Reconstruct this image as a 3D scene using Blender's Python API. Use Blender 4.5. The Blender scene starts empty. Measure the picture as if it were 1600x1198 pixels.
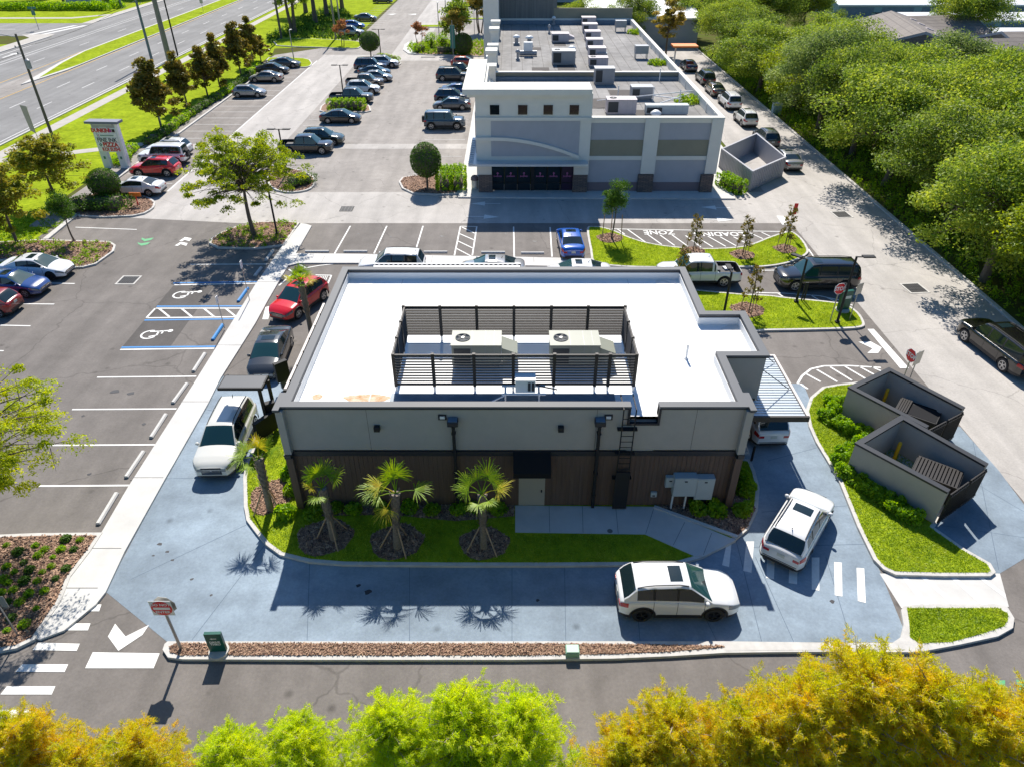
import bpy, bmesh, math, random
import numpy as np
from mathutils import Vector, Matrix
random.seed(7); RNG = np.random.default_rng(7)
PI = math.pi
scene = bpy.context.scene
COL = scene.collection

# ------------------------------------------------------------------ survey: pixel of the photograph -> place in the world
F_, CX, CY, CAMH = 1110.0, 800.0, 599.0, 23.0
TH = math.atan(770 / 1110.0); CT, ST = math.cos(TH), math.sin(TH)
def G(x, y, z=0.0):
    v = (y - CY) / F_; u = (x - CX) / F_
    t = (CAMH - z) / (ST + v * CT)
    return (u * t, (CT - v * ST) * t)
def FY(px, py, Y):
    v = (py - CY) / F_; u = (px - CX) / F_
    t = Y / (CT - v * ST)
    return (u * t, Y, CAMH - t * (ST + v * CT))
def HH(bx, by, ty, z0=0.0):
    return FY(bx, ty, G(bx, by, z0)[1])[2]

# ------------------------------------------------------------------ materials
def _sock(n, *names):
    for k in names:
        if k in n.inputs: return n.inputs[k]
def mat(name, col, rough=0.8, metal=0.0, var=0.0, scale=3.0, col2=None, spec=None, bump=0.0, bscale=60.0, coat=0.0, detail=6.0,
        stretch=None, var2=0.0, scale2=0.25, emit=None):
    m = bpy.data.materials.new(name); m.use_nodes = True
    nt = m.node_tree; N = nt.nodes; Lk = nt.links
    b = N['Principled BSDF']
    b.inputs['Roughness'].default_value = rough; b.inputs['Metallic'].default_value = metal
    if spec is not None: _sock(b, 'Specular IOR Level', 'Specular').default_value = spec
    if coat: _sock(b, 'Coat Weight', 'Clearcoat').default_value = coat
    b.inputs['Base Color'].default_value = (*col, 1)
    m.diffuse_color = (*col, 1)
    if var or col2 or bump or var2:
        tc = N.new('ShaderNodeTexCoord'); src = tc.outputs['Object']
        if stretch:
            mp = N.new('ShaderNodeMapping'); mp.inputs['Scale'].default_value = stretch
            Lk.new(src, mp.inputs['Vector']); src = mp.outputs['Vector']
    if var or col2:
        no = N.new('ShaderNodeTexNoise'); no.inputs['Scale'].default_value = scale; no.inputs['Detail'].default_value = detail
        no.inputs['Roughness'].default_value = 0.65
        Lk.new(src, no.inputs['Vector'])
        rp = N.new('ShaderNodeValToRGB')
        c2 = col2 if col2 else tuple(min(1, c * (1 + var)) for c in col)
        c1 = col if col2 else tuple(c * (1 - var) for c in col)
        rp.color_ramp.elements[0].position = 0.32; rp.color_ramp.elements[0].color = (*c1, 1)
        rp.color_ramp.elements[1].position = 0.68; rp.color_ramp.elements[1].color = (*c2, 1)
        Lk.new(no.outputs['Fac'], rp.inputs['Fac']); out = rp.outputs['Color']
        if var2:
            n2 = N.new('ShaderNodeTexNoise'); n2.inputs['Scale'].default_value = scale2; n2.inputs['Detail'].default_value = 5
            Lk.new(src, n2.inputs['Vector'])
            mr = N.new('ShaderNodeMapRange'); mr.inputs[1].default_value = .3; mr.inputs[2].default_value = .7
            mr.inputs[3].default_value = 1 - var2; mr.inputs[4].default_value = 1 + var2
            Lk.new(n2.outputs['Fac'], mr.inputs[0])
            vm = N.new('ShaderNodeVectorMath'); vm.operation = 'SCALE'
            Lk.new(out, vm.inputs[0]); Lk.new(mr.outputs[0], vm.inputs['Scale']); out = vm.outputs[0]
        Lk.new(out, b.inputs['Base Color'])
    if bump:
        nb = N.new('ShaderNodeTexNoise'); nb.inputs['Scale'].default_value = bscale; nb.inputs['Detail'].default_value = 4
        Lk.new(src, nb.inputs['Vector'])
        bp = N.new('ShaderNodeBump'); bp.inputs['Strength'].default_value = bump; bp.inputs['Distance'].default_value = 0.03
        Lk.new(nb.outputs['Fac'], bp.inputs['Height']); Lk.new(bp.outputs['Normal'], b.inputs['Normal'])
    if emit:
        _sock(b, 'Emission Color', 'Emission').default_value = (*emit[0], 1); b.inputs['Emission Strength'].default_value = emit[1]
    return m
def leafmat(name, cols, trans=0.45, rough=0.5, nscale=0.5):
    """leaf: random colour for each leaf, colour patches through the crown, light passes through"""
    m = bpy.data.materials.new(name); m.use_nodes = True
    nt = m.node_tree; N = nt.nodes; Lk = nt.links
    for n in list(N): N.remove(n)
    out = N.new('ShaderNodeOutputMaterial')
    geo = N.new('ShaderNodeNewGeometry'); tc = N.new('ShaderNodeTexCoord')
    no = N.new('ShaderNodeTexNoise'); no.inputs['Scale'].default_value = nscale; no.inputs['Detail'].default_value = 3
    Lk.new(tc.outputs['Object'], no.inputs['Vector'])
    mx = N.new('ShaderNodeMath'); mx.operation = 'MULTIPLY_ADD'; mx.inputs[1].default_value = 0.5
    Lk.new(geo.outputs['Random Per Island'], mx.inputs[0])
    ms = N.new('ShaderNodeMath'); ms.operation = 'MULTIPLY_ADD'; ms.inputs[1].default_value = 1.3; ms.inputs[2].default_value = -0.4
    Lk.new(no.outputs['Fac'], ms.inputs[0]); Lk.new(ms.outputs[0], mx.inputs[2])
    rp = N.new('ShaderNodeValToRGB'); cr = rp.color_ramp
    while len(cr.elements) < len(cols): cr.elements.new(0.5)
    for i, c in enumerate(cols):
        cr.elements[i].position = i / (len(cols) - 1) if len(cols) > 1 else 0; cr.elements[i].color = (*c, 1)
    Lk.new(mx.outputs[0], rp.inputs['Fac'])
    d = N.new('ShaderNodeBsdfDiffuse'); t = N.new('ShaderNodeBsdfTranslucent'); g = N.new('ShaderNodeBsdfGlossy')
    g.inputs['Roughness'].default_value = rough; g.inputs['Color'].default_value = (.9, .95, .8, 1)
    Lk.new(rp.outputs['Color'], d.inputs['Color'])
    hs = N.new('ShaderNodeHueSaturation'); hs.inputs['Saturation'].default_value = 1.05; hs.inputs['Value'].default_value = 1.5
    hs.inputs['Hue'].default_value = 0.49
    Lk.new(rp.outputs['Color'], hs.inputs['Color']); Lk.new(hs.outputs['Color'], t.inputs['Color'])
    a = N.new('ShaderNodeMixShader'); a.inputs[0].default_value = trans
    Lk.new(d.outputs[0], a.inputs[1]); Lk.new(t.outputs[0], a.inputs[2])
    b2 = N.new('ShaderNodeMixShader'); b2.inputs[0].default_value = 0.025
    Lk.new(a.outputs[0], b2.inputs[1]); Lk.new(g.outputs[0], b2.inputs[2]); Lk.new(b2.outputs[0], out.inputs['Surface'])
    return m
def asphalt(name, base, crack=0.0, var=.10, tint=None, big=.12, streak=None):
    """worn paving: fine aggregate, cloudy wear, hairline cracks and spots of oil"""
    m = mat(name, base, rough=.9, var=var, scale=.9, var2=big, scale2=.12, bump=.25, bscale=45, spec=.25)
    nt = m.node_tree; N = nt.nodes; Lk = nt.links; b = N['Principled BSDF']
    src = b.inputs['Base Color'].links[0].from_socket; tc = [n for n in N if n.type == 'TEX_COORD'][0].outputs['Object']
    fine = N.new('ShaderNodeTexNoise'); fine.inputs['Scale'].default_value = 9; fine.inputs['Detail'].default_value = 9; fine.inputs['Roughness'].default_value = .8
    Lk.new(tc, fine.inputs['Vector'])
    mr = N.new('ShaderNodeMapRange'); mr.inputs[1].default_value = .3; mr.inputs[2].default_value = .7; mr.inputs[3].default_value = .84; mr.inputs[4].default_value = 1.16
    Lk.new(fine.outputs['Fac'], mr.inputs[0])
    s = N.new('ShaderNodeVectorMath'); s.operation = 'SCALE'; Lk.new(src, s.inputs[0]); Lk.new(mr.outputs[0], s.inputs['Scale']); cur = s.outputs[0]
    st = N.new('ShaderNodeTexNoise'); st.inputs['Scale'].default_value = 1.0; st.inputs['Detail'].default_value = 4
    mp = N.new('ShaderNodeMapping'); mp.inputs['Scale'].default_value = streak or (.9, .12, 1)
    Lk.new(tc, mp.inputs['Vector']); Lk.new(mp.outputs[0], st.inputs['Vector'])
    mr2 = N.new('ShaderNodeMapRange'); mr2.inputs[1].default_value = .35; mr2.inputs[2].default_value = .7; mr2.inputs[3].default_value = .9; mr2.inputs[4].default_value = 1.12
    Lk.new(st.outputs['Fac'], mr2.inputs[0])
    s2 = N.new('ShaderNodeVectorMath'); s2.operation = 'SCALE'; Lk.new(cur, s2.inputs[0]); Lk.new(mr2.outputs[0], s2.inputs['Scale']); cur = s2.outputs[0]
    # spots
    vo = N.new('ShaderNodeTexVoronoi'); vo.inputs['Scale'].default_value = .55; Lk.new(tc, vo.inputs['Vector'])
    mr3 = N.new('ShaderNodeMapRange'); mr3.inputs[1].default_value = .03; mr3.inputs[2].default_value = .12; mr3.inputs[3].default_value = .62; mr3.inputs[4].default_value = 1
    Lk.new(vo.outputs['Distance'], mr3.inputs[0])
    s3 = N.new('ShaderNodeVectorMath'); s3.operation = 'SCALE'; Lk.new(cur, s3.inputs[0]); Lk.new(mr3.outputs[0], s3.inputs['Scale']); cur = s3.outputs[0]
    if crack:
        v = N.new('ShaderNodeTexVoronoi'); v.feature = 'DISTANCE_TO_EDGE'; v.inputs['Scale'].default_value = crack
        wn = N.new('ShaderNodeTexNoise'); wn.inputs['Scale'].default_value = .8; wn.inputs['Detail'].default_value = 5
        ad = N.new('ShaderNodeVectorMath'); ad.operation = 'ADD'; Lk.new(tc, wn.inputs['Vector']); Lk.new(tc, ad.inputs[0]); Lk.new(wn.outputs['Color'], ad.inputs[1])
        Lk.new(ad.outputs[0], v.inputs['Vector'])
        mr4 = N.new('ShaderNodeMapRange'); mr4.inputs[1].default_value = .001; mr4.inputs[2].default_value = .006; mr4.inputs[3].default_value = .75; mr4.inputs[4].default_value = 1
        Lk.new(v.outputs['Distance'], mr4.inputs[0])
        s4 = N.new('ShaderNodeVectorMath'); s4.operation = 'SCALE'; Lk.new(cur, s4.inputs[0]); Lk.new(mr4.outputs[0], s4.inputs['Scale']); cur = s4.outputs[0]
    Lk.new(cur, b.inputs['Base Color'])
    return m
def bricky(name, c1, c2, mortar, sx=.6, sy=.2, rough=.85, msize=.02):
    m = mat(name, c1, rough=rough, bump=.3, bscale=20)
    nt = m.node_tree; N = nt.nodes; Lk = nt.links
    tc = [n for n in N if n.type == 'TEX_COORD'][0]
    sep = N.new('ShaderNodeSeparateXYZ'); Lk.new(tc.outputs['Object'], sep.inputs[0])
    ad = N.new('ShaderNodeMath'); Lk.new(sep.outputs['X'], ad.inputs[0]); Lk.new(sep.outputs['Y'], ad.inputs[1])
    cb = N.new('ShaderNodeCombineXYZ'); Lk.new(ad.outputs[0], cb.inputs['X']); Lk.new(sep.outputs['Z'], cb.inputs['Y'])
    br = N.new('ShaderNodeTexBrick'); br.inputs['Scale'].default_value = 1; br.inputs['Brick Width'].default_value = sx; br.inputs['Row Height'].default_value = sy
    br.inputs['Color1'].default_value = (*c1, 1); br.inputs['Color2'].default_value = (*c2, 1); br.inputs['Mortar'].default_value = (*mortar, 1)
    br.inputs['Mortar Size'].default_value = msize
    Lk.new(cb.outputs[0], br.inputs['Vector']); Lk.new(br.outputs['Color'], N['Principled BSDF'].inputs['Base Color'])
    return m

M = {}
M['asphalt'] = asphalt('new asphalt', (.175, .158, .145), crack=.10)
M['asphalt_dark'] = asphalt('fresh asphalt', (.105, .096, .09))
M['pale'] = asphalt('pale worn asphalt', (.425, .398, .372), crack=.15, var=.06, big=.07)
M['lot'] = asphalt('old parking asphalt', (.295, .27, .248), crack=.2, var=.10)
M['stall'] = asphalt('stall asphalt', (.235, .212, .193), crack=.2, var=.1)
M['road'] = asphalt('arterial asphalt', (.22, .215, .21), var=.06, streak=(.9, .04, 1))
M['blue'] = asphalt('blue grey concrete', (.235, .29, .345), var=.14, big=.26, streak=(.25, .6, 1), crack=0)
M['joint'] = mat('joint filler', (.10, .14, .19), rough=.9)
M['track'] = mat('tyre worn blue concrete', (.255, .305, .355), rough=.8, col2=(.225, .28, .335), scale=.8, stretch=(1, 1, 1))
M['oil'] = mat('oil drip', (.03, .03, .035), rough=.6)
M['seam'] = mat('membrane seam', (.60, .61, .62), rough=.7, var=.05, scale=3)
M['pond'] = mat('ponding stain', (.62, .60, .56), rough=.6, col2=(.76, .75, .73), scale=1.5)
M['jointd'] = mat('dark joint', (.16, .155, .15), rough=.9)
M['conc'] = mat('white concrete', (.56, .545, .52), rough=.85, var=.07, scale=1.2, var2=.06, bump=.1, bscale=30)
M['kerb'] = mat('kerb concrete', (.52, .50, .47), rough=.85, var=.12, scale=2.5, bump=.15, bscale=30)
M['walkold'] = mat('weathered sidewalk', (.42, .39, .35), rough=.9, var=.1, scale=1)
M['dirt'] = mat('leaf litter soil', (.10, .075, .035), rough=1, spec=.02, col2=(.09, .13, .02), scale=.35, bump=.5, bscale=6)
M['lawn'] = mat('lawn', (.17, .24, .012), rough=1, spec=.02, col2=(.33, .40, .018), scale=2.2, detail=9, var2=.2, scale2=.5, bump=.6, bscale=25)
M['blade'] = leafmat('grass blades', [(.13, .22, .012), (.24, .36, .014), (.34, .44, .02), (.42, .42, .07)], trans=.35, nscale=1.1)
M['mulch'] = mat('mulch', (.16, .09, .06), rough=.95, col2=(.36, .22, .15), scale=22, bump=.8, bscale=30, var2=.2, scale2=2)
M['chipA'] = mat('wood chip pale', (.42, .27, .18), rough=.9, var=.3, scale=8)
M['chipB'] = mat('wood chip brown', (.20, .11, .075), rough=.9, var=.3, scale=8)
M['chipC'] = mat('wood chip dark', (.07, .045, .035), rough=.9)
M['white_paint'] = mat('road marking white', (.74, .73, .70), rough=.7, var=.08, scale=5)
M['old_paint'] = mat('worn marking white', (.60, .59, .57), rough=.8, var=.12, scale=2)
M['yellow_paint'] = mat('marking yellow', (.62, .36, .05), rough=.7, var=.1, scale=3)
M['blue_paint'] = mat('marking blue', (.02, .20, .50), rough=.6, var=.1, scale=5)
M['green_paint'] = mat('marking green', (.10, .36, .16), rough=.7)
M['roofw'] = mat('white roof membrane', (.80, .80, .79), rough=.6, var=.02, scale=.6)
M['capg'] = mat('grey metal coping', (.085, .09, .10), rough=.6)
M['capd'] = mat('dark trim', (.022, .024, .03), rough=.5)
M['stucco'] = mat('warm grey stucco', (.43, .39, .345), rough=.9, var=.04, scale=2, bump=.12, bscale=60)
M['siding'] = mat('brown siding', (.13, .084, .064), rough=.75, var=.2, scale=2.0, stretch=(7, 7, .2))
M['steel'] = mat('dark bronze metal', (.032, .028, .026), rough=.55, metal=.2)
M['black'] = mat('black metal', (.012, .012, .014), rough=.7)
M['blackfab'] = mat('black canvas', (.006, .006, .008), rough=.95)
M['rtu'] = mat('beige sheet metal', (.27, .28, .225), rough=.5, var=.03, scale=1)
M['rtug'] = mat('grey sheet metal', (.30, .31, .33), rough=.45, metal=.2, var=.05, scale=2)
M['rtup'] = mat('faded pinkish sheet metal', (.50, .44, .45), rough=.55, var=.06, scale=2)
M['white'] = mat('white enamel', (.78, .78, .77), rough=.4)
M['grille'] = mat('dark grille', (.03, .035, .04), rough=.5)
M['door'] = mat('tan door paint', (.40, .36, .30), rough=.5)
M['cabinet'] = mat('pale cabinet grey', (.46, .50, .50), rough=.45)
M['slat'] = mat('pale canopy slats', (.55, .60, .64), rough=.35, metal=.3)
M['cream'] = mat('cream stucco', (.74, .71, .64), rough=.9, var=.03, scale=1)
M['bluewall'] = mat('pale grey stucco', (.42, .42, .45), rough=.9, var=.04, scale=1)
M['olive'] = mat('olive stucco', (.28, .26, .19), rough=.9, var=.05, scale=1)
M['mauve'] = mat('mauve stucco', (.20, .16, .17), rough=.9)
M['stone'] = bricky('ledge stone', (.24, .17, .14), (.12, .10, .10), (.05, .045, .04), .5, .12)
M['tar'] = asphalt('tar roof', (.25, .24, .23), crack=0, var=.16, big=.2)
M['tard'] = mat('dark roof patch', (.07, .06, .055), rough=.9, var=.2, scale=2)
M['bluegrey'] = mat('blue grey flashing and screen shadow', (.13, .19, .25), rough=.5, var=.15, scale=2)
M['shopglass'] = mat('dark shop glass', (.008, .014, .018), rough=.06, spec=.7)
M['purple'] = mat('purple poster', (.018, .005, .035), rough=.4)
M['pink'] = mat('pink lettering', (.42, .13, .30), rough=.5)
M['shingle'] = bricky('shingles', (.22, .19, .165), (.17, .145, .13), (.12, .10, .09), .5, .3)
M['bark'] = mat('bark', (.14, .11, .085), rough=.95, var=.3, scale=8, bump=.6, bscale=20, stretch=(1, 1, .3))
M['barkp'] = mat('pale bark', (.33, .28, .22), rough=.9, var=.2, scale=6)
M['wood'] = mat('raw timber', (.40, .27, .17), rough=.85, var=.15, scale=10)
M['pole'] = mat('weathered wood pole', (.115, .10, .085), rough=.9, var=.2, scale=4, stretch=(3, 3, .3))
M['concpole'] = mat('concrete pole', (.24, .22, .19), rough=.85, var=.1, scale=3)
M['steelpole'] = mat('galvanised steel', (.36, .36, .36), rough=.4, metal=.7)
M['bluesteel'] = mat('blue grey steel pole', (.12, .17, .19), rough=.5, metal=.3)
M['red'] = mat('sign red', (.80, .012, .020), rough=.35)
M['signwhite'] = mat('sign white', (.86, .86, .86), rough=.4)
M['signgreen'] = mat('sign dark green', (.0, .085, .06), rough=.35)
M['signback'] = mat('sign back aluminium', (.42, .41, .37), rough=.4, metal=.5)
M['signgrey'] = mat('sign face pale grey', (.66, .70, .72), rough=.5)
M['signcap'] = mat('sign roof slate', (.17, .18, .23), rough=.6)
M['ink'] = mat('ink black', (.02, .025, .03), rough=.5)
M['inkred'] = mat('letter red', (.62, .02, .03), rough=.5)
M['inkgreen'] = mat('letter green', (.05, .20, .15), rough=.5)
M['inkmag'] = mat('letter magenta', (.45, .06, .30), rough=.5)
M['orange'] = mat('orange awning', (.80, .20, .02), rough=.6)
M['teal'] = mat('blue shade sail', (.10, .42, .62), rough=.6)
M['yellow'] = mat('bollard yellow', (.72, .42, .01), rough=.45)
M['tyre'] = mat('tyre rubber', (.018, .018, .019), rough=.85)
M['rim'] = mat('alloy rim', (.55, .55, .56), rough=.3, metal=.8)
M['rimd'] = mat('dark rim', (.03, .03, .032), rough=.35, metal=.4)
M['trim'] = mat('black plastic trim', (.016, .016, .018), rough=.6)
M['chrome'] = mat('chrome', (.7, .7, .7), rough=.12, metal=1)
M['glass'] = mat('car glass', (.010, .022, .026), rough=.05, spec=.8)
M['glasst'] = mat('windscreen glass', (.018, .06, .065), rough=.05, spec=.8)
M['tail'] = mat('tail lamp red', (.42, .008, .012), rough=.2, coat=.5)
M['lamp'] = mat('headlamp', (.20, .215, .23), rough=.1, metal=.4)
M['plate'] = mat('plate', (.55, .57, .52), rough=.5)
M['fanb'] = mat('fan blades', (.035, .04, .045), rough=.7)
M['fan'] = mat('fan shroud', (.05, .06, .065), rough=.5)
M['lens'] = mat('lit lamp panel', (.8, .8, .75), rough=.3, emit=((1, .93, .8), 1.2))
M['boot'] = mat('palm boots', (.22, .18, .145), rough=.95, var=.3, scale=12, bump=.6, bscale=30)
M['oak'] = leafmat('oak leaves', [(.035, .08, .012), (.10, .17, .022), (.22, .30, .035), (.38, .42, .05)], trans=.5, nscale=.35)
M['oak2'] = leafmat('lighter oak leaves', [(.05, .11, .016), (.14, .23, .026), (.28, .36, .04), (.44, .47, .055)], trans=.5, nscale=.35)
M['oak3'] = leafmat('yellow green leaves', [(.07, .13, .012), (.17, .25, .016), (.31, .38, .02), (.44, .45, .03)], trans=.5, nscale=.4)
M['oak4'] = leafmat('grey green leaves', [(.04, .08, .022), (.10, .16, .04), (.20, .27, .06), (.31, .37, .09)], trans=.45, nscale=.4)
M['elm2'] = leafmat('darker elm leaves', [(.08, .15, .010), (.19, .27, .014), (.36, .43, .018), (.54, .50, .022)], trans=.5, nscale=.45)
M['magn'] = leafmat('magnolia leaves', [(.04, .065, .012), (.13, .13, .02), (.26, .18, .035), (.32, .33, .03)], trans=.4, rough=.3, nscale=.9)
M['elm'] = leafmat('elm leaves', [(.16, .24, .010), (.32, .40, .014), (.50, .54, .016), (.62, .56, .02)], trans=.5, nscale=.5)
M['cypg'] = leafmat('green cypress needles', [(.24, .38, .008), (.46, .60, .012), (.64, .72, .016), (.74, .73, .02)], trans=.6, nscale=.9)
M['cypo'] = leafmat('orange cypress needles', [(.28, .38, .010), (.54, .56, .012), (.72, .58, .016), (.78, .42, .02)], trans=.6, nscale=.8)
M['cypfar'] = leafmat('tawny cypress needles', [(.18, .18, .03), (.34, .28, .05), (.48, .34, .07)], trans=.5, nscale=.5)
M['palm'] = leafmat('palm fronds', [(.08, .19, .010), (.22, .36, .012), (.44, .52, .02)], trans=.5, nscale=1.5)
M['palmy'] = leafmat('yellowing fronds', [(.30, .36, .02), (.50, .48, .03), (.66, .42, .05)], trans=.5, nscale=1.5)
M['hedge'] = leafmat('hedge leaves', [(.06, .17, .008), (.16, .32, .010), (.30, .48, .012), (.44, .58, .015)], trans=.5, nscale=2.0)
M['topiary'] = leafmat('topiary leaves', [(.02, .07, .010), (.06, .14, .012), (.14, .26, .015)], trans=.35, nscale=2.0)
M['red_leaf'] = leafmat('russet leaves', [(.18, .10, .04), (.36, .16, .07), (.46, .26, .08)], trans=.4, nscale=1.5)
M['shade_g'] = leafmat('shade plants', [(.08, .20, .010), (.22, .37, .012), (.40, .52, .015)], trans=.45, nscale=1.2)
M['flagm'] = mat('pink and white banner', (.7, .62, .66), rough=.7, col2=(.5, .15, .3), scale=4)
M['shed'] = mat('white shed roof', (.72, .72, .72), rough=.5, var=.03, scale=.3)
M['shedwall'] = mat('teal shed wall', (.22, .34, .38), rough=.6)
M['greywall'] = mat('blue grey warehouse wall', (.38, .42, .45), rough=.8, var=.03, scale=.3)
M['darkwall'] = mat('ribbed grey wall', (.17, .17, .16), rough=.8, var=.25, scale=1.2, stretch=(4, 4, .1))
M['rust'] = mat('rust stain', (.42, .20, .05), rough=.8, col2=(.72, .62, .50), scale=3)
M['pinkmem'] = mat('pale trellis', (.62, .56, .52), rough=.6)
PAINT = dict(white=(.74, .74, .74), pearl=(.66, .65, .60), silver=(.36, .36, .36), champagne=(.34, .31, .27), grey=(.12, .125, .13), graphite=(.045, .05, .055),
             black=(.005, .005, .006), red=(.66, .008, .010), darkred=(.26, .016, .018), blue=(.008, .10, .46), navy=(.008, .022, .06), deepblue=(.006, .045, .20),
             green=(.018, .035, .02), steelblue=(.028, .055, .085), tan=(.17, .14, .12), orange=(.50, .07, .02))
for k, c in PAINT.items():
    M['p_' + k] = mat('car paint ' + k, c, rough=.28 if k in ('white', 'pearl') else .18 if k == 'black' else .22, coat=1.0, metal=.35 if k in ('silver', 'champagne', 'grey', 'graphite', 'steelblue', 'tan') else 0)

# ------------------------------------------------------------------ mesh helpers
class MB:
    def __init__(s): s.v = []; s.f = []; s.m = []; s.sm = []
    def add(s, vs, fs, mi=0, smooth=False):
        o = len(s.v); s.v += [tuple(p) for p in vs]
        for f in fs: s.f.append(tuple(i + o for i in f)); s.m.append(mi); s.sm.append(smooth)
    def box(s, x0, x1, y0, y1, z0, z1, mi=0):
        s.add([(x0, y0, z0), (x1, y0, z0), (x1, y1, z0), (x0, y1, z0), (x0, y0, z1), (x1, y0, z1), (x1, y1, z1), (x0, y1, z1)],
              [(0, 3, 2, 1), (4, 5, 6, 7), (0, 1, 5, 4), (1, 2, 6, 5), (2, 3, 7, 6), (3, 0, 4, 7)], mi)
    def cbox(s, c, d, rz=0.0, mi=0, bev=0.0, tilt=None):
        x, y, z = d[0] / 2, d[1] / 2, d[2] / 2
        R = Matrix.Rotation(rz, 3, 'Z')
        if tilt is not None: R = R @ tilt
        if bev:
            b = bev; pts = []
            for zz, k in ((-z, b), (-z + b, 0), (z - b, 0), (z, b)):
                for sx, sy in ((-1, -1), (1, -1), (1, 1), (-1, 1)):
                    pts.append(R @ Vector((sx * (x - k), sy * (y - k), zz)) + Vector(c))
            fs = [(3, 2, 1, 0), (12, 13, 14, 15)]
            for r in range(3):
                for q in range(4):
                    fs.append((r * 4 + q, r * 4 + (q + 1) % 4, r * 4 + 4 + (q + 1) % 4, r * 4 + 4 + q))
            s.add(pts, fs, mi); return
        pts = [R @ Vector((sx * x, sy * y, sz * z)) + Vector(c) for sz in (-1, 1) for sx, sy in ((-1, -1), (1, -1), (1, 1), (-1, 1))]
        s.add(pts, [(0, 3, 2, 1), (4, 5, 6, 7), (0, 1, 5, 4), (1, 2, 6, 5), (2, 3, 7, 6), (3, 0, 4, 7)], mi)
    def prism(s, pts, z0, z1, mi=0, mside=None):
        if area(pts) < 0: pts = pts[::-1]
        n = len(pts)
        s.add([(p[0], p[1], z1) for p in pts], [tuple(range(n))], mi)
        vs = [(p[0], p[1], z0) for p in pts] + [(p[0], p[1], z1) for p in pts]
        s.add(vs, [(i, (i + 1) % n, n + (i + 1) % n, n + i) for i in range(n)], mi if mside is None else mside)
    def flat(s, pts, z, mi=0):
        if area(pts) < 0: pts = pts[::-1]
        s.add([(p[0], p[1], z) for p in pts], [tuple(range(len(pts)))], mi)
    def tube(s, path, r, n=8, mi=0, cap=True):
        path = [Vector(p) for p in path]; rr = r if isinstance(r, (list, tuple)) else [r] * len(path)
        vs = []
        for i, p in enumerate(path):
            d = (path[min(i + 1, len(path) - 1)] - path[max(i - 1, 0)]).normalized()
            a = Vector((0, 0, 1)) if abs(d.z) < .9 else Vector((1, 0, 0))
            u = d.cross(a).normalized(); w = d.cross(u)
            for k in range(n):
                t = 2 * PI * k / n; vs.append(p + (u * math.cos(t) + w * math.sin(t)) * rr[i])
        fs = []
        for i in range(len(path) - 1):
            for k in range(n): fs.append((i * n + k, i * n + (k + 1) % n, (i + 1) * n + (k + 1) % n, (i + 1) * n + k))
        s.add(vs, fs, mi, True)
        if cap: s.add([vs[k] for k in range(n)], [tuple(range(n))[::-1]], mi); s.add(vs[-n:], [tuple(range(n))], mi)
    def cyl(s, c, r, h, n=16, mi=0, r2=None, axis='z'):
        if axis == 'z': p = [(c[0], c[1], c[2]), (c[0], c[1], c[2] + h)]
        elif axis == 'y': p = [(c[0], c[1], c[2]), (c[0], c[1] + h, c[2])]
        else: p = [(c[0], c[1], c[2]), (c[0] + h, c[1], c[2])]
        s.tube(p, [r, r if r2 is None else r2], n, mi)
    def lathe(s, c, prof, n=20, mi=0, axis='z'):
        vs = []
        for r, z in prof:
            for k in range(n):
                t = 2 * PI * k / n; a, b = r * math.cos(t), r * math.sin(t)
                vs.append((c[0] + a, c[1] + b, c[2] + z) if axis == 'z' else (c[0] + a, c[1] + z, c[2] + b))
        fs = []
        for i in range(len(prof) - 1):
            for k in range(n): fs.append((i * n + k, i * n + (k + 1) % n, (i + 1) * n + (k + 1) % n, (i + 1) * n + k))
        s.add(vs, fs, mi, True)
    def build(s, name, mats, parent=None, loc=None, sharp=None, smooth=False):
        if not isinstance(mats, (list, tuple)): mats = [mats]
        me = bpy.data.meshes.new(name); me.from_pydata([tuple(v) for v in s.v], [], s.f)
        for m in mats: me.materials.append(m)
        me.polygons.foreach_set('material_index', s.m)
        me.polygons.foreach_set('use_smooth', [True] * len(s.f) if smooth else s.sm)
        if sharp: me.set_sharp_from_angle(angle=math.radians(sharp))
        me.update()
        return link(name, me, parent, loc)
def area(p): return sum(p[i][0] * p[(i + 1) % len(p)][1] - p[(i + 1) % len(p)][0] * p[i][1] for i in range(len(p))) / 2
def link(name, data, parent=None, loc=None):
    o = bpy.data.objects.new(name, data); COL.objects.link(o)
    if loc is not None: o.location = loc
    if parent is not None: o.parent = parent
    return o
def thing(name, label, cat, loc=(0, 0, 0), rz=0.0, group=None):
    o = link(name, None); o.location = loc; o.rotation_euler = (0, 0, rz); o.empty_display_size = .3
    return tag(o, label, cat, group)
def tag(o, label, cat, group=None):
    o['label'] = label; o['category'] = cat
    if group: o['group'] = group
    return o
def structure(o): o['kind'] = 'structure'; return o
def stuff(o, label=None, cat=None):
    o['kind'] = 'stuff'
    if label: o['label'] = label; o['category'] = cat
    return o
def dup(root, loc=None, rz=None, label=None, scale=None, group=None):
    r = root.copy(); COL.objects.link(r)
    if loc is not None: r.location = loc
    if rz is not None: r.rotation_euler = (0, 0, rz)
    if scale is not None: r.scale = scale if isinstance(scale, (tuple, list)) else (scale,) * 3
    if label: r['label'] = label
    if group: r['group'] = group
    def rec(src, dst):
        for ch in list(src.children):
            c = ch.copy(); COL.objects.link(c); c.parent = dst; rec(ch, c)
    rec(root, r)
    return r
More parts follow.
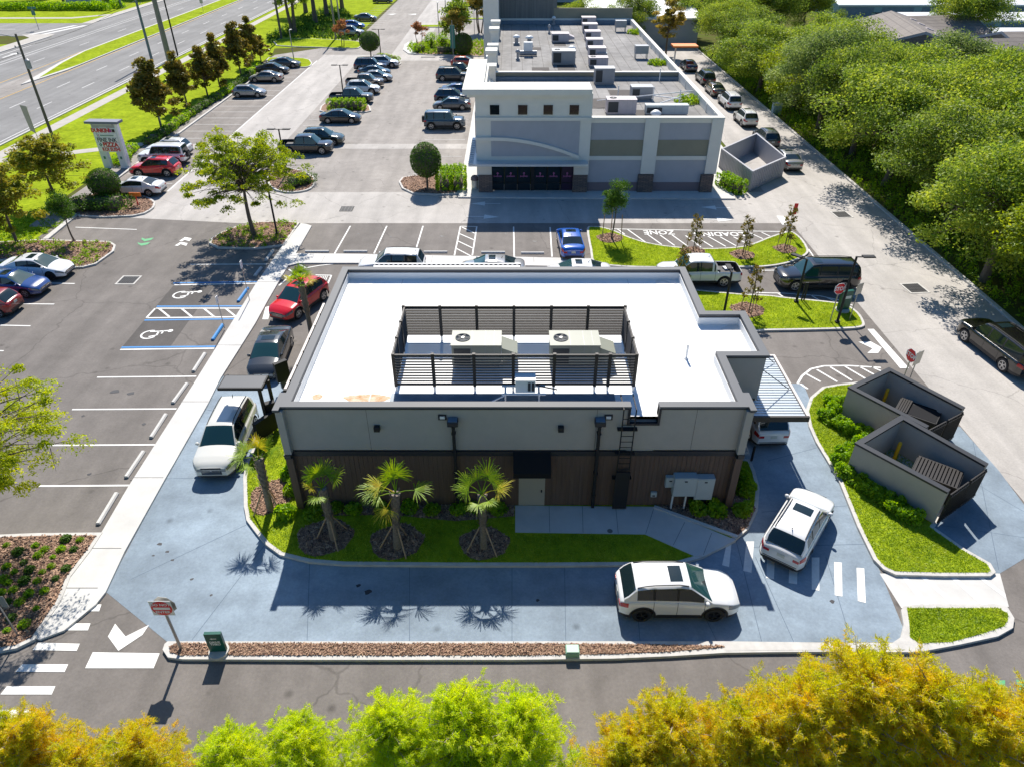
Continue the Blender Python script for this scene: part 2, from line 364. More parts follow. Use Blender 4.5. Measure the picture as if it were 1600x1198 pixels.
def nmesh(name, V, Fc, mats, mi=None, smooth=False):
    """V (n,3) float, Fc (m,k) int arrays"""
    me = bpy.data.meshes.new(name)
    V = np.asarray(V, dtype=np.float32); Fc = np.asarray(Fc, dtype=np.int32); k = Fc.shape[1]
    me.vertices.add(len(V)); me.vertices.foreach_set('co', V.ravel())
    me.loops.add(Fc.size); me.loops.foreach_set('vertex_index', Fc.ravel())
    me.polygons.add(len(Fc)); me.polygons.foreach_set('loop_start', np.arange(0, Fc.size, k, dtype=np.int32))
    for m in mats: me.materials.append(m)
    if mi is not None: me.polygons.foreach_set('material_index', np.asarray(mi, dtype=np.int32))
    me.polygons.foreach_set('use_smooth', np.full(len(Fc), smooth, dtype=bool))
    me.update(calc_edges=True); me.validate()
    return me
def spline(pts, n=6, closed=True):
    P = [np.array(p, float) for p in pts]; m = len(P); out = []
    rng = range(m) if closed else range(m - 1)
    for i in rng:
        p0 = P[(i - 1) % m] if closed or i > 0 else P[0]; p1 = P[i]; p2 = P[(i + 1) % m]; p3 = P[(i + 2) % m] if closed or i < m - 2 else P[-1]
        for k in range(n):
            t = k / n
            out.append(tuple(.5 * (2 * p1 + (p2 - p0) * t + (2 * p0 - 5 * p1 + 4 * p2 - p3) * t * t + (3 * p1 - p0 - 3 * p2 + p3) * t ** 3)))
    if not closed: out.append(tuple(P[-1]))
    return out
def inset(pts, d):
    if area(pts) < 0: pts = pts[::-1]
    n = len(pts); out = []
    for i in range(n):
        a, b, c = Vector(pts[i - 1]), Vector(pts[i]), Vector(pts[(i + 1) % n])
        d1 = (b - a); d2 = (c - b)
        if d1.length < 1e-6 or d2.length < 1e-6: out.append(tuple(b)); continue
        d1.normalize(); d2.normalize()
        n1 = Vector((-d1.y, d1.x)); n2 = Vector((-d2.y, d2.x)); m = (n1 + n2)
        if m.length < 1e-4: out.append(tuple(b + n1 * d)); continue
        m.normalize(); k = min(2.0, 1 / max(.3, m.dot(n1)))
        out.append(tuple(b + m * d * k))
    return out
def inside(P, poly):
    poly = np.asarray(poly); x, y = P[:, 0], P[:, 1]; r = np.zeros(len(P), bool); n = len(poly); j = n - 1
    for i in range(n):
        xi, yi = poly[i]; xj, yj = poly[j]
        with np.errstate(divide='ignore', invalid='ignore'):
            c = ((yi > y) != (yj > y)) & (x < (xj - xi) * (y - yi) / (yj - yi + 1e-12) + xi)
        r ^= c; j = i
    return r
def scatter(poly, dens, holes=(), cap=200000):
    poly = np.asarray(poly); lo = poly.min(0); hi = poly.max(0)
    n = int(min(cap, (hi[0] - lo[0]) * (hi[1] - lo[1]) * dens))
    P = RNG.random((n, 2)) * (hi - lo) + lo
    k = inside(P, poly)
    for h in holes: k &= ~inside(P, h)
    return P[k]
def px(pts, z=0.0): return [G(a, b, z) for a, b in pts]

# ------------------------------------------------------------------ foliage primitives
def leaves(C, Nrm, size, aspect=.55, jit=.9, sizevar=.4):
    """rhombic leaves at C (n,3) around directions Nrm"""
    n = len(C); D = Nrm + RNG.normal(0, jit, (n, 3)); D /= np.linalg.norm(D, axis=1)[:, None] + 1e-9
    A = RNG.normal(0, 1, (n, 3)); U = np.cross(D, A); U /= np.linalg.norm(U, axis=1)[:, None] + 1e-9
    W = np.cross(D, U)
    s = size * (1 + sizevar * (RNG.random(n) * 2 - 1)); s = s[:, None]
    V = np.stack([C - U * s * .5, C + W * s * .5 * aspect + D * s * .06, C + U * s * .5, C - W * s * .5 * aspect + D * s * .06], 1).reshape(-1, 3)
    Fc = np.arange(4 * n).reshape(n, 4)
    return V, Fc
def ellips(n, shell=.5):
    d = RNG.normal(0, 1, (n, 3)); d /= np.linalg.norm(d, axis=1)[:, None]
    r = 1 - shell * RNG.random(n) ** 1.5
    return d * r[:, None], d
def branch_mesh(paths, m, name='trunk', parent=None):
    b = MB()
    for p, r, n in paths: b.tube(p, r, n, 0, cap=False)
    return b.build(name, m, parent)
def bez(a, b, bend, n=5):
    a, b = Vector(a), Vector(b); mid = (a + b) / 2 + Vector(bend); out = []
    for i in range(n):
        t = i / (n - 1); out.append(a * (1 - t) ** 2 + mid * 2 * t * (1 - t) + b * t * t)
    return out

# ------------------------------------------------------------------ ground, roads, paving
def sheet(name, polys, z, m):
    b = MB()
    for i, p in enumerate(polys): b.flat(p, z + i * .0012 * (len(polys) < 9))
    return structure(b.build(name, M[m]))
def rect(x0, x1, y0, y1): return [(x0, y0), (x1, y0), (x1, y1), (x0, y1)]
def disc0(c, r, n=12): return [(c[0] + r * (1.2 + .3 * math.sin(3 * t + c[0])) * math.cos(t), c[1] + r * (1 + .25 * math.sin(2 * t + c[1])) * math.sin(t)) for t in np.linspace(0, 2 * PI, n + 1)[:-1]]
def strip(p, q, w):
    a, b = Vector(p), Vector(q); d = (b - a).normalized(); n = Vector((-d.y, d.x)) * w / 2
    return [tuple(a - n), tuple(b - n), tuple(b + n), tuple(a + n)]
sheet('ground', [rect(-900, 900, -200, 1500)], 0, 'dirt')
sheet('lawn_verge', [[(-53.3, -20), (-38.2, -20), (-38.2, 56.5), (-40.8, 60), (-40.8, 131), (-42, 137), (-30, 140), (-29, 280), (-53.3, 280)],
                     rect(-55.95, -54.9, -20, 400), rect(-140, -90.5, 60, 141), rect(-140, -90.5, 166, 300)], .004, 'lawn')
sheet('arterial_road', [rect(-88.2, -55.95, -20, 420), [(-200, 151.5), (-88, 150), (-88, 167), (-200, 164)]], .006, 'road')
sheet('roadside_sidewalk', [rect(-54.9, -53.3, -20, 300), [(-53.4, 72.5), (-53.4, 74.2), (-40.5, 80.2), (-40.5, 78.6)],
                            rect(-91.5, -88.2, 60, 148), [(-91.5, 148), (-88.2, 148), (-89, 152.5), (-95, 151.5)],
                            rect(-90.5, -88.2, 166, 300), [(-140, 172), (-96, 172.5), (-90, 178), (-90, 180), (-97, 174.5), (-140, 174)]], .010, 'walkold')
sheet('strip_mall_lot', [[(-40.3, 56), (24, 56), (24, 66), (-2, 66), (-2, 125), (0, 300), (-29, 300), (-29, 142), (-40.3, 131)]], .008, 'lot')
sheet('pale_aisle', [rect(-38.2, 24, 56.6, 64.2), rect(-31.9, -25.2, 64.2, 131), rect(-31.9, -2.5, 126, 131), rect(-31.9, -12, 78.6, 79.0),
                     rect(-38.2, -3.6, 77.6, 79.4), rect(23.4, 32.35, 10, 175), rect(-20.5, -15.5, 131, 300)], .012, 'pale')
sheet('row_asphalt', [rect(-38.0, -32.1, 64.5, 77.4), rect(-38.0, -32.1, 79.6, 124)], .016, 'stall')
sheet('new_lot_asphalt', [rect(-38.2, 23.45, 10.2, 56.7), rect(23.4, 60, 10.2, 17.5), [(-38.2, 56.6), (-22, 56.6), (-37.4, 58.5), (-38.2, 58.7)]], .020, 'asphalt')
sheet('left_lot_asphalt', [rect(-75, -38.2, 17.5, 45.0)], .020, 'asphalt')
sheet('dark_asphalt', [px([(271, 447), (335, 447), (265, 544), (190, 544)])], .024, 'asphalt_dark')
BLUEP = px([(338, 600), (345, 588), (1255, 600), (1420, 1003), (262, 1003), (165, 924)])
sheet('drive_lane_concrete', [BLUEP, px([(1440, 660), (1500, 667), (1560, 735), (1601, 790), (1601, 872), (1560, 897), (1500, 900), (1450, 850)])], .026, 'blue')
sheet('crossing_slab', [px([(1374, 896), (1562, 896), (1576, 948), (1408, 950)])], .030, 'conc')
sheet('crossing_hatching', [px(q) for q in ([(1405, 897), (1413, 897), (1454, 947), (1444, 947)], [(1432, 897), (1440, 897), (1500, 947), (1490, 947)],
      [(1478, 897), (1486, 897), (1545, 945), (1535, 947)], [(1520, 897), (1528, 897), (1570, 928), (1571, 935)])], .034, 'white_paint')
b = MB()
for p, q in (((205, 905), (385, 820)), ((322, 640), (405, 655)), ((258, 748), (380, 745)), ((300, 1000), (415, 850)), ((480, 1000), (484, 880)), ((640, 1001), (640, 884)), ((800, 1001), (800, 884)),
             ((884, 1001), (882, 884)), ((1000, 1002), (990, 884)), ((1120, 1002), (1062, 882)), ((1190, 1003), (1150, 845)), ((1200, 720), (1275, 700)), ((1190, 800), (1325, 790)), ((1175, 855), (1352, 850)), ((1240, 1003), (1180, 870)), ((1330, 1003), (1290, 870)), ((1465, 820), (1600, 840)), ((1520, 690), (1560, 890)), ((1490, 735), (1600, 800))):
    b.flat(strip(G(*p), G(*q), .022), .0285)
structure(b.build('saw_cut_joints', M['joint']))
b = MB()
for x, y, r in ((250, 850, .09), (262, 862, .07), (270, 875, .06), (240, 868, .05), (560, 915, .08), (575, 925, .12), (840, 938, .06), (1300, 940, .08), (300, 905, .06), (690, 370, .14), (610, 371, .10), (790, 366, .1), (205, 615, .16), (180, 612, .2), (140, 741, .08), (225, 663, .09), (1240, 905, .08), (330, 930, .05), (130, 650, .07), (60, 700, .1), (835, 378, .16), (560, 366, .1), (1060, 700, .0)):
    if r: b.flat(disc0(G(x, y), r), .0292)
structure(b.build('oil_drips', M['oil']))
# raised sidewalks
def slab(name, pts, h, m='conc', z0=0.0):
    b = MB(); b.prism(pts, z0, h); return structure(b.build(name, M[m]))
WALK = [(399, 505), (345, 590), (325, 630), (257, 749), (195, 860), (165, 924), (150, 943), (100, 984), (62, 998), (54, 996), (95, 938), (110, 900), (142, 859),
        (200, 760), (302, 600), (400, 443), (442, 383), (470, 349), (478, 350), (487, 353), (462, 396), (560, 397), (710, 400), (801, 401.5), (927, 404), (929, 416), (850, 415.5), (562, 411), (467, 411), (450, 415), (440, 432), (417, 472)]
slab('sidewalk', px(WALK, .12), .12)
b = MB()
for y in (443, 542, 630, 748.5, 859, 921): # expansion joints of the left walk
    Y = G(200, y)[1]; b.box(-18.12, -16.55, Y - .02, Y + .02, .1205, .1225)
for x in (434, 505, 590, 675, 760, 834):
    p = G(x, 405, .12); b.box(p[0] - .01, p[0] + .01, p[1] - .55, p[1] + .55, .1205, .1225)
structure(b.build('pavement_joints', M['jointd']))
slab('shop_sidewalk', [(-4.9, 62.6), (18.6, 62.2), (20.2, 62.2), (20.2, 66), (-2.5, 66), (-2.5, 124), (-4.9, 124)], .14)
slab('mall_side_walk', [(18.5, 66), (22.9, 66), (22.9, 90), (19.9, 97), (18.5, 97)], .10)
# kerbed islands
BL = {}
def island(name, outer, fill='grass', z=.15, sp=0, kw=.17, label=None, z0=0.0, fillp=None, world=False):
    P = outer if world else px(outer, z)
    if sp: P = spline(P, sp)
    if area(P) < 0: P = P[::-1]
    b = MB(); b.prism(P, z0, z, 0)
    structure(b.build('kerb', M['kerb']))
    I = fillp if fillp else inset(P, kw)
    q = MB(); q.flat(I, z + .006)
    o = q.build('lawn' if fill == 'grass' else 'mulch_bed', M['lawn' if fill == 'grass' else 'mulch']); structure(o)
    BL[name] = (I, z + .006); return I
NW = [(415, 665), (400, 690), (384, 722), (380, 745), (381, 790), (385, 812), (400, 832), (415, 850), (437, 866), (482, 877), (537, 881.5), (700, 883), (860, 883), (1000, 882), (1062, 880), (1100, 869),
      (1150, 842), (1170, 825), (1184, 797), (1187, 762), (1180, 735), (1172, 717), (1160, 690)]
top = [(10.3, 26.6), (11.75, 27.0), (11.75, 31.3), (9.9, 31.5), (9.9, 36.6), (-9.8, 36.6), (-10.4, 36.4), (-10.9, 34.5), G(445, 611, .15), G(430, 640, .15)]
BI = [G(a, b, .15) for a, b in NW[:-1]] + top
island('building', BI, world=True)
island('strip', [(262, 1001), (500, 1001), (900, 1001), (1130, 1001), (1300, 1003), (1395, 1003), (1407, 995), (1412, 975), (1408, 952), (1412, 946), (1440, 943), (1555, 943), (1574, 947), (1585, 965), (1583, 980), (1560, 993), (1500, 1006),
       (1440, 1017), (1420, 1018), (1320, 1017), (1200, 1018), (1132, 1019), (1052, 1024), (960, 1028), (800, 1030), (500, 1030), (285, 1029), (262, 1026), (254, 1014), (257, 1005)],
       fill='mulch', z=.15, fillp=px([(275, 1004), (900, 1005), (1128, 1008), (1134, 1010), (1052, 1017), (960, 1021), (800, 1023), (280, 1023), (266, 1018), (265, 1009)], .156))
SG = px([(1417, 949), (1560, 949), (1575, 958), (1575, 968), (1568, 978), (1532, 990), (1487, 1002), (1437, 1004), (1422, 995), (1421, 973)], .157)
q = MB(); q.flat(SG, .157); structure(q.build('lawn', M['lawn'])); BL['small'] = (SG, .157)
BIGI = [(1307, 600), (1285, 604), (1266, 620), (1259, 640), (1264, 665), (1275, 690), (1310, 748), (1340, 822), (1365, 873), (1380, 888), (1400, 897), (1475, 899), (1548, 899), (1556, 893), (1548, 879), (1507, 856), (1460, 823), (1500, 760), (1478, 660), (1400, 590), (1342, 596)]
island('dumpster', BIGI)
LI = [(917, 357), (928, 354), (942, 355), (962, 361), (985, 371), (1012, 379), (1050, 385), (1100, 388), (1150, 386), (1175, 381), (1200, 371), (1225, 363), (1238, 362), (1252, 372), (1262, 387), (1261, 397), (1237, 409), (1200, 416), (1157, 417), (1027, 418), (954, 415), (927, 409), (922, 390)]
island('loading', LI, sp=3)
MI = [(1060, 453), (1157, 459), (1200, 461), (1225, 464), (1287, 470), (1320, 475), (1340, 487), (1350, 502), (1346, 511), (1300, 514), (1200, 516), (1110, 517), (1050, 480)]
island('middle', MI, sp=3)
# lawn between the lane and the rear wall, seen past the parapet
island('rear', [(-9.5, 38.6), (-9.0, 42.2), (0, 42.6), (9, 42.5), (10.2, 41), (10.2, 38.6)], world=True)
AI = [(326, 380), (330, 372), (345, 363), (368, 354), (400, 347), (440, 345), (468, 348), (444, 383), (400, 388), (340, 387)]
island('leftA', AI, fill='mulch')
island('leftB', [(60, 374), (172, 377), (181, 383), (178, 392), (150, 412), (130, 417), (108, 418), (95, 408), (20, 405), (-40, 410), (-40, 380)], fill='mulch')
island('leftC', [(122, 337), (207, 337), (235, 328), (242, 320), (240, 313), (225, 306), (205, 304), (150, 300), (128, 315)], fill='mulch', sp=2)
island('D', [(418, 276), (430, 266), (448, 262), (472, 267), (490, 276), (493, 285), (486, 294), (470, 299), (445, 300), (422, 292)], fill='mulch', sp=2)
island('E', [(500, 170), (505, 163), (520, 159), (560, 159), (574, 162), (579, 170), (572, 175), (507, 175)], fill='mulch', sp=2)
island('F', [(585, 88), (600, 84), (618, 88), (627, 99), (615, 104), (596, 103)], fill='mulch', sp=2)
island('Gg', [(420, 90), (475, 91), (486, 96), (487, 101), (477, 105), (440, 103), (420, 100)], sp=2)
island('H', [(623, 284), (628, 277), (645, 274), (668, 273), (719, 274), (717, 302), (684, 304), (645, 302), (628, 294)], fill='mulch')
island('I', [(643, 66), (700, 64), (790, 66), (790, 87), (700, 86), (645, 84), (635, 74)], fill='mulch', sp=2)
slab('kerb', px([(630, 78), (632, 70), (640, 65), (650, 66), (650, 85), (638, 84)], .14), .16)
island('J', [(432, 71), (500, 74), (550, 76), (562, 74), (566, 69), (560, 65), (520, 62), (440, 60)], sp=2)
island('K', [(700, 28), (755, 28), (765, 30), (700, 30.5)], sp=0)
island('Lft', [(-18.9, 160), (-11, 160), (-11, 163), (-18.9, 163)], world=True)
structure(sheet('nose_paving', [px([(1130, 1004), (1408, 1004), (1414, 1014), (1200, 1015), (1134, 1016)], .1565)], .1565, 'kerb'))
# mulch bed at the lower left
MB_ = px([(-260, 845), (56, 832), (160, 831), (141, 860), (110, 900), (95, 938), (54, 998), (25, 1012), (-20, 1020), (-300, 1060)], .15)
b = MB(); b.prism(MB_, 0, .15); structure(b.build('kerb', M['kerb']))
I = inset(MB_, .17); q = MB(); q.flat(I, .156); structure(q.build('mulch_bed', M['mulch'])); BL['bed'] = (I, .156)
# median of the arterial road
MED = [(-70.2, 112.5), (-69.2, 122), (-69.2, 420), (-73.9, 420), (-73.9, 134), (-72.6, 124)]
b = MB(); b.prism([(-70.4, 108), (-68.95, 118), (-68.95, 420), (-74.3, 420), (-74.3, 134), (-73.2, 124)], 0, .14); structure(b.build('median_kerb', M['kerb']))
b = MB(); b.flat(MED, .15); structure(b.build('median_lawn', M['lawn']))
b = MB(); b.flat([(-73.6, 60), (-68.4, 60), (-68.9, 118), (-70.4, 109), (-73.2, 124)], .012); structure(b.build('median_nose', M['lot']))
# kerbs along the roads
b = MB()
b.box(32.35, 32.62, 10, 175, 0, .15); b.box(-56.15, -55.9, -20, 420, 0, .12); b.box(-88.35, -88.1, 60, 149, 0, .12); b.box(-88.35, -88.1, 168, 300, 0, .12)
b.prism(strip(G(72, 376), G(121, 336), .45), 0, .15)
b.box(-38.35, -38.1, 64, 124, 0, .15)
b.box(-38.4, -38.15, 17, 45.5, 0, .02)
structure(b.build('kerb', M['kerb']))
# paths behind the building
slab('service_walk', px([(805, 789), (1022, 791), (1150, 843), (1100, 868), (1085, 868), (1008, 834), (805, 831)], .17), .17)
b = MB()
for a, c in (((858, 790), (859, 831)), ((910, 790), (911, 831)), ((962, 791), (966, 833)), ((1022, 792), (1009, 833)), ((1070, 815), (1052, 851)), ((1112, 832), (1099, 866))):
    b.flat(strip(G(*a, .17), G(*c, .17), .02), .1725)
b.cyl((*G(953, 829, .17), .171), .12, .01, 14)
structure(b.build('path_joints', M['jointd']))
b = MB(); b.prism(strip(G(1022, 791, .2), G(1152, 838, .2), .16), .1, .24); structure(b.build('kerb', M['conc']))

# ------------------------------------------------------------------ painted markings
def lines(name, segs, w, m, z=.032):
    b = MB()
    for s in segs: b.flat(strip(G(*s[0]), G(*s[1]), w), z)
    return structure(b.build(name, M[m]))
lines('stall_lines', [((152, 590), (307, 588.5)), ((113, 640), (276, 639)), ((68, 696), (242, 695)), ((62, 759.5), (204, 758.5)), ((297, 414), (418, 413.5)),
      ((70, 443), (117, 444)), ((28, 475.5), (85, 476)), ((0, 509), (48, 510)), ((-30, 548), (6, 549)), ((118, 356), (214, 359.5)), ((380, 377), (425, 378)),
      ((547.5, 354), (523, 397)), ((604.5, 354), (584.5, 397)), ((661, 354), (648, 397)), ((719.5, 354.5), (710, 400)), ((745, 355), (738, 400)), ((719, 354.5), (746, 355)),
      ((722, 356), (743, 366)), ((718, 366), (741, 376)), ((715.5, 377.5), (739.5, 389)), ((713, 389), (736, 401)),
      ((802.5, 355), (803.5, 402)), ((859.5, 356), (862.5, 402)), ((486, 355), (462, 397))], .11, 'white_paint')
lines('loading_zone_lines', [((955, 358.5), (1238, 363)), ((965, 359), (976, 367)), ((980, 359), (1008, 379)), ((1010, 366), (1034, 383)), ((1031, 368), (1054, 384.5)), ((1050, 368), (1075, 386)),
      ((1071, 369), (1095, 387)), ((1088, 371), (1114, 387)), ((1106, 370), (1134, 386)), ((1125, 371), (1150, 385)), ((1146, 371), (1168, 382)), ((1172, 365), (1192, 374)), ((1190, 364), (1203, 370))], .11, 'white_paint')
lines('lane_hatching', [((436, 447), (455, 430)), ((455, 430), (475, 420)), ((475, 420), (500, 415.5)), ((500, 415.5), (521, 413.5)), ((443, 431), (450, 436)), ((451, 421.5), (461, 427.5)), ((466, 413), (480, 420)),
      ((493, 430.5), (518, 431)), ((518, 431), (510, 449)), ((1175, 423.5), (1224, 423)), ((1208, 417), (1221, 422)), ((1225, 413), (1238, 421)), ((1258, 402), (1272, 409)), ((1263, 390), (1274, 406)),
      ((1180, 458), (1225, 459)), ((1225, 459), (1280, 463)), ((1280, 463), (1312, 470)), ((1312, 470), (1332, 478)), ((1215, 459), (1223, 464)), ((1243, 460), (1250, 466)), ((1265, 461), (1280, 470)), ((1292, 466), (1305, 472))], .11, 'white_paint')
lines('exit_hatching', [((1246, 600), (1253, 588)), ((1253, 588), (1267, 577)), ((1267, 577), (1287, 572.5)), ((1287, 572.5), (1325, 572)), ((1325, 572), (1376, 575)),
      ((1250, 600), (1262, 608)), ((1260, 585), (1282, 597)), ((1276, 578), (1308, 597)), ((1297, 574), (1331, 595)), ((1320, 573), (1352, 592)), ((1342, 573), (1366, 586)), ((1362, 574), (1376, 580))], .13, 'white_paint')
b = MB()
for x in np.linspace(498, 512, 6): b.flat(strip(G(x, 432), G(x - 7, 448), .05), .032)
structure(b.build('keep_clear_grid', M['white_paint']))
L5 = lambda pts: px([(a / 3.9925, 898 + c / 3.9925) for a, c in pts])
sheet('crosswalk_stripes', [L5(p) for p in ([(595, 185), (635, 185), (620, 228), (550, 228)], [(455, 303), (567, 303), (550, 347), (390, 347)], [(240, 423), (500, 430), (480, 475), (205, 470)],
      [(140, 558), (428, 558), (405, 607), (98, 605)], [(45, 695), (348, 695), (325, 747), (5, 747)], [(-40, 842), (265, 842), (240, 897), (-70, 897)], [(-100, 998), (178, 998), (150, 1058), (-130, 1058)], [(-180, 1160), (80, 1160), (50, 1220), (-200, 1220)])]
      + [px(p) for p in ([(1135, 850), (1143, 847), (1139, 886), (1128, 883)], [(1166, 846), (1178, 846), (1174, 895), (1161, 892)], [(1199, 854), (1211, 854), (1209, 905), (1197, 903)], [(1234, 862), (1247, 862), (1245, 913), (1232, 911)],
         [(1268, 871), (1280, 871), (1280, 923), (1268, 921)], [(1303, 878), (1315, 879), (1316, 932), (1304, 930)], [(1338, 887), (1350, 888), (1352.5, 942), (1340, 939)])], .034, 'white_paint')
sheet('stop_bars', [L5([(580, 483), (998, 490), (960, 583), (533, 583)]), px([(1355, 515), (1365, 515), (1420, 576), (1406, 576)]), px([(415, 481), (426, 478), (419, 500), (410, 500)]),
      px([(1213, 338), (1226, 339), (1230, 352), (1222, 352)])], .034, 'white_paint')
sheet('chevron_arrows', [L5([(720, 305), (785, 385), (932, 312), (890, 375), (740, 475), (675, 385)]), px([(1341, 535), (1360, 534.5), (1377.5, 544), (1372, 552.5), (1355, 552.5), (1363, 545.5)]),
      px([(273, 384.8), (282.5, 379), (293.5, 381), (291, 385.2), (282.3, 382.5), (278, 385.2)]), px([(280, 377.5), (289.5, 371.5), (300, 373.5), (295.5, 378), (288.5, 375.5), (285, 378)])], .034, 'white_paint')
sheet('green_chevrons', [px([(215, 379.5), (220, 381.2), (235, 379.3), (231, 382.8), (221, 385), (216, 382)]), px([(222, 372.3), (227, 374.4), (240.5, 372.2), (236.5, 376), (226, 378.3), (221, 375)]),
      px([(1553, 1063), (1570, 1063), (1570, 1090), (1557, 1090)]), px([(1587, 1062), (1606, 1062), (1606, 1083), (1592, 1083)])], .034, 'green_paint')
lines('accessible_bay_white_lines', [((272, 446), (400, 443.5)), ((243, 482.5), (380, 482.5)), ((229, 497.5), (372, 496)), ((188, 547), (336, 545)), ((243, 482.5), (229, 497.5)),
      ((249, 483), (265, 496)), ((284, 483), (300, 496)), ((319, 483), (335, 496)), ((353, 483), (368, 495))], .13, 'white_paint')
lines('accessible_bay_blue_lines', [((271, 443), (402, 441)), ((245, 479.5), (381, 479)), ((226, 501), (367, 499)), ((190, 543.5), (338, 542))], .17, 'blue_paint', .033)
def arc(c, r, a0, a1, w, n=14):
    o = [(c[0] + r * math.cos(a0 + (a1 - a0) * i / n), c[1] + r * math.sin(a0 + (a1 - a0) * i / n)) for i in range(n + 1)]
    q = [(c[0] + (r - w) * math.cos(a0 + (a1 - a0) * i / n), c[1] + (r - w) * math.sin(a0 + (a1 - a0) * i / n)) for i in range(n + 1)]
    return [[o[i], o[i + 1], q[i + 1], q[i]] for i in range(n)]
b = MB()
for cx, cy in ((291, 461), (243, 523)):   # wheelchair symbols, head towards the walk
    c = G(cx, cy)
    for q in arc((c[0] - .35, c[1] - .05), .55, math.radians(75), math.radians(330), .12): b.flat(q, .036)
    for p, r, w in (((-.45, .30), (.1, .35), .12), ((.1, .35), (.62, .42), .13), ((.1, .35), (.12, -.15), .12), ((.12, -.15), (-.3, -.32), .12), ((.38, .38), (.35, .05), .1)):
        b.flat(strip((c[0] + p[0], c[1] + p[1]), (c[0] + r[0], c[1] + r[1]), w), .037)
    b.flat([(c[0] + .78 + .17 * math.cos(t), c[1] + .42 + .17 * math.sin(t)) for t in np.linspace(0, 2 * PI, 12)[:-1]], .036)
structure(b.build('wheelchair_symbols', M['white_paint']))
def arrow(tip, tail, w=.13, hw=.5, hl=1.3):
    a, c = Vector(G(*tip)), Vector(G(*tail)); d = (c - a).normalized(); n = Vector((-d.y, d.x))
    return [strip(tuple(a + d * hl), tuple(c), w), [tuple(a), tuple(a + d * hl + n * hw), tuple(a + d * hl - n * hw)]]
sheet('aisle_arrows', arrow((735, 319), (782, 319)) + arrow((780, 340), (729, 339)) + arrow((1095, 324.5), (1141, 326)) + arrow((1145, 344.5), (1098, 343)) + arrow((636, 23), (652, 23), .2, .8, 2) + arrow((620, 22), (612, 23), .2, .8, 2), .032, 'white_paint')
b = MB()
for X, Ys in ((-60.85, np.arange(60, 330, 11.6)), (-64.55, np.arange(60.3, 330, 11.6)), (-78.0, np.arange(64, 330, 15.2))):
    for Y in Ys: b.flat(rect(X - .07, X + .07, Y, Y + 3.6), .012)
b.flat(rect(-57.0, -56.85, -20, 400), .012); b.flat(rect(-82.1, -81.95, 60, 400), .012); b.flat(rect(-83.2, -83.05, 60, 400), .012); b.flat(rect(-86.9, -86.7, 60, 142), .012)
for y in (118, 128.5): b.flat([(-85.3, y), (-84.9, y), (-84.9, y + 3), (-84.4, y + 3), (-85.1, y + 4.6), (-85.8, y + 3), (-85.3, y + 3)], .012)
for k in range(2): b.flat([(-94 + 2.4 * k, 151.6 + .3 * k), (-93 + 2.4 * k, 151.6 + .3 * k), (-89.8 + 2 * k, 163), (-90.8 + 2 * k, 163)], .012)
b.flat(rect(-110, -100, 158, 158.3), .012)
structure(b.build('lane_markings', M['old_paint']))
b = MB(); b.flat(rect(-69.0 + .35, -69.0 + .5, 60, 400), .016); b.flat([(-73.95, 60), (-73.8, 60), (-74.5, 134), (-74.65, 134)], .016); b.flat(rect(-74.65, -74.5, 134, 400), .016)
structure(b.build('yellow_lines', M['yellow_paint']))
# faded stall lines of the shopping centre
b = MB()
b.flat(rect(-32.1, -31.9, 64.3, 126), .0235)
for Y in np.arange(81.5, 125, 2.9): b.flat(rect(-37.9, -32.4, Y, Y + .09), .022)
for Y in list(np.arange(81, 126, 2.85)): b.flat(rect(-24.8, -19.6, Y, Y + .09), .022); b.flat(rect(-9.8, -5.3, Y, Y + .09), .022)
for Y in (66.5, 69.3, 72.1, 74.9): b.flat(rect(-37.9, -32.4, Y, Y + .09), .022); b.flat(rect(-9.8, -5.3, Y, Y + .09), .022)
for Y in np.arange(134, 200, 3.0): b.flat(rect(-33, -27, Y, Y + .1), .022); b.flat(rect(-14.5, -8.5, Y, Y + .1), .022)
structure(b.build('faded_stall_lines', M['old_paint']))
def text_mesh(s, size, m, name='lettering', ext=.004, bold=0.0, parent=None, mtx=None, sx=1.0):
    cu = bpy.data.curves.new(name, 'FONT'); cu.body = s; cu.size = size; cu.extrude = ext; cu.offset = bold; cu.align_x = 'CENTER'; cu.align_y = 'CENTER'; cu.resolution_u = 2
    t = bpy.data.objects.new('tmp', cu); COL.objects.link(t)
    dg = bpy.context.evaluated_depsgraph_get(); me = bpy.data.meshes.new_from_object(t.evaluated_get(dg)); bpy.data.objects.remove(t)
    me.name = name; me.materials.clear(); me.materials.append(m)
    if sx != 1: me.transform(Matrix.Scale(sx, 4, (1, 0, 0)))
    if mtx is not None: me.transform(mtx)
    return link(name, me, parent)
for s, (x, y), w in (('ZONE', (1029.5, 364), 1.0), ('LOADING', (1123, 366.5), 1.0)):
    p = G(x, y); structure(text_mesh(s, 1.15, M['white_paint'], 'zone_lettering', bold=.02, mtx=Matrix.Translation((p[0], p[1], .036)) @ Matrix.Rotation(PI, 4, 'Z'), sx=.80))
# stains: rust coloured leaks and damp tracks are left to the paving materials

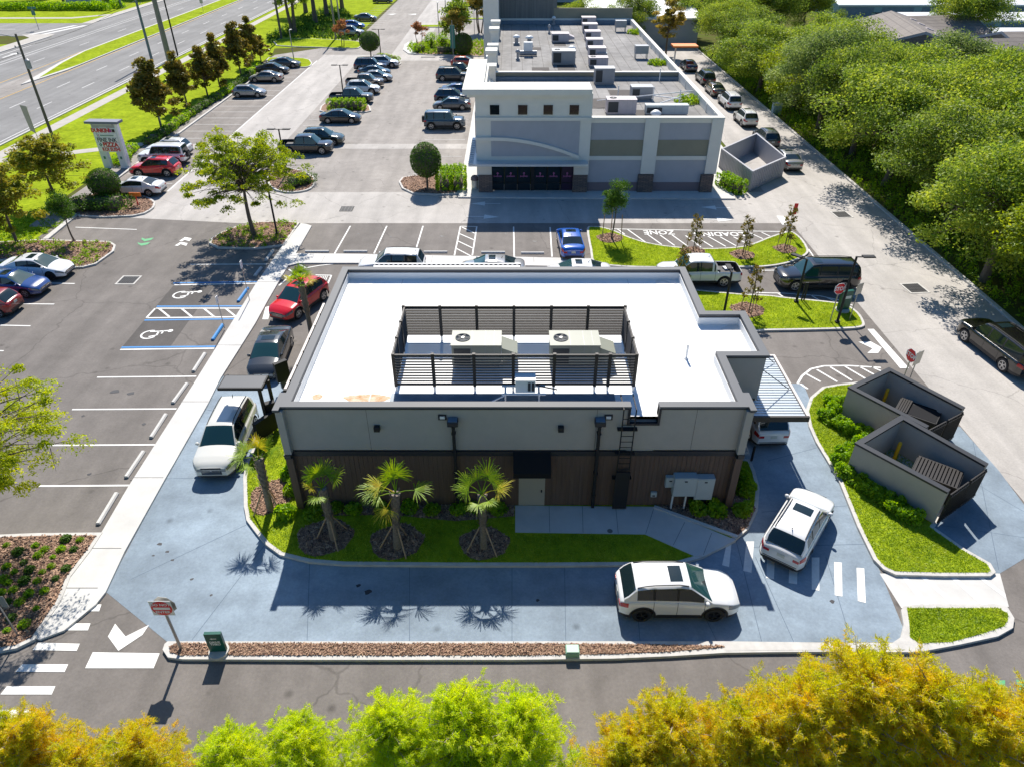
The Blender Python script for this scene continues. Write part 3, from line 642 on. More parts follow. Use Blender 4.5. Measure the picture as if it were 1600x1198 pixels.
# ------------------------------------------------------------------ grass blades and wood chips
def grass(name, polys, dens, h=.09, label='short bright green grass', holes=()):
    Vs, Fs, o = [], [], 0
    for poly, z in polys:
        P = scatter(poly, dens, holes); n = len(P)
        if not n: continue
        a = RNG.random(n) * 2 * PI; w = .010 + .012 * RNG.random(n); hh = h * (.5 + .8 * RNG.random(n)); ln = RNG.normal(0, .05, (n, 2))
        ux, uy = np.cos(a) * w, np.sin(a) * w
        V = np.zeros((n, 3, 3)); V[:, 0, 0] = P[:, 0] - ux; V[:, 0, 1] = P[:, 1] - uy; V[:, 1, 0] = P[:, 0] + ux; V[:, 1, 1] = P[:, 1] + uy
        V[:, 2, 0] = P[:, 0] + ln[:, 0]; V[:, 2, 1] = P[:, 1] + ln[:, 1]; V[:, :2, 2] = z; V[:, 2, 2] = z + hh
        Vs.append(V.reshape(-1, 3)); Fs.append(np.arange(3 * n).reshape(n, 3) + o); o += 3 * n
    me = nmesh(name, np.concatenate(Vs), np.concatenate(Fs), [M['blade']])
    return stuff(link(name, me), label, 'grass')
def chips(name, polys, dens, label, holes=(), size=.06):
    Vs, Fs, Ms, o = [], [], [], 0
    for poly, z in polys:
        P = scatter(poly, dens, holes); n = len(P)
        if not n: continue
        a = RNG.random(n) * 2 * PI; L = size * (.5 + RNG.random(n)); w = L * .38; t = RNG.normal(0, .35, n)
        u = np.stack([np.cos(a), np.sin(a), t], 1) * L[:, None]; v = np.stack([-np.sin(a), np.cos(a), RNG.normal(0, .4, n)], 1) * w[:, None]
        c = np.stack([P[:, 0], P[:, 1], np.full(n, z + .02) + RNG.random(n) * .02], 1)
        V = np.stack([c - u - v, c + u - v, c + u + v, c - u + v], 1) * 1.0
        Vs.append(V.reshape(-1, 3)); Fs.append(np.arange(4 * n).reshape(n, 4) + o); Ms.append(RNG.choice(3, n, p=[.55, .33, .12])); o += 4 * n
    me = nmesh(name, np.concatenate(Vs), np.concatenate(Fs), [M['chipA'], M['chipB'], M['chipC']], np.concatenate(Ms))
    return stuff(link(name, me), label, 'mulch')
def disc(c, r, n=18, sx=1.0): return [(c[0] + r * sx * math.cos(t) * (1 + .08 * math.sin(5 * t)), c[1] + r * math.sin(t) * (1 + .08 * math.cos(4 * t + 1))) for t in np.linspace(0, 2 * PI, n + 1)[:-1]]
PALMS = [(512, 838), (622, 852), (757, 852), (425, 790)]
wallbed = [(-9.3, 23.5), (.1, 23.5), (.1, 22.6), (-2.5, 22.3), (-5.5, 22.7), (-9.0, 22.6)]
rightbed = px([(1020, 791), (1150, 838), (1168, 822), (1180, 795), (1150, 740), (1128, 780)], .16)
beds = [disc(G(508, 838, .16), 1.05, sx=1.15), disc(G(620, 845, .16), 1.0, sx=1.15), disc(G(757, 848, .16), .9, sx=1.2), disc(G(425, 775, .16), 1.15, sx=.85), wallbed, rightbed]
leftbed = [(-9.4, 24.0), (-10.3, 24.6), (-10.5, 27), (-10.6, 32), (-9.6, 36), (-9.4, 36)]
beds.append(leftbed)
b = MB()
for p in beds: b.flat(p, .163)
rings = {k: disc(G(*p, .16), r, sx=1.1) for k, (p, r) in dict(a=((953, 372), .95), b=((1083, 393), .85), c=((1160, 398), .85), d=((1227, 389), .8), e=((1168, 484), 1.0)).items()}
for p in rings.values(): b.flat(p, .163)
structure(b.build('mulch_bed', M['mulch']))
rl = list(rings.values())
grass('grass', [BL['building']], 800, .055, 'shaded and sunlit grass round the flat roofed building', beds + [rect(-9.35, 9.6, 23.3, 36.2), px([(803, 787), (1022, 789), (1155, 843), (1100, 870), (1085, 870), (1008, 836), (803, 833)], .17)])
grass('grass', [BL['dumpster']], 800, .055, 'bright grass beside the two bin enclosures')
grass('grass', [BL['small']], 1100, .06, 'small kerbed patch of thick grass by the lower right corner')
grass('grass', [BL['loading']], 330, .06, 'curved lawn below the loading zone', rl)
grass('grass', [BL['middle'], BL['rear']], 330, .06, 'lawn island with a lamp post and a red stop sign', rl)
chips('mulch', [BL['strip']], 950, 'pale wood chips filling the long narrow kerb strip', size=.035)
chips('mulch', [BL['bed']], 260, 'wood chips spread round small bushes at the lower left', size=.05)
chips('mulch', [(p, .165) for p in beds], 260, 'brown wood chips under the palms and along the wall', size=.045)
chips('mulch', [(p, .165) for p in rl], 150, 'pinkish wood chip rings round the young trees', size=.06)
chips('mulch', [BL['leftA'], BL['leftB'], BL['leftC'], BL['D'], BL['H']], 60, 'wood chips in the planted parking islands', size=.07)

# ------------------------------------------------------------------ vehicles
def interp(pts, x):
    if x <= pts[0][0]: return pts[0][1]
    for (a, b), (c, d) in zip(pts, pts[1:]):
        if x <= c:
            t = (x - a) / (c - a) if c > a else 1; return b + (d - b) * t
    return pts[-1][1]
def smooth_i(pts, x, r=.10):
    return sum(interp(pts, x + k * r) * w for k, w in ((-1, .25), (0, .5), (1, .25)))
SPEC = {
 'sedan': dict(L=4.8, W=1.84, r=.335, ax=(1.02, 3.86), sill=.22, deck=[(0, .80), (.04, .95), (.3, 1.04), (.95, 1.06), (1.3, .99), (3.3, .95), (3.6, .96), (4.3, .84), (4.62, .72), (4.8, .55)],
     roof=[(.62, 1.05), (1.45, 1.37), (2.0, 1.44), (2.6, 1.45), (2.85, 1.42), (3.72, .95)], rear=1.42, front=2.85, b=2.38, c=1.55, clad=0, rails=0),
 'crossover': dict(L=4.58, W=1.86, r=.375, ax=(.86, 3.6), sill=.26, deck=[(0, .92), (.04, 1.02), (.35, 1.12), (1.2, 1.10), (3.0, 1.02), (3.35, 1.04), (4.05, .96), (4.40, .84), (4.58, .70)],
     roof=[(.14, 1.12), (.50, 1.52), (.62, 1.60), (1.2, 1.66), (2.3, 1.68), (2.62, 1.64), (3.45, 1.03)], rear=.55, front=2.62, b=2.15, c=1.25, clad=1, rails=1),
 'suv': dict(L=5.0, W=1.96, r=.39, ax=(.98, 3.95), sill=.28, deck=[(0, .95), (.04, 1.05), (.3, 1.12), (3.2, 1.10), (3.7, 1.12), (4.4, 1.03), (4.82, .93), (5.0, .80)],
     roof=[(.08, 1.12), (.36, 1.62), (.5, 1.73), (1.3, 1.79), (2.6, 1.80), (2.95, 1.76), (3.72, 1.12)], rear=.42, front=2.95, b=2.4, c=1.35, clad=0, rails=1),
 'long_suv': dict(L=5.55, W=2.0, r=.41, ax=(1.15, 4.5), sill=.30, deck=[(0, .98), (.03, 1.08), (.2, 1.14), (3.8, 1.12), (4.2, 1.15), (5.1, 1.10), (5.42, 1.02), (5.55, .90)],
     roof=[(.04, 1.14), (.20, 1.72), (.36, 1.84), (1.3, 1.88), (3.1, 1.88), (3.5, 1.84), (4.2, 1.15)], rear=.28, front=3.5, b=2.95, c=1.75, clad=0, rails=1),
 'boxy': dict(L=4.75, W=2.0, r=.41, ax=(.85, 3.85), sill=.34, deck=[(0, 1.05), (.03, 1.12), (.2, 1.16), (3.3, 1.16), (3.6, 1.2), (4.5, 1.16), (4.68, 1.05), (4.75, .80)],
     roof=[(.03, 1.16), (.10, 1.80), (.2, 1.92), (1.3, 1.96), (2.7, 1.96), (3.05, 1.92), (3.45, 1.2)], rear=.16, front=3.05, b=2.4, c=1.2, clad=1, rails=0),
 'pickup': dict(L=5.85, W=2.04, r=.42, ax=(1.25, 4.85), sill=.36, deck=[(0, 1.05), (.03, 1.16), (1.75, 1.18), (2.0, 1.16), (4.1, 1.12), (4.4, 1.18), (5.4, 1.14), (5.75, 1.05), (5.85, .95)],
     roof=[(1.80, 1.17), (1.98, 1.78), (2.15, 1.88), (2.9, 1.93), (3.5, 1.92), (3.8, 1.87), (4.5, 1.18)], rear=2.1, front=3.8, b=3.0, c=2.0, clad=0, rails=0, bed=(.10, 1.72)),
 'hatch': dict(L=4.3, W=1.80, r=.33, ax=(.75, 3.42), sill=.22, deck=[(0, .85), (.04, .95), (.3, 1.02), (2.9, .97), (3.25, .98), (3.85, .87), (4.15, .74), (4.3, .56)],
     roof=[(.16, 1.02), (.55, 1.38), (.75, 1.46), (1.4, 1.50), (2.1, 1.50), (2.4, 1.46), (3.32, .98)], rear=.62, front=2.4, b=1.95, c=1.05, clad=0, rails=0),
}
def car_mesh(kind):
    """returns dict of part name -> list of (mesh, [slot materials], offset)"""
    S = SPEC[kind]; L, W, r = S['L'], S['W'] / 2, S['r']; R = r + .075
    bed = S.get('bed')
    def wplan(x):
        e = min(x, L - x); k = 1.0
        q = .60 if e == L - x else .45
        if e < q: k = 1 - (.30 if e == L - x else .20) * (1 - e / q) ** 2.2
        return W * k
    def zbot(x):
        z = S['sill'] + .05 * max(0, 1 - min(x, L - x) / .4)
        for a in S['ax']:
            d = x - a
            if abs(d) < R: z = max(z, r + math.sqrt(R * R - d * d))
        return z
    def zd(x): return smooth_i(S['deck'], x, .06)
    def section(x):
        w = wplan(x); b = zbot(x); d = zd(x); lo = S['sill']
        f = lambda t: max(b + .012 * (1 + t), lo + (d - lo) * t)
        P = [(w * .985, b), (w * 1.0, f(.22)), (w * 1.0, f(.48)), (w * .992, f(.70)), (w * .975, f(.86)), (w * .945, max(f(.95), d - .05)), (w * .89, max(f(.99), d - .008)), (w * .62, d + .025), (w * .30, d + .04), (0, d + .045)]
        if bed and bed[0] < x < bed[1]:
            P[6] = (w * .90, d); P[7] = (w * .86, d - .02); P[8] = (w * .85, d - .52); P[9] = (0, d - .53)
        return P
    xs = list(np.linspace(0, L, int(L / .11)))
    for a in S['ax']:
        xs += [a + R * math.cos(t) for t in np.linspace(0, PI, 17)] + [a - R - .004, a + R + .004]
    xs += [.03, .07, L - .03, L - .07]
    if bed: xs += [bed[0], bed[0] + .004, bed[1], bed[1] - .004]
    xs = sorted(set(round(x, 4) for x in xs if 0 <= x <= L)); xs = [x for i, x in enumerate(xs) if i == 0 or x - xs[i - 1] > .0035]
    ox = -L / 2
    def surf(x, v):
        P = section(x); i = min(int(v), len(P) - 2); t = v - i
        return Vector((x + ox, P[i][0] + (P[i + 1][0] - P[i][0]) * t, P[i][1] + (P[i + 1][1] - P[i][1]) * t))
    out = {}
    b = MB(); n = 10
    for sgn in (1, -1):
        vs = []
        for x in xs:
            for (y, z) in section(x): vs.append((x + ox, sgn * y, z))
        for i in range(len(xs) - 1):
            for j in range(n - 1):
                q = (i * n + j, (i + 1) * n + j, (i + 1) * n + j + 1, i * n + j + 1)
                if sgn < 0: q = q[::-1]
                mid = (xs[i] + xs[i + 1]) / 2; near = any(abs(mid - a) < R + .06 for a in S['ax'])
                mi = 0
                if j == 0: mi = 1
                if S['clad'] and near and j <= 0: mi = 1
                if bed and bed[0] < mid < bed[1] and j >= 7: mi = 1
                b.f.append(tuple(k + len(b.v) for k in q)); b.m.append(mi); b.sm.append(True)
        b.v += vs
    for i0, e in ((0, 0), (len(xs) - 1, 1)):   # closed ends
        P = section(xs[i0]); X = xs[i0] + ox
        for j in range(n - 1):
            q = [(X, P[j][0], P[j][1]), (X, -P[j][0], P[j][1]), (X, -P[j + 1][0], P[j + 1][1]), (X, P[j + 1][0], P[j + 1][1])]
            if P[j + 1][0] == 0: q = q[:2] + [(X, 0, P[j + 1][1])]
            if e == 0: q = q[::-1]
            b.add(q, [tuple(range(len(q)))], 1 if j == 0 else 0)
    def patch(b, x0, x1, v0, v1, off, mi=0, nx=6, nv=4, rev=False):
        for sgn in (1, -1):
            g = []
            for i in range(nx + 1):
                for j in range(nv + 1):
                    x = x0 + (x1 - x0) * i / nx; v = v0 + (v1 - v0) * j / nv
                    p = surf(x, v); e = .02
                    du = surf(min(L, x + e), v) - surf(max(0, x - e), v); dv = surf(x, min(8.99, v + .05)) - surf(x, max(0, v - .05))
                    nn = du.cross(dv)
                    if nn.length > 1e-9: nn.normalize()
                    if nn.y < 0 and v < 5: nn = -nn
                    if nn.z < 0 and v >= 5: nn = -nn
                    p = p + nn * off; g.append((p.x, sgn * p.y, p.z))
            fs = []
            for i in range(nx):
                for j in range(nv):
                    q = (i * (nv + 1) + j, (i + 1) * (nv + 1) + j, (i + 1) * (nv + 1) + j + 1, i * (nv + 1) + j + 1)
                    fs.append(q if sgn > 0 else q[::-1])
            b.add(g, fs, mi, True)
            if sgn > 0 and rev: break
    # door seams, wheel arch cladding
    df, db = S['front'] + (.55 if not bed else .45), S['b']
    for x in ([df, db, S['c'] + (.0 if not bed else -.05)]):
        patch(b, x - .009, x + .009, 1.0, 5.6, .003, 1, 1, 8)
    patch(b, S['ax'][0] + R + .1, S['ax'][1] - R - .1, 1.02, 1.12, .004, 1, 8, 1)
    if S['clad']:
        for a in S['ax']:
            for sgn in (1, -1):
                vs = []; N = 18
                for k in range(N + 1):
                    t = PI * k / N
                    for rr, yo in ((R, .0), (R + .01, .016), (R + .065, .016), (R + .07, .0)):
                        x = a + rr * math.cos(t); x = min(max(x, 0), L)
                        vs.append((x + ox, sgn * (wplan(x) + yo), r + rr * math.sin(t)))
                fs = [(k * 4 + j, k * 4 + 4 + j, k * 4 + 5 + j, k * 4 + 1 + j) for k in range(N) for j in range(3)]
                if sgn > 0: fs = [f[::-1] for f in fs]
                b.add(vs, fs, 1, True)
    out['body'] = [(b, ['PAINT', 'trim'], None)]
    # cabin
    ro = S['roof']; x0, x1 = ro[0][0], ro[-1][0]
    cs = sorted(set([round(x, 3) for x in np.linspace(x0, x1, 22)] + [S['rear'], S['front'], S['b'] - .045, S['b'] + .045, S['c'] - .05, S['c'] + .05] + [p[0] for p in ro]))
    cs = [x for i, x in enumerate(cs) if i == 0 or x - cs[i - 1] > .02]
    def csec(x):
        w = wplan(x) * .905; d = zd(x) - .015; zt = max(d + .01, smooth_i(ro, x, .05) if x0 + .05 < x < x1 - .05 else interp(ro, x)); h = zt - d
        full = max(p[1] for p in ro) - d; k = min(1, h / full)
        tum = .16 * h / .5 if kind not in ('boxy', 'pickup', 'long_suv') else .10 * h / .5
        yt = w - tum
        return [(w, d), (w - tum * .10, d + h * .10), (w - tum * .55, d + h * .55), (yt + .012, d + h * .90), (yt - .045, d + h * .985), (yt * .86, zt + .008), (yt * .45, zt + .028 * k), (0, zt + .034 * k)]
    parts = {k: MB() for k in ('roof', 'windscreen', 'rear_window', 'side_windows1', 'side_windows-1')}
    for sgn in (1, -1):
        for i in range(len(cs) - 1):
            A, B = csec(cs[i]), csec(cs[i + 1]); mid = (cs[i] + cs[i + 1]) / 2
            for j in range(7):
                q = [(cs[i] + ox, sgn * A[j][0], A[j][1]), (cs[i + 1] + ox, sgn * B[j][0], B[j][1]), (cs[i + 1] + ox, sgn * B[j + 1][0], B[j + 1][1]), (cs[i] + ox, sgn * A[j + 1][0], A[j + 1][1])]
                if sgn < 0: q = q[::-1]
                tgt = 'roof'; mi = 0
                wind = mid > S['front']; rearw = mid < S['rear']
                if j >= 4 and wind: tgt = 'windscreen'
                elif j >= 4 and rearw: tgt = 'rear_window'
                elif 1 <= j <= 2:
                    if S['rear'] + .10 < mid < S['front'] + (x1 - S['front']) * .62: tgt = 'side_windows'
                    if abs(mid - S['b']) < .05 or (abs(mid - S['c']) < .055): tgt = 'roof'; mi = 1
                    if kind in ('sedan', 'hatch') and mid < S['rear'] + .05: tgt = 'roof'
                if tgt == 'windscreen' and mid > x1 - .06: tgt = 'roof'; mi = 1
                parts[tgt + (str(sgn) if tgt == 'side_windows' else '')].add(q, [(0, 1, 2, 3)], mi, True)
    b = parts['roof']
    if S['rails']:
        for s in (1, -1):
            pth = []
            for x in np.linspace(S['rear'] + .12, S['front'] - .15, 7):
                c = csec(x); pth.append((x + ox, s * (c[4][0] - .02), c[5][1] + .045))
            pth[0] = (pth[0][0] - .06, pth[0][1], pth[0][2] - .05); pth[-1] = (pth[-1][0] + .06, pth[-1][1], pth[-1][2] - .05)
            rb = MB(); rb.tube(pth, .02, 6); out.setdefault('roof_rail', []).append((rb, ['trim'], None))
    b.tube([(S['rear'] + .25 + ox, 0, max(p[1] for p in ro)), (S['rear'] + .14 + ox, 0, max(p[1] for p in ro) + .12)], [.03, .006], 5, 1)
    out['roof'] = [(b, ['PAINT', 'trim'], None)]
    out['windscreen'] = [(parts['windscreen'], ['glasst'], None)]; out['rear_window'] = [(parts['rear_window'], ['glass'], None)]; out['side_windows'] = [(parts['side_windows1'], ['glass'], None), (parts['side_windows-1'], ['glass'], None)]
    if kind in ('crossover', 'sedan', 'long_suv'):
        sb = MB(); zr = max(p[1] for p in ro) + .012
        x_ = S['front'] - .75
        g = []
        for i in range(4):
            for j in range(5):
                x = x_ + .16 * i; y = -.38 + .19 * j; c = csec(x); t = abs(y) / max(c[5][0], .1)
                g.append((x + ox, y, c[7][1] + (c[5][1] - c[7][1]) * t ** 1.6 + .012))
        sb.add(g, [(i * 5 + j, (i + 1) * 5 + j, (i + 1) * 5 + j + 1, i * 5 + j + 1) for i in range(3) for j in range(4)], 0, True)
        out['sunroof'] = [(sb, ['glass'], None)]
    # lamps
    for nm, mt, a0, a1, v0, v1 in (('headlight', 'lamp', L - .50, L - .035, 3.0, 4.9), ('tail_light', 'tail', .02, .30 if not bed else .14, 3.0, 4.8)):
        for s in (0, 1):
            q = MB(); patch(q, a0, a1, v0, v1, .010, 0, 6, 3)
            half = MB(); nv = len(q.v) // 2; nf = len(q.f) // 2
            if s == 0: half.v = q.v[:nv]; half.f = q.f[:nf]
            else: half.v = q.v[nv:]; half.f = [tuple(k - nv for k in f) for f in q.f[nf:]]
            half.m = q.m[:nf]; half.sm = q.sm[:nf]
            # piece wrapping onto the end face
            e = L - .003 if nm == 'headlight' else .003; P = section(e); sy = 1 if s == 0 else -1; X = (L if nm == 'headlight' else 0) + ox + (.008 if nm == 'headlight' else -.008)
            half.cbox((X, sy * (P[3][0] - .13), (P[3][1] + P[4][1]) / 2 + .01), (.02, .25, .13), 0, 0, .004)
            out.setdefault(nm, []).append((half, [mt], None))
    zf = zd(L - .02)
    q = MB(); X = L + ox
    q.cbox((X + .004, 0, (zf + .42) / 2 + .03), (.02, W * .95, max(.16, zf - .42)), 0, 0, .006)
    for k in range(4): q.cbox((X + .016, 0, .50 + k * (zf - .5) / 4), (.008, W * .86, .022), 0, 1)
    q.cbox((X + .004, 0, .34), (.02, W * 1.1, .10), 0, 0, .004)
    q.cyl((X + .006, 0, (zf + .5) / 2), .05, .014, 10, 1, axis='x')
    out['grille'] = [(q, ['grille', 'chrome'], None)]
    q = MB(); q.cbox((ox - .006, 0, .36), (.02, W * 1.35, .14), 0, 0, .006); q.cbox((ox + .02, 0, .48), (.06, W * 1.5, .03), 0, 0)
    out['bumper'] = [(q, ['trim'], None)]
    q = MB(); q.cbox((ox - .014, 0, .80 if kind != 'sedan' else .72), (.012, .31, .16), 0, 0); out['licence_plate'] = [(q, ['plate'], None)]
    for s in (1, -1):
        q = MB(); xm = S['front'] + .62 if not bed else S['front'] + .5; c = wplan(xm) * .93
        q.lathe((xm + ox - .0, s * (c + .075), zd(xm) + .05), [(.0, -.075), (.07, -.07), (.10, -.02), (.10, .03), (.07, .07), (0, .075)], 10)
        q.v = [(xm + ox + (p[0] - xm - ox) * .75, p[1], p[2]) for p in q.v]
        q.cbox((xm + ox, s * (c + .01), zd(xm) + .03), (.07, .12, .04), 0, 0)
        out.setdefault('mirror', []).append((q, ['PAINT'], None))
    q = MB(); q.box(.25 + ox, L - .3 + ox, -W + .24, W - .24, S['sill'] - .02, .72)
    for a in S['ax']: q.box(a - R + ox - .02, a + R + ox + .02, -W + .26, W - .26, .2, r + R - .005)
    out['underbody'] = [(q, ['trim'], None)]
    if kind == 'boxy':
        q = MB(); q.cyl((ox - .26, 0, 1.02), .37, .22, 20, 0, axis='x'); q.cyl((ox - .275, 0, 1.02), .2, .02, 14, 1, axis='x'); out['spare_wheel'] = [(q, ['tyre', 'rimd'], None)]
    # wheels
    tw = MB(); w2 = .115
    tw.lathe((0, 0, 0), [(r * .66, -w2), (r * .93, -w2), (r, -w2 + .03), (r, w2 - .03), (r * .93, w2), (r * .66, w2)], 26, 0, axis='y')
    rm = MB()
    rm.lathe((0, 0, 0), [(r * .67, w2 - .005), (r * .67, w2 + .004), (r * .60, w2 + .004), (r * .58, w2 - .04)], 26, 0, axis='y')
    rm.lathe((0, 0, 0), [(0, w2 - .06), (r * .6, w2 - .06)], 20, 1, axis='y')
    rm.lathe((0, 0, 0), [(0, w2 + .006), (.055, w2 + .004), (.06, w2 - .03)], 12, 0, axis='y')
    for k in range(10):
        t = 2 * PI * (k // 2) / 5 + (.16 if k % 2 else -.16)
        c = (math.cos(t) * r * .33, w2 - .012, math.sin(t) * r * .33)
        rm.cbox(c, (r * .62, .03, .032), 0, 0, tilt=Matrix.Rotation(-t, 3, 'Y'))
    wheels = []
    for a in S['ax']:
        for s in (1, -1): wheels.append(((a + ox, s * (wplan(a) - w2 - .012), r), s))
    return out, tw, rm, wheels
PROTO = {}
def build_car(kind):
    parts, tw, rm, wheels = car_mesh(kind); res = []
    for nm, lst in parts.items():
        for mb, mats, _ in lst:
            me = bpy.data.meshes.new(kind + '_' + nm); me.from_pydata([tuple(v) for v in mb.v], [], mb.f)
            for k in mats: me.materials.append(M['p_white'] if k == 'PAINT' else M[k])
            me.polygons.foreach_set('material_index', mb.m); me.polygons.foreach_set('use_smooth', mb.sm)
            if nm in ('body', 'roof', 'windscreen', 'side_windows', 'rear_window', 'headlight', 'tail_light'):
                bm = bmesh.new(); bm.from_mesh(me); bmesh.ops.remove_doubles(bm, verts=bm.verts, dist=.0008); bmesh.ops.recalc_face_normals(bm, faces=bm.faces) if nm not in ('body',) else None
                bm.to_mesh(me); bm.free(); me.set_sharp_from_angle(angle=math.radians(38))
            me.update(); res.append((nm, me, mats[0] == 'PAINT'))
    def mk(mb, nm, mats):
        me = bpy.data.meshes.new(kind + nm); me.from_pydata([tuple(v) for v in mb.v], [], mb.f)
        for k in mats: me.materials.append(M[k])
        me.polygons.foreach_set('material_index', mb.m); me.polygons.foreach_set('use_smooth', mb.sm); me.set_sharp_from_angle(angle=math.radians(40)); me.update(); return me
    PROTO[kind] = (res, mk(tw, '_wheel', ['tyre']), mk(rm, '_rim', ['rim', 'rimd']), wheels)
CATS = dict(sedan='car', hatch='car', crossover='SUV', suv='SUV', long_suv='SUV', boxy='SUV', pickup='pickup truck')
NAMES = dict(sedan='sedan_car', hatch='hatchback_car', crossover='crossover_car', suv='suv_car', long_suv='long_suv_car', boxy='boxy_suv_car', pickup='pickup_truck')
def car(kind, paint, loc, heading, label, group=None, skip=(), darkrim=False, z=.036, scale=1.0):
    if kind not in PROTO: build_car(kind)
    res, wm, rim, wheels = PROTO[kind]
    t = thing(NAMES[kind], label, CATS[kind], (loc[0], loc[1], z), math.radians(heading), group)
    if scale != 1: t.scale = (scale, scale, scale)
    for nm, me, painted in res:
        if nm in skip: continue
        o = link(nm, me, t)
        if painted:
            o.material_slots[0].link = 'OBJECT'; o.material_slots[0].material = M['p_' + paint]
        elif nm == 'mirror' and paint in ('white',): pass
    for p, s in wheels:
        wo = link('wheel', wm, t, p)
        if s < 0: wo.rotation_euler = (0, 0, PI)
        ro = link('rim', rim, wo)
        if darkrim:
            ro.material_slots[0].link = 'OBJECT'; ro.material_slots[0].material = M['rimd']
    return t
def cp(x, y, z=.75): return G(x, y, z)
LANE = 'cars queuing in the drive through lane'; LOT = 'cars parked in the shopping centre lot'; Q = 'cars queuing on the road beside the woods'
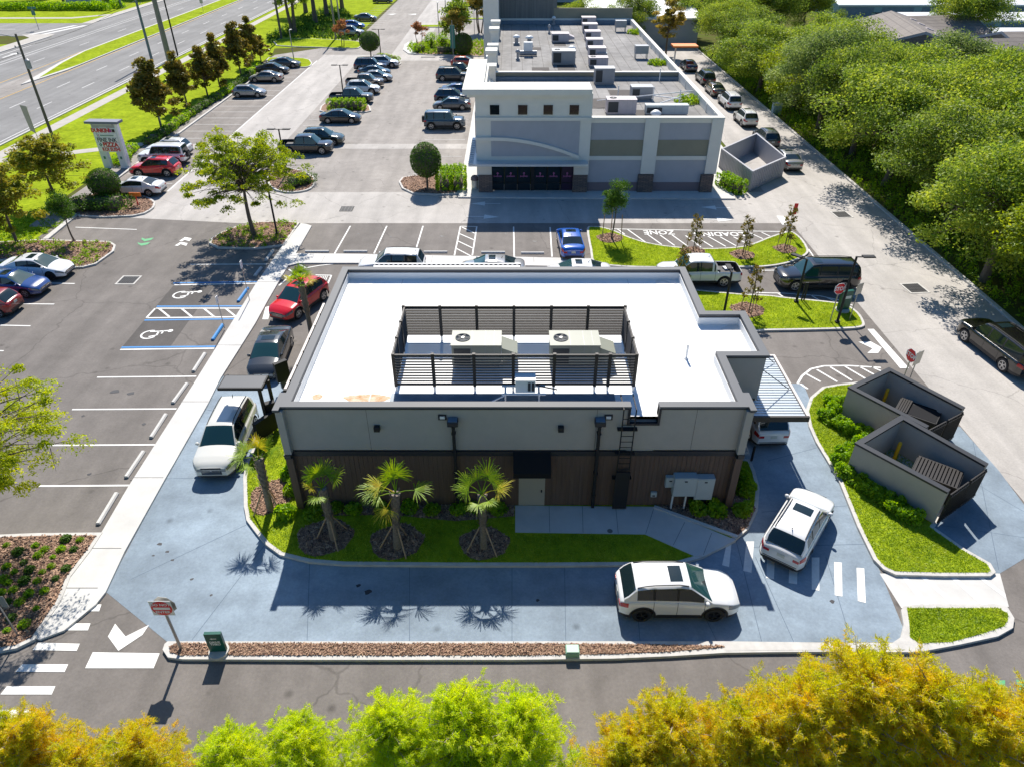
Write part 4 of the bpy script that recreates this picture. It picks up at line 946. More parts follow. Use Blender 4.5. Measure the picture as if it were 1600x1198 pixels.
CARS = [
 ('crossover', 'white', (1057, 921), 0, 'white crossover with black wheel arches leaving along the blue concrete lane in front', LANE, dict(darkrim=True)),
 ('crossover', 'white', (1249, 817), 53, 'white crossover turning over the zebra stripes, its rear window and tail lights showing', LANE, {}),
 ('crossover', 'white', (1209, 660), 92, 'white crossover half hidden under the slatted canopy', LANE, {}),
 ('suv', 'pearl', (354, 681), -88, 'pearl white seven seater with roof rails beside the order canopy', LANE, {}),
 ('sedan', 'graphite', (423, 549), -87, 'dark grey sedan nosing up to the order canopy', LANE, {}),
 ('crossover', 'red', (467, 465), -113, 'red crossover rounding the left rear corner of the building', LANE, {}),
 ('suv', 'white', (613, 411), 180, 'big white SUV behind the building beyond the rear canopy', LANE, dict(scale=.95)),
 ('sedan', 'silver', (768, 420), 180, 'pale sedan of which only the roof shows over the rear canopy', LANE, {}),
 ('sedan', 'white', (902, 427), 180, 'white sedan behind the right half of the rear parapet', LANE, {}),
 ('pickup', 'white', (1091, 425), 180, 'white crew cab pickup with tools in its open bed', LANE, dict(scale=.98)),
 ('long_suv', 'black', (1276, 431), 180, 'black and tan old long SUV waiting by the lamp post', LANE, {}),
 ('long_suv', 'black', (1563, 538), 98, 'glossy black full size SUV driving up the pale road under the woods', None, {}),
 ('sedan', 'blue', (891, 377), 92, 'bright blue sedan nosed into the stall row by the loading zone', None, {}),
 ('sedan', 'white', (58, 418), -3, 'white sedan with black grille and sunroof by the planted island', None, dict(darkrim=True)),
 ('sedan', 'deepblue', (18, 444), -4, 'dark blue sedan between the white sedan and the small red hatchback', None, {}),
 ('hatch', 'darkred', (-24, 474), 178, 'dark red hatchback cut by the left edge of the picture', None, {}),
 ('sedan', 'white', (214, 293), 180, 'white sedan beside the clipped ball tree and red sign post', LOT, {}),
 ('crossover', 'red', (242, 261), 180, 'bright red crossover next to the tall tenant sign', LOT, {}),
 ('boxy', 'white', (256, 244), 180, 'white SUV with a spare wheel on its back, second behind the red crossover', LOT, {}),
 ('crossover', 'white', (263, 231), 180, 'white crossover at the far end of the trio by the tenant sign', LOT, {}),
 ('hatch', 'silver', (390, 144), 0, 'silver white hatchback alone below the magnolia row', LOT, {}),
 ('sedan', 'champagne', (416, 121), 180, 'champagne sedan nosed in to the magnolia hedge', LOT, {}),
 ('sedan', 'graphite', (426, 108), 0, 'dark sedan between the champagne and the grey sedans', LOT, {}),
 ('sedan', 'grey', (445, 99), 0, 'grey sedan by the small grass island with a lamp post', LOT, {}),
 ('pickup', 'black', (478, 227), 0, 'black crew cab pickup behind the feathery tree', LOT, dict(scale=.95)),
 ('crossover', 'green', (504, 214), 0, 'dark green crossover beside the black pickup', LOT, {}),
 ('sedan', 'black', (532, 183), 0, 'black sedan below the long clipped hedge island', LOT, {}),
 ('pickup', 'graphite', (549, 151), 0, 'dark grey pickup just above the long clipped hedge island', LOT, dict(scale=.95)),
 ('crossover', 'white', (567, 137), 0, 'white crossover between two dark pickups', LOT, {}),
 ('pickup', 'tan', (570, 127), 0, 'brown black pickup fourth from the far end of the middle row', LOT, dict(scale=.9)),
 ('sedan', 'silver', (587, 120), 0, 'silver sedan third from the far end of the middle row', LOT, {}),
 ('sedan', 'steelblue', (585, 112), 0, 'slate blue sedan under the navy SUV in the middle row', LOT, {}),
 ('suv', 'navy', (579, 102), 0, 'navy blue SUV near the far end of the middle row', LOT, {}),
 ('crossover', 'white', (600, 97), 0, 'white crossover last in the middle row by the round island', LOT, {}),
 ('boxy', 'steelblue', (695, 190), 0, 'slate blue square SUV with rear spare wheel facing the shops', LOT, {}),
 ('sedan', 'grey', (706, 163), 180, 'dark grey sedan with silver wheels facing away from the shops', LOT, {}),
 ('crossover', 'navy', (706, 150), 0, 'navy crossover behind the dark grey sedan by the shops', LOT, {}),
 ('sedan', 'deepblue', (717, 141), 0, 'blue car of which the roof shows by the white cornice', LOT, {}),
 ('suv', 'graphite', (708, 117), 0, 'charcoal SUV beside the black pickup by the shops', LOT, {}),
 ('pickup', 'black', (716, 108), 0, 'black pickup beside the orange red car', LOT, dict(scale=.85)),
 ('hatch', 'orange', (726, 98), 0, 'orange red hatchback by the far flower bed', LOT, {}),
 ('sedan', 'grey', (571, 28), 0, 'slate sedan beneath the tall grove at the top', LOT, {}),
 ('hatch', 'blue', (553, 40), 0, 'small bright blue car at the top beside the silver SUV', LOT, {}),
 ('suv', 'silver', (548, 50), 0, 'silver SUV by the little russet tree at the top', LOT, {}),
 ('sedan', 'navy', (598, 1), 0, 'dark car cut by the top edge of the picture', LOT, {}),
 ('sedan', 'navy', (1076, 103), 92, 'dark blue sedan first in line below the orange awning', Q, {}),
 ('suv', 'graphite', (1102, 121), 92, 'charcoal SUV second in line with its brake lights on', Q, {}),
 ('sedan', 'tan', (1117, 140), 92, 'dark brown sedan third in line on the shaded road', Q, {}),
 ('suv', 'white', (1140, 157), 92, 'white SUV fourth in line on the shaded road', Q, {}),
 ('crossover', 'pearl', (1165, 183), 92, 'pearl white crossover fifth in line on the shaded road', Q, {}),
 ('crossover', 'grey', (1197, 214), 92, 'grey crossover sixth in line on the road by the woods', Q, {}),
 ('sedan', 'silver', (1229, 249), 92, 'silver sedan last in line passing the grey bin enclosure', Q, {}),
]
VEH = []
for k, p, pos, h, lab, grp, kw in CARS:
    L = cp(*pos, .62 if k in ('sedan', 'hatch') else .78)
    if pos == (1209, 660): L = (12.85, 29.6)
    VEH.append(car(k, p, L, h, lab, grp, **kw))
# loads and second colours
tr = [o for o in VEH if o['label'].startswith('white crew cab')][0]
b = MB(); b.cbox((0, 0, 0), (.55, 1.55, .38), 0, 0, .03); b.cbox((0, 0, .2), (.5, 1.5, .03), 0, 0)
o = b.build('tool_box', M['grille'], loc=(tr.location.x + 1.05, tr.location.y, 1.08)); tag(o, 'black tool box across the front of the white pickup bed', 'tool box')
b = MB(); b.cbox((0, 0, 0), (.6, .45, .3), .2, 0, .02); b.cbox((0, 0, .16), (.62, .47, .04), .2, 0, .01)
o = b.build('cool_box', M['white'], loc=(tr.location.x + 2.1, tr.location.y + .2, .87)); tag(o, 'white lidded box lying in the open bed of the white pickup', 'box')

# ------------------------------------------------------------------ the flat roofed restaurant
def ribbon(b, path, dout, din, z0, z1, mi=0, closed=False):
    """band of constant width along a path; dout to the left of travel, din to the right"""
    def off(d):
        P = [Vector(p) for p in path]; n = len(P); o = []
        for i in range(n):
            ds = []
            if closed or i > 0: ds.append((P[i] - P[i - 1]).normalized())
            if closed or i < n - 1: ds.append((P[(i + 1) % n] - P[i]).normalized())
            ns = [Vector((-q.y, q.x)) for q in ds]; m = sum(ns, Vector((0, 0))).normalized()
            o.append(P[i] + m * d / max(.3, m.dot(ns[0])))
        return o
    A, B = off(dout), off(-din); n = len(path)
    for i in range(n if closed else n - 1):
        j = (i + 1) % n; a, c, d, e = A[i], A[j], B[j], B[i]
        vs = [(*a, z0), (*c, z0), (*d, z0), (*e, z0), (*a, z1), (*c, z1), (*d, z1), (*e, z1)]
        fs = [(3, 2, 1, 0)[::-1], (4, 5, 6, 7)[::-1], (0, 1, 5, 4), (2, 3, 7, 6)]
        if not closed and i == 0: fs.append((3, 0, 4, 7))
        if not closed and i == n - 2: fs.append((1, 2, 6, 5))
        b.add(vs, fs, mi)
RX0, RX1, RY0, RY1 = -9.35, 9.55, 23.3, 36.15; ZT = 5.76; ZD = 5.17
NX0, NX1 = 4.87, 6.02
base = thing('restaurant_building', 'low flat roofed building with a white roof deck and brown and grey walls', 'building', (0, 30, 0))
def rp(mb, name, mats, lab=None, parent=None, **k):   # parts are modelled in world coordinates; the base Empty stands at (0,30,0)
    mb.v = [(v[0], v[1] - 30, v[2]) for v in mb.v]
    o = mb.build(name, mats, parent or base, **k)
    if lab: o['label'] = lab
    return o
low = [(NX0, RY0), (RX0, RY0), (RX0, RY1), (RX1, RY1), (RX1, RY0), (NX1, RY0)]
up = [(NX0, RY0), (RX0, RY0), (RX0, RY1), (RX1, RY1), (RX1, 31.1), (11.55, 31.1), (11.55, 27.15), (RX1, 27.15), (RX1, RY0), (NX1, RY0)]
b = MB(); ribbon(b, low, 0, .25, .1, 3.10, 0); b.box(NX0, NX1, RY0, RY0 + .25, .1, 3.10, 0)
for x in np.arange(RX0 + .1, RX1, .20): b.box(x, x + .03, RY0 - .018, RY0, .2, 3.1, 0)
for y in np.arange(RY0 + .1, RY1, .20): b.box(RX0 - .018, RX0, y, y + .03, .2, 3.1, 0); b.box(RX1, RX1 + .018, y, y + .03, .2, 3.1, 0)
for x0, x1 in ((RX0 - .30, RX0 + .0), (RX1 - .0, RX1 + .30)): b.box(x0, x1, RY0 - .25, RY0 + .8, .1, 3.12, 0)
b.box(RX1 + .002, 11.5, 27.2, 31.05, .1, 3.3, 0)
rp(b, 'siding_wall', M['siding'], 'brown ribbed lower wall')
b = MB(); ribbon(b, low, .05, 0, 3.10, 3.36, 0); b.box(NX0, NX1, RY0 - .05, RY0, 3.10, 3.36, 0)
for x0, x1 in ((RX0 - .33, RX0 - .051), (RX1 + .051, RX1 + .33)): b.box(x0, x1, RY0 - .29, RY0 + .82, 3.12, 3.34, 0)
rp(b, 'belt_course', M['capd'], 'dark belt between grey and brown wall')
b = MB(); ribbon(b, low[:1] + low[1:], 0, .22, 3.10, 3.40, 0)
ribbon(b, up, 0, .25, 3.36, 5.58, 0); b.box(NX0, NX1, RY0, RY0 + .25, 3.10, 4.86, 0)
for x0, x1 in ((RX0 - .30, RX0 - .002), (RX1 + .002, RX1 + .30)): b.box(x0, x1, RY0 - .25, RY0 + .8, 3.34, 5.60, 0)
b.box(RX1 + .002, 11.54, 27.17, 31.08, 3.30, 3.40, 0)
for x in (-6.0, 3.5, 7.6): b.box(x, x + .012, RY0 - .004, RY0, 3.37, 5.55, 1)
rp(b, 'stucco_wall', [M['stucco'], M['capd']], 'warm grey upper wall')
b = MB(); ribbon(b, up, .06, .27, 5.58, 5.66, 1); ribbon(b, up, .10, .27, 5.662, ZT, 0)
for s, x0, x1 in ((-1, RX0 - .36, RX0 - .101), (1, RX1 + .101, RX1 + .36)): b.box(x0, x1, RY0 - .33, RY0 + .9, 5.66, ZT - .003, 0); b.box(x0 + .03, x1 - .03, RY0 - .29, RY0 + .86, 5.60, 5.66, 1)
for x in (NX0 - .10, NX1): b.box(x, x + .10, RY0 - .07, RY0 + .30, 4.86, 5.58, 1)
b.box(NX0 - .1, NX1 + .1, RY0 - .08, RY0 + .05, 4.78, 4.88, 1)
rp(b, 'parapet_coping', [M['capg'], M['capd']], 'grey metal coping round the roof')
b = MB(); ribbon(b, up, -.25, .29, ZD, 5.57, 0)
ub = inset([up[1], up[2], up[3], up[4], up[5], up[6], up[7], up[8]], .27)
b.flat([(RX0 + .2, RY0 + .2), (RX0 + .2, RY1 - .2), (RX1 - .2, RY1 - .2), (RX1 - .2, 30.9), (11.35, 30.9), (11.35, 27.35), (RX1 - .2, 27.35), (RX1 - .2, RY0 + .2), (NX1, RY0 + .2), (NX1, RY0 + .05), (NX0, RY0 + .05), (NX0, RY0 + .2)], ZD)
rp(b, 'roof', M['roofw'], 'white membrane roof')
b = MB()
for y in np.arange(25.4, 35.6, 1.83): b.box(RX0 + .27, RX1 - .27, y, y + .045, ZD + .001, ZD + .006, 0)
for x in (-6.1, 6.4): b.box(x, x + .045, RY0 + .27, RY1 - .27, ZD + .002, ZD + .007, 0)
rp(b, 'membrane_seams', M['seam'])
b = MB()
for x, y, r in ((-7.9, 34.6, .8), (8.4, 35.2, .5), (7.9, 24.6, .7), (10.9, 30.4, .4), (-3.5, 33.4, .5), (3.5, 31.6, .4)): b = MB(); b.flat(disc0((x, y), r, 20), ZD + .0005 + .009); rp(b, 'ponding_stain', M['pond'])
b = MB()
b.box(-5.2, 4.4, 24.1, 24.95, ZD + .011, ZD + .016, 0);  # blue grey strip paints the louvred screen's shadow onto the roof
rp(b, 'screen_shadow_strip', M['bluegrey'], 'blue grey walkway membrane')
b = MB(); b.flat(disc((-8.35, 24.7), .22), ZD + .006); b.flat(disc((-6.2, 24.6), .3, sx=3.4), ZD + .006); b.flat(disc((-5.6, 23.9), .18, sx=3), ZD + .008); b.flat(disc((-.2, 24.15), .16, sx=4), ZD + .02)
rp(b, 'water_stain', M['rust'], 'rusty puddle stains at the roof corner')
b = MB(); b.box(.30, 1.46, RY0 - .03, RY0 - .001, .17, 2.3, 0); b.box(1.28, 1.34, RY0 - .08, RY0 - .03, 1.0, 1.12, 1)
rp(b, 'door', [M['door'], M['capd']], 'tan service door')
a0 = FY(802, 747, 22.45); a1 = FY(861, 747, 22.45)
b = MB(); b.add([(a0[0], RY0 - .05, 3.34), (a1[0], RY0 - .05, 3.34), (a1[0], 22.45, a0[2] + .25), (a0[0], 22.45, a0[2] + .25), (a0[0], 22.45, a0[2]), (a1[0], 22.45, a0[2]), (a0[0], RY0 - .05, a0[2]), (a1[0], RY0 - .05, a0[2])],
               [(0, 1, 2, 3)[::-1], (3, 2, 5, 4)[::-1], (0, 3, 4, 6), (1, 7, 5, 2), (4, 5, 7, 6)], 0)
rp(b, 'awning', M['blackfab'], 'black awning over the service door')
for x0, x1, ox in ((708, 706, -1), (937, 925, 1)):
    t = FY(x0, 668, 23.1); g = FY(x1, 782, 23.1); X = t[0]
    b = MB(); b.box(X - .06, X + .06, 23.06, 23.24, .2, t[2] + .1, 0)
    for z in (.9, 2.2, 3.4, 4.4): b.box(X - .09, X + .09, 23.05, 23.27, z, z + .05, 0)
    d = rp(b, 'downspout', M['black'])
    b = MB(); b.cbox((X, 23.08, t[2] + .30), (.44, .36, .26), 0, 0, .03); b.tube([(X, 23.08, t[2] + .18), (X, 23.1, t[2] + .0)], [.2, .07], 4, 0); b.box(X - .19, X + .19, 22.93, 23.25, t[2] + .43, t[2] + .445, 1)
    d2 = rp(b, 'conductor_head', [M['capd'], M['bluegrey']])
    for px_ in ((691, 652, 1) if ox < 0 else (951, 652, 1),):
        p = FY(px_[0], px_[1], 23.25)
        b = MB(); b.box(p[0] - .17, p[0] + .17, 23.25, 23.31, p[2] - .13, p[2] + .13, 0); b.box(p[0] - .10, p[0] + .10, 23.235, 23.249, p[2] - .07, p[2] + .07, 1)  # white inset paints the bright sky seen through the opening
        rp(b, 'overflow_scupper', [M['capd'], M['white']])
for x, y in ((589, 669), (876.5, 669.5)):
    p = FY(x, y, 23.2); b = MB(); b.cbox((p[0], 23.19, p[2]), (.24, .2, .26), 0, 0, .02); rp(b, 'wall_light', M['black'], 'small black wall light')
# ladder
b = MB(); xl, xr = FY(977, 655, 23.05)[0] - .12, FY(990, 655, 23.05)[0] + .05
for x in (xl, xr): b.box(x, x + .045, 23.02, 23.07, .2, 5.75, 0); b.box(x, x + .045, 23.07, 24.1, 5.70, 5.75, 0)
for z in np.arange(.45, 5.5, .3): b.cyl((xl, 23.045, z), .016, xr - xl, 6, 0, axis='x')
for z in (1.9, 3.3, 4.6): b.box(xl - .14, xr + .18, 23.07, 23.29, z, z + .05, 0)
b.box(xl - .03, xr + .08, 22.97, 23.01, .25, 2.4, 0)
rp(b, 'roof_ladder', M['black'], 'black roof ladder with a locked guard panel')
# exit side canopy with slats
cn = MB(); X0, X1, Y0, Y1, Z = 9.97, 13.6, 25.75, 31.05, 3.0
cn.box(X0, X1, Y0, Y0 + .12, Z, Z + .28, 0); cn.box(X1 - .12, X1, Y0 + .12, Y1, Z, Z + .28, 1); cn.box(X0 + 1.6, X1 - .12, Y1 - .12, Y1, Z, Z + .28, 1)
cn.box(X0, X0 + .1, Y0 + .12, 27.1, Z, Z + .24, 0)
for x in (11.75, 12.6, 13.3): cn.box(x, x + .07, Y0 + .12, Y1 - .12, Z + .02, Z + .12, 0)
for x in (10.5, 11.1): cn.box(x, x + .07, Y0 + .12, 27.1, Z + .02, Z + .12, 0)
co = rp(cn, 'exit_canopy', [M['steel'], M['pinkmem']], 'flat metal canopy over the pick up window')
sl = MB()
for y in np.arange(Y0 + .2, Y1 - .15, .205):
    sl.box(11.62 if y > 27.0 else X0 + .12, X1 - .14, y, y + .125, Z + .125, Z + .215, 0)
rp(sl, 'canopy_slats', M['slat'], parent=co)
for ya, yb in ((27.6, 28.3), (30.3, 30.6)):
    b = MB(); b.tube([(11.6, ya, 4.7), (13.35, yb - .3, Z + .25)], .022, 6, 0); rp(b, 'hanger_rod', M['black'], parent=co)
b = MB(); b.box(9.57, 9.66, 25.0, 26.6, 1.0, 2.4, 0); b.box(9.66, 9.68, 25.08, 26.52, 1.08, 2.32, 1); rp(b, 'pickup_window', [M['capd'], M['shopglass']])
# trellis canopy down the left wall, flat canopy behind
b = MB(); b.box(-10.85, -10.72, 27.6, 36.1, 3.35, 3.55, 1); b.box(-10.60, -10.50, 27.6, 36.1, 3.38, 3.53, 1); b.box(-10.85, -9.36, 27.46, 27.6, 3.3, 3.56, 0)
for y in np.arange(27.75, 36.0, .26): b.box(-10.49, -9.37, y, y + .13, 3.36, 3.48, 0)
for y in np.arange(28.2, 36.0, 1.3): b.box(-10.72, -9.42, y, y + .08, 3.49, 3.62, 0)
rp(b, 'side_trellis', [M['black'], M['pinkmem']], 'pale trellis canopy along the left wall')
b = MB(); b.box(-8.7, .5, 36.26, 41.1, 3.45, 3.6, 0); b.box(-8.75, .55, 41.1, 41.2, 3.42, 3.66, 0)
for x in np.arange(-8.6, .45, .3): b.box(x, x + .16, 41.02, 41.09, 3.6, 3.66, 1)
for x in (-8.5, -4.2, .2): b.box(x, x + .15, 40.7, 40.85, .16, 3.45, 1)
rp(b, 'rear_canopy', [M['white'], M['capd']], 'white flat canopy on posts behind the building')
# service cabinets on the wall, electrical things standing on legs
def cab(name, label, x0, x1, ytop, ybot, dep, legs=False):
    a = FY(x0, ytop, 23.0 - dep + .2); c = FY(x1, ybot, 23.0 - dep + .2)
    t = thing(name, label, 'electrical box', ((a[0] + c[0]) / 2, 23.28, .16)); w = (c[0] - a[0]) / 2; z0, z1 = c[2] - .16, a[2] - .16
    b = MB(); b.box(-w, w, -dep, 0, z0, z1, 0); b.build('cabinet', M['cabinet'], t)
    b = MB(); b.box(-w + .03, w - .03, -dep - .012, -dep - .001, z0 + .03, z1 - .04, 0); b.cbox((0, -dep - .02, z1 - .18), (.12, .02, .06), 0, 1); b.build('door', [M['cabinet'], M['ink']], t)
    if legs:
        for s in (-w + .08, w * .35):
            b = MB(); b.cyl((s, -dep / 2, 0), .045, z0, 8); b.build('leg', M['white'], t)
    return t
cab('electrical_cabinet', 'wide pale grey electrical cabinet on two white legs', 1056, 1086, 749, 777, .40, True)
cab('electrical_cabinet', 'tall pale grey electrical cabinet nearest the corner pilaster', 1091, 1112, 750, 782, .34)
cab('meter_box', 'small square meter box left of the electrical cabinets', 1042, 1054, 748, 763, .2)
cab('outlet_box', 'tiny grey wall box low on the brown siding', 1018, 1026, 771, 778, .1)
# ------------------------------------------------------------------ things on the white roof
sc_ = thing('roof_screen', 'dark louvred screen standing round the two roof units', 'screen', (0, 27.3, ZD))
def louver(p0, p1, posts, out, zlo=.33, zhi=1.83):
    p0, p1 = Vector(p0), Vector(p1); d = (p1 - p0); Ln = d.length; d.normalize(); ang = math.atan2(d.y, d.x)
    b = MB()
    for z in np.arange(zlo + .02, zhi - .04, .138): b.cbox((*(p0 + d * Ln / 2), z + .02), (Ln, .105, .052), ang, 0, tilt=Matrix.Rotation(out * math.radians(24), 3, 'X'))
    b.cbox((*(p0 + d * Ln / 2), zhi), (Ln, .07, .05), ang, 0); b.cbox((*(p0 + d * Ln / 2), zlo - .02), (Ln, .05, .03), ang, 0)
    o = b.build('louver_panel', M['steel'], sc_)
    for t in posts:
        q = p0 + d * t; b = MB(); b.cbox((q.x, q.y, (zlo + zhi) / 2), (.13, .13, zhi - zlo + .14), ang, 0); b.cyl((q.x, q.y, 0), .05, zlo, 8, 1); b.build('screen_post', [M['steel'], M['white']], sc_)
sx0, sx1, sy0, sy1 = -5.03, 5.27, 25.15 - 27.3, 29.35 - 27.3
fx = [FY(x, 575, 25.15)[0] - sx0 for x in (616, 677, 741, 802, 866, 931, 952, 993)]
bxs = [FY(x, 500, 29.35)[0] - sx0 for x in (632, 688.5, 745, 803, 861, 918, 975)]
louver((sx0, sy0), (sx1, sy0), fx, -1); louver((sx0, sy1), (sx1, sy1), bxs, 1)
louver((sx0, sy0 + .08), (sx0, sy1 - .08), (1.3, 2.7), 1); louver((sx1, sy0 + .08), (sx1, sy1 - .08), (1.3, 2.7), -1)
def rtu(loc, w, d, h, label, m='rtu', hood=True, side='grille', group=None, name='rooftop_unit', rz=0.0, fan=True):
    t = thing(name, label, 'air conditioner', loc, rz, group)
    b = MB(); b.box(-w / 2 + .08, w / 2 - .08, -d / 2 + .08, d / 2 - .08, 0, .16, 1); b.box(-w / 2, w / 2, -d / 2, d / 2, .16, h, 0)
    b.box(-w / 2 - .03, w / 2 + .03, -d / 2 - .03, d / 2 + .03, h, h + .05, 0)
    for x in (-w * .1, w * .18, w * .36): b.box(x, x + .012, -d / 2 - .006, d / 2, .2, h + .054, 1)
    b.build('casing', [M[m], M['rtug']], t)
    b = MB(); b.box(-w / 2 + .1, -w * .12, -d / 2 - .02, -d / 2 - .001, .28, h - .15, 0); b.build('intake_grille', M[side], t)
    if fan:
        r = min(.30, d * .24); b = MB(); b.lathe((-w * .28, 0, h + .051), [(r + .04, 0), (r + .04, .03), (r, .03), (r, .004), (0, .004)], 22, 0); o = b.build('fan_ring', M['fan'], t)
        b = MB()
        for k in range(5): b.cbox((-w * .28 + math.cos(k * 1.257) * r * .5, math.sin(k * 1.257) * r * .5, h + .065), (r * .85, .11, .008), k * 1.257, 0)
        b.cyl((-w * .28, 0, h + .06), .07, .03, 10, 1); b.build('fan_blades', [M['fanb'], M['steelpole']], o)
    if hood:
        b = MB(); x = w / 2 + .031
        b.add([(x, -d * .42, .35), (x + .72, -d * .42, .42), (x + .72, -d * .42, h * .62), (x, -d * .42, h * .86), (x, d * .42, .35), (x + .72, d * .42, .42), (x + .72, d * .42, h * .62), (x, d * .42, h * .86)],
              [(0, 1, 2, 3), (7, 6, 5, 4), (3, 2, 6, 7), (1, 5, 6, 2), (0, 4, 5, 1)], 0); b.build('intake_hood', M[m], t)
    return t
rtu((-1.6, 27.5, ZD), 2.2, 1.25, 1.2, 'left beige roof unit with a round fan inside the louvred screen')
rtu((2.82, 27.5, ZD), 2.2, 1.25, 1.2, 'right beige roof unit with a round fan inside the louvred screen')
t = thing('condenser_unit', 'white condenser box on a low pipe stand before the louvred screen', 'condenser', (.42, 24.5, ZD))
b = MB(); b.box(-.28, .55, -.22, .3, .52, 1.12, 0); b.box(-.3, .57, -.24, .32, 1.12, 1.15, 0); b.build('casing', M['white'], t)
for x in (.24, .40): b = MB(); b.box(x, x + .12, -.235, -.221, .6, 1.02); b.build('vent_grille', M['grille'], t)
b = MB(); b.box(-.85, 1.0, -.30, -.22, .44, .5); b.box(-.85, 1.0, .3, .38, .44, .5)
for x in (-.7, .72): b.box(x - .04, x + .04, -.3, .38, .38, .44); b.cyl((x, -.26, 0), .04, .4, 8); b.cyl((x, .34, 0), .04, .4, 8); b.cyl((x, -.26, 0), .09, .03, 10)
b.build('stand', M['white'], t)
b = MB(); b.tube([(-.75, -.3, .42), (-1.9, -.75, .05), (-2.0, -.8, .05)], .035, 6, 0); b.tube([(.55, .1, .7), (1.0, .2, .5), (1.5, .1, .45)], .03, 6, 1); b.build('pipework', [M['white'], M['grille']], t)
for i, (x, y, h) in enumerate(((1072, 560, .75),)):
    p = G(x, y, ZD); t = tag((lambda q: (q.cyl((0, 0, 0), .12, .05, 12), q.cyl((0, 0, 0), .055, h, 10), q.build('vent_pipe', M['white'], loc=(*p, ZD)))[-1])(MB()), 'lone white vent pipe on the right part of the white roof', 'vent pipe')

# ------------------------------------------------------------------ order point, menu boards
t = thing('order_canopy', 'black flat canopy on two posts over the order point in the left lane', 'canopy', (-12.35, 28.9, .15))
b = MB(); b.box(-2.05, .15, -.55, .6, 2.75, 2.9, 0); b.box(-1.98, .08, -.48, .53, 2.9, 2.905, 1); b.build('canopy_roof', [M['black'], M['capg']], t)
for x, y in ((-.12, -.28), (.14, .35)): b = MB(); b.box(x - .07, x + .07, y - .07, y + .07, -.1, 2.75); b.build('post', M['steel'], t)
b = MB(); b.cbox((.1, .02, 1.2), (.5, .35, .9), .5, 0, .03); b.cbox((-.12, -.08, 1.3), (.03, .3, .45), .5, 1); b.build('order_screen', [M['black'], M['glass']], t)
b = MB(); b.box(-2.0, -1.9, .6, .72, 2.78, 2.86); b.build('clearance_bar', M['black'], t)
for (a, c, z0, z1, lab) in (((404, 692), (437, 668), .2, 1.25, 'low black menu board right below the order canopy posts'), ((436, 608), (455, 600), .5, 1.7, 'black menu board on the kerb behind the order canopy')):
    p, q = Vector(G(*a, .2)), Vector(G(*c, .2)); d = q - p
    t = thing('menu_board', lab, 'menu board', (*((p + q) / 2), .16), math.atan2(d.y, d.x))
    b = MB(); b.box(-d.length / 2, d.length / 2, -.12, .12, z0, z1); b.build('cabinet', M['black'], t)
    b = MB(); b.box(-.2, .2, -.08, .08, 0, z0); b.build('foot', M['capg'], t)

# ------------------------------------------------------------------ bin enclosures
def enclosure(A, B, C, D, label, h=1.95):
    """A left, B back, C front, D right; gates between C and D"""
    t = thing('bin_enclosure', label, 'enclosure', (*((Vector(A) + Vector(D)) / 2), .15)); o = (Vector(A) + Vector(D)) / 2
    loc = lambda p: tuple(Vector(p) - o)
    path = [loc(C), loc(A), loc(B), loc(D)]
    b = MB(); ribbon(b, path, -.0, .2, -.1, h - .15, 0); b.build('wall', M['stucco'], t)
    b = MB(); ribbon(b, path, .04, .24, h - .15, h - .05, 0); b.build('coping', M['capd'], t)
    c, d = Vector(loc(C)), Vector(loc(D)); u = (d - c).normalized(); n = Vector((u.y, -u.x)); ln = (d - c).length
    for k in range(2):
        s, e = c + u * (.15 + k * ln / 2), c + u * (ln / 2 - .02 + k * (ln / 2 - .12)); m = (s + e) / 2 + n * .08
        b = MB(); b.cbox((m.x, m.y, h / 2 - .1), ((e - s).length, .05, h - .25), math.atan2(u.y, u.x), 0)
        for i in range(10): q = s + (e - s) * (i + .5) / 10 + n * .12; b.cbox((q.x, q.y, h / 2 - .1), (.03, .03, h - .3), math.atan2(u.y, u.x), 0)
        for z in (.2, h - .35): b.cbox((m.x + n.x * .04, m.y + n.y * .04, z), ((e - s).length, .05, .06), math.atan2(u.y, u.x), 0)
        b.build('gate', M['steel'], t)
    b = MB(); q = inset([loc(A), loc(B), loc(D), loc(C)], .21); b.flat(q, .01); b.build('floor', M['kerb'], t)
    return t, o
E1 = [(15.89, 25.42), (18.95, 27.50), (18.50, 22.15), (21.20, 23.95)]
E2 = [(17.31, 29.90), (20.16, 31.68), (19.70, 26.55), (22.36, 28.14)]
enclosure(*E1, 'nearer grey walled bin enclosure with a slatted black bin lid inside'); enclosure(*E2, 'farther grey walled bin enclosure holding an open black bin')
def bin_(px_, zr, label, slat, z=.17):
    p = G(*px_, 1.0); t = thing('waste_bin', label, 'waste bin', (*p, z), math.radians(zr))
    b = MB(); b.box(-.95, .95, -.62, .62, .08, 1.05); [b.box(-.98, .98, y, y + .04, .95, 1.1) for y in (-.66, .62)]; [b.box(x, x + .04, -.66, .66, .95, 1.1) for x in (-.98, .94)]
    b.build('container', M['black'], t)
    b = MB()
    if slat:
        for i in range(13): b.cbox((-.88 + i * .146, 0, 1.16), (.10, 1.4, .03), 0, 0)
        b.box(-.95, .95, -.7, -.64, 1.11, 1.17); b.box(-.95, .95, .64, .7, 1.11, 1.17)
    else:
        for i in range(5): b.cbox((-.9 + i * .11, 0, 1.14), (.08, 1.3, .03), 0, 0)
        b.box(-.4, .95, -.5, .5, 1.052, 1.06, 1)
    b.build('lid', [M['steel'], M['blackfab']], t)
bin_((1461, 745), -38, 'black bin with a slatted lid in the nearer enclosure', True); bin_((1432, 648), -38, 'open topped black bin in the farther enclosure', False)
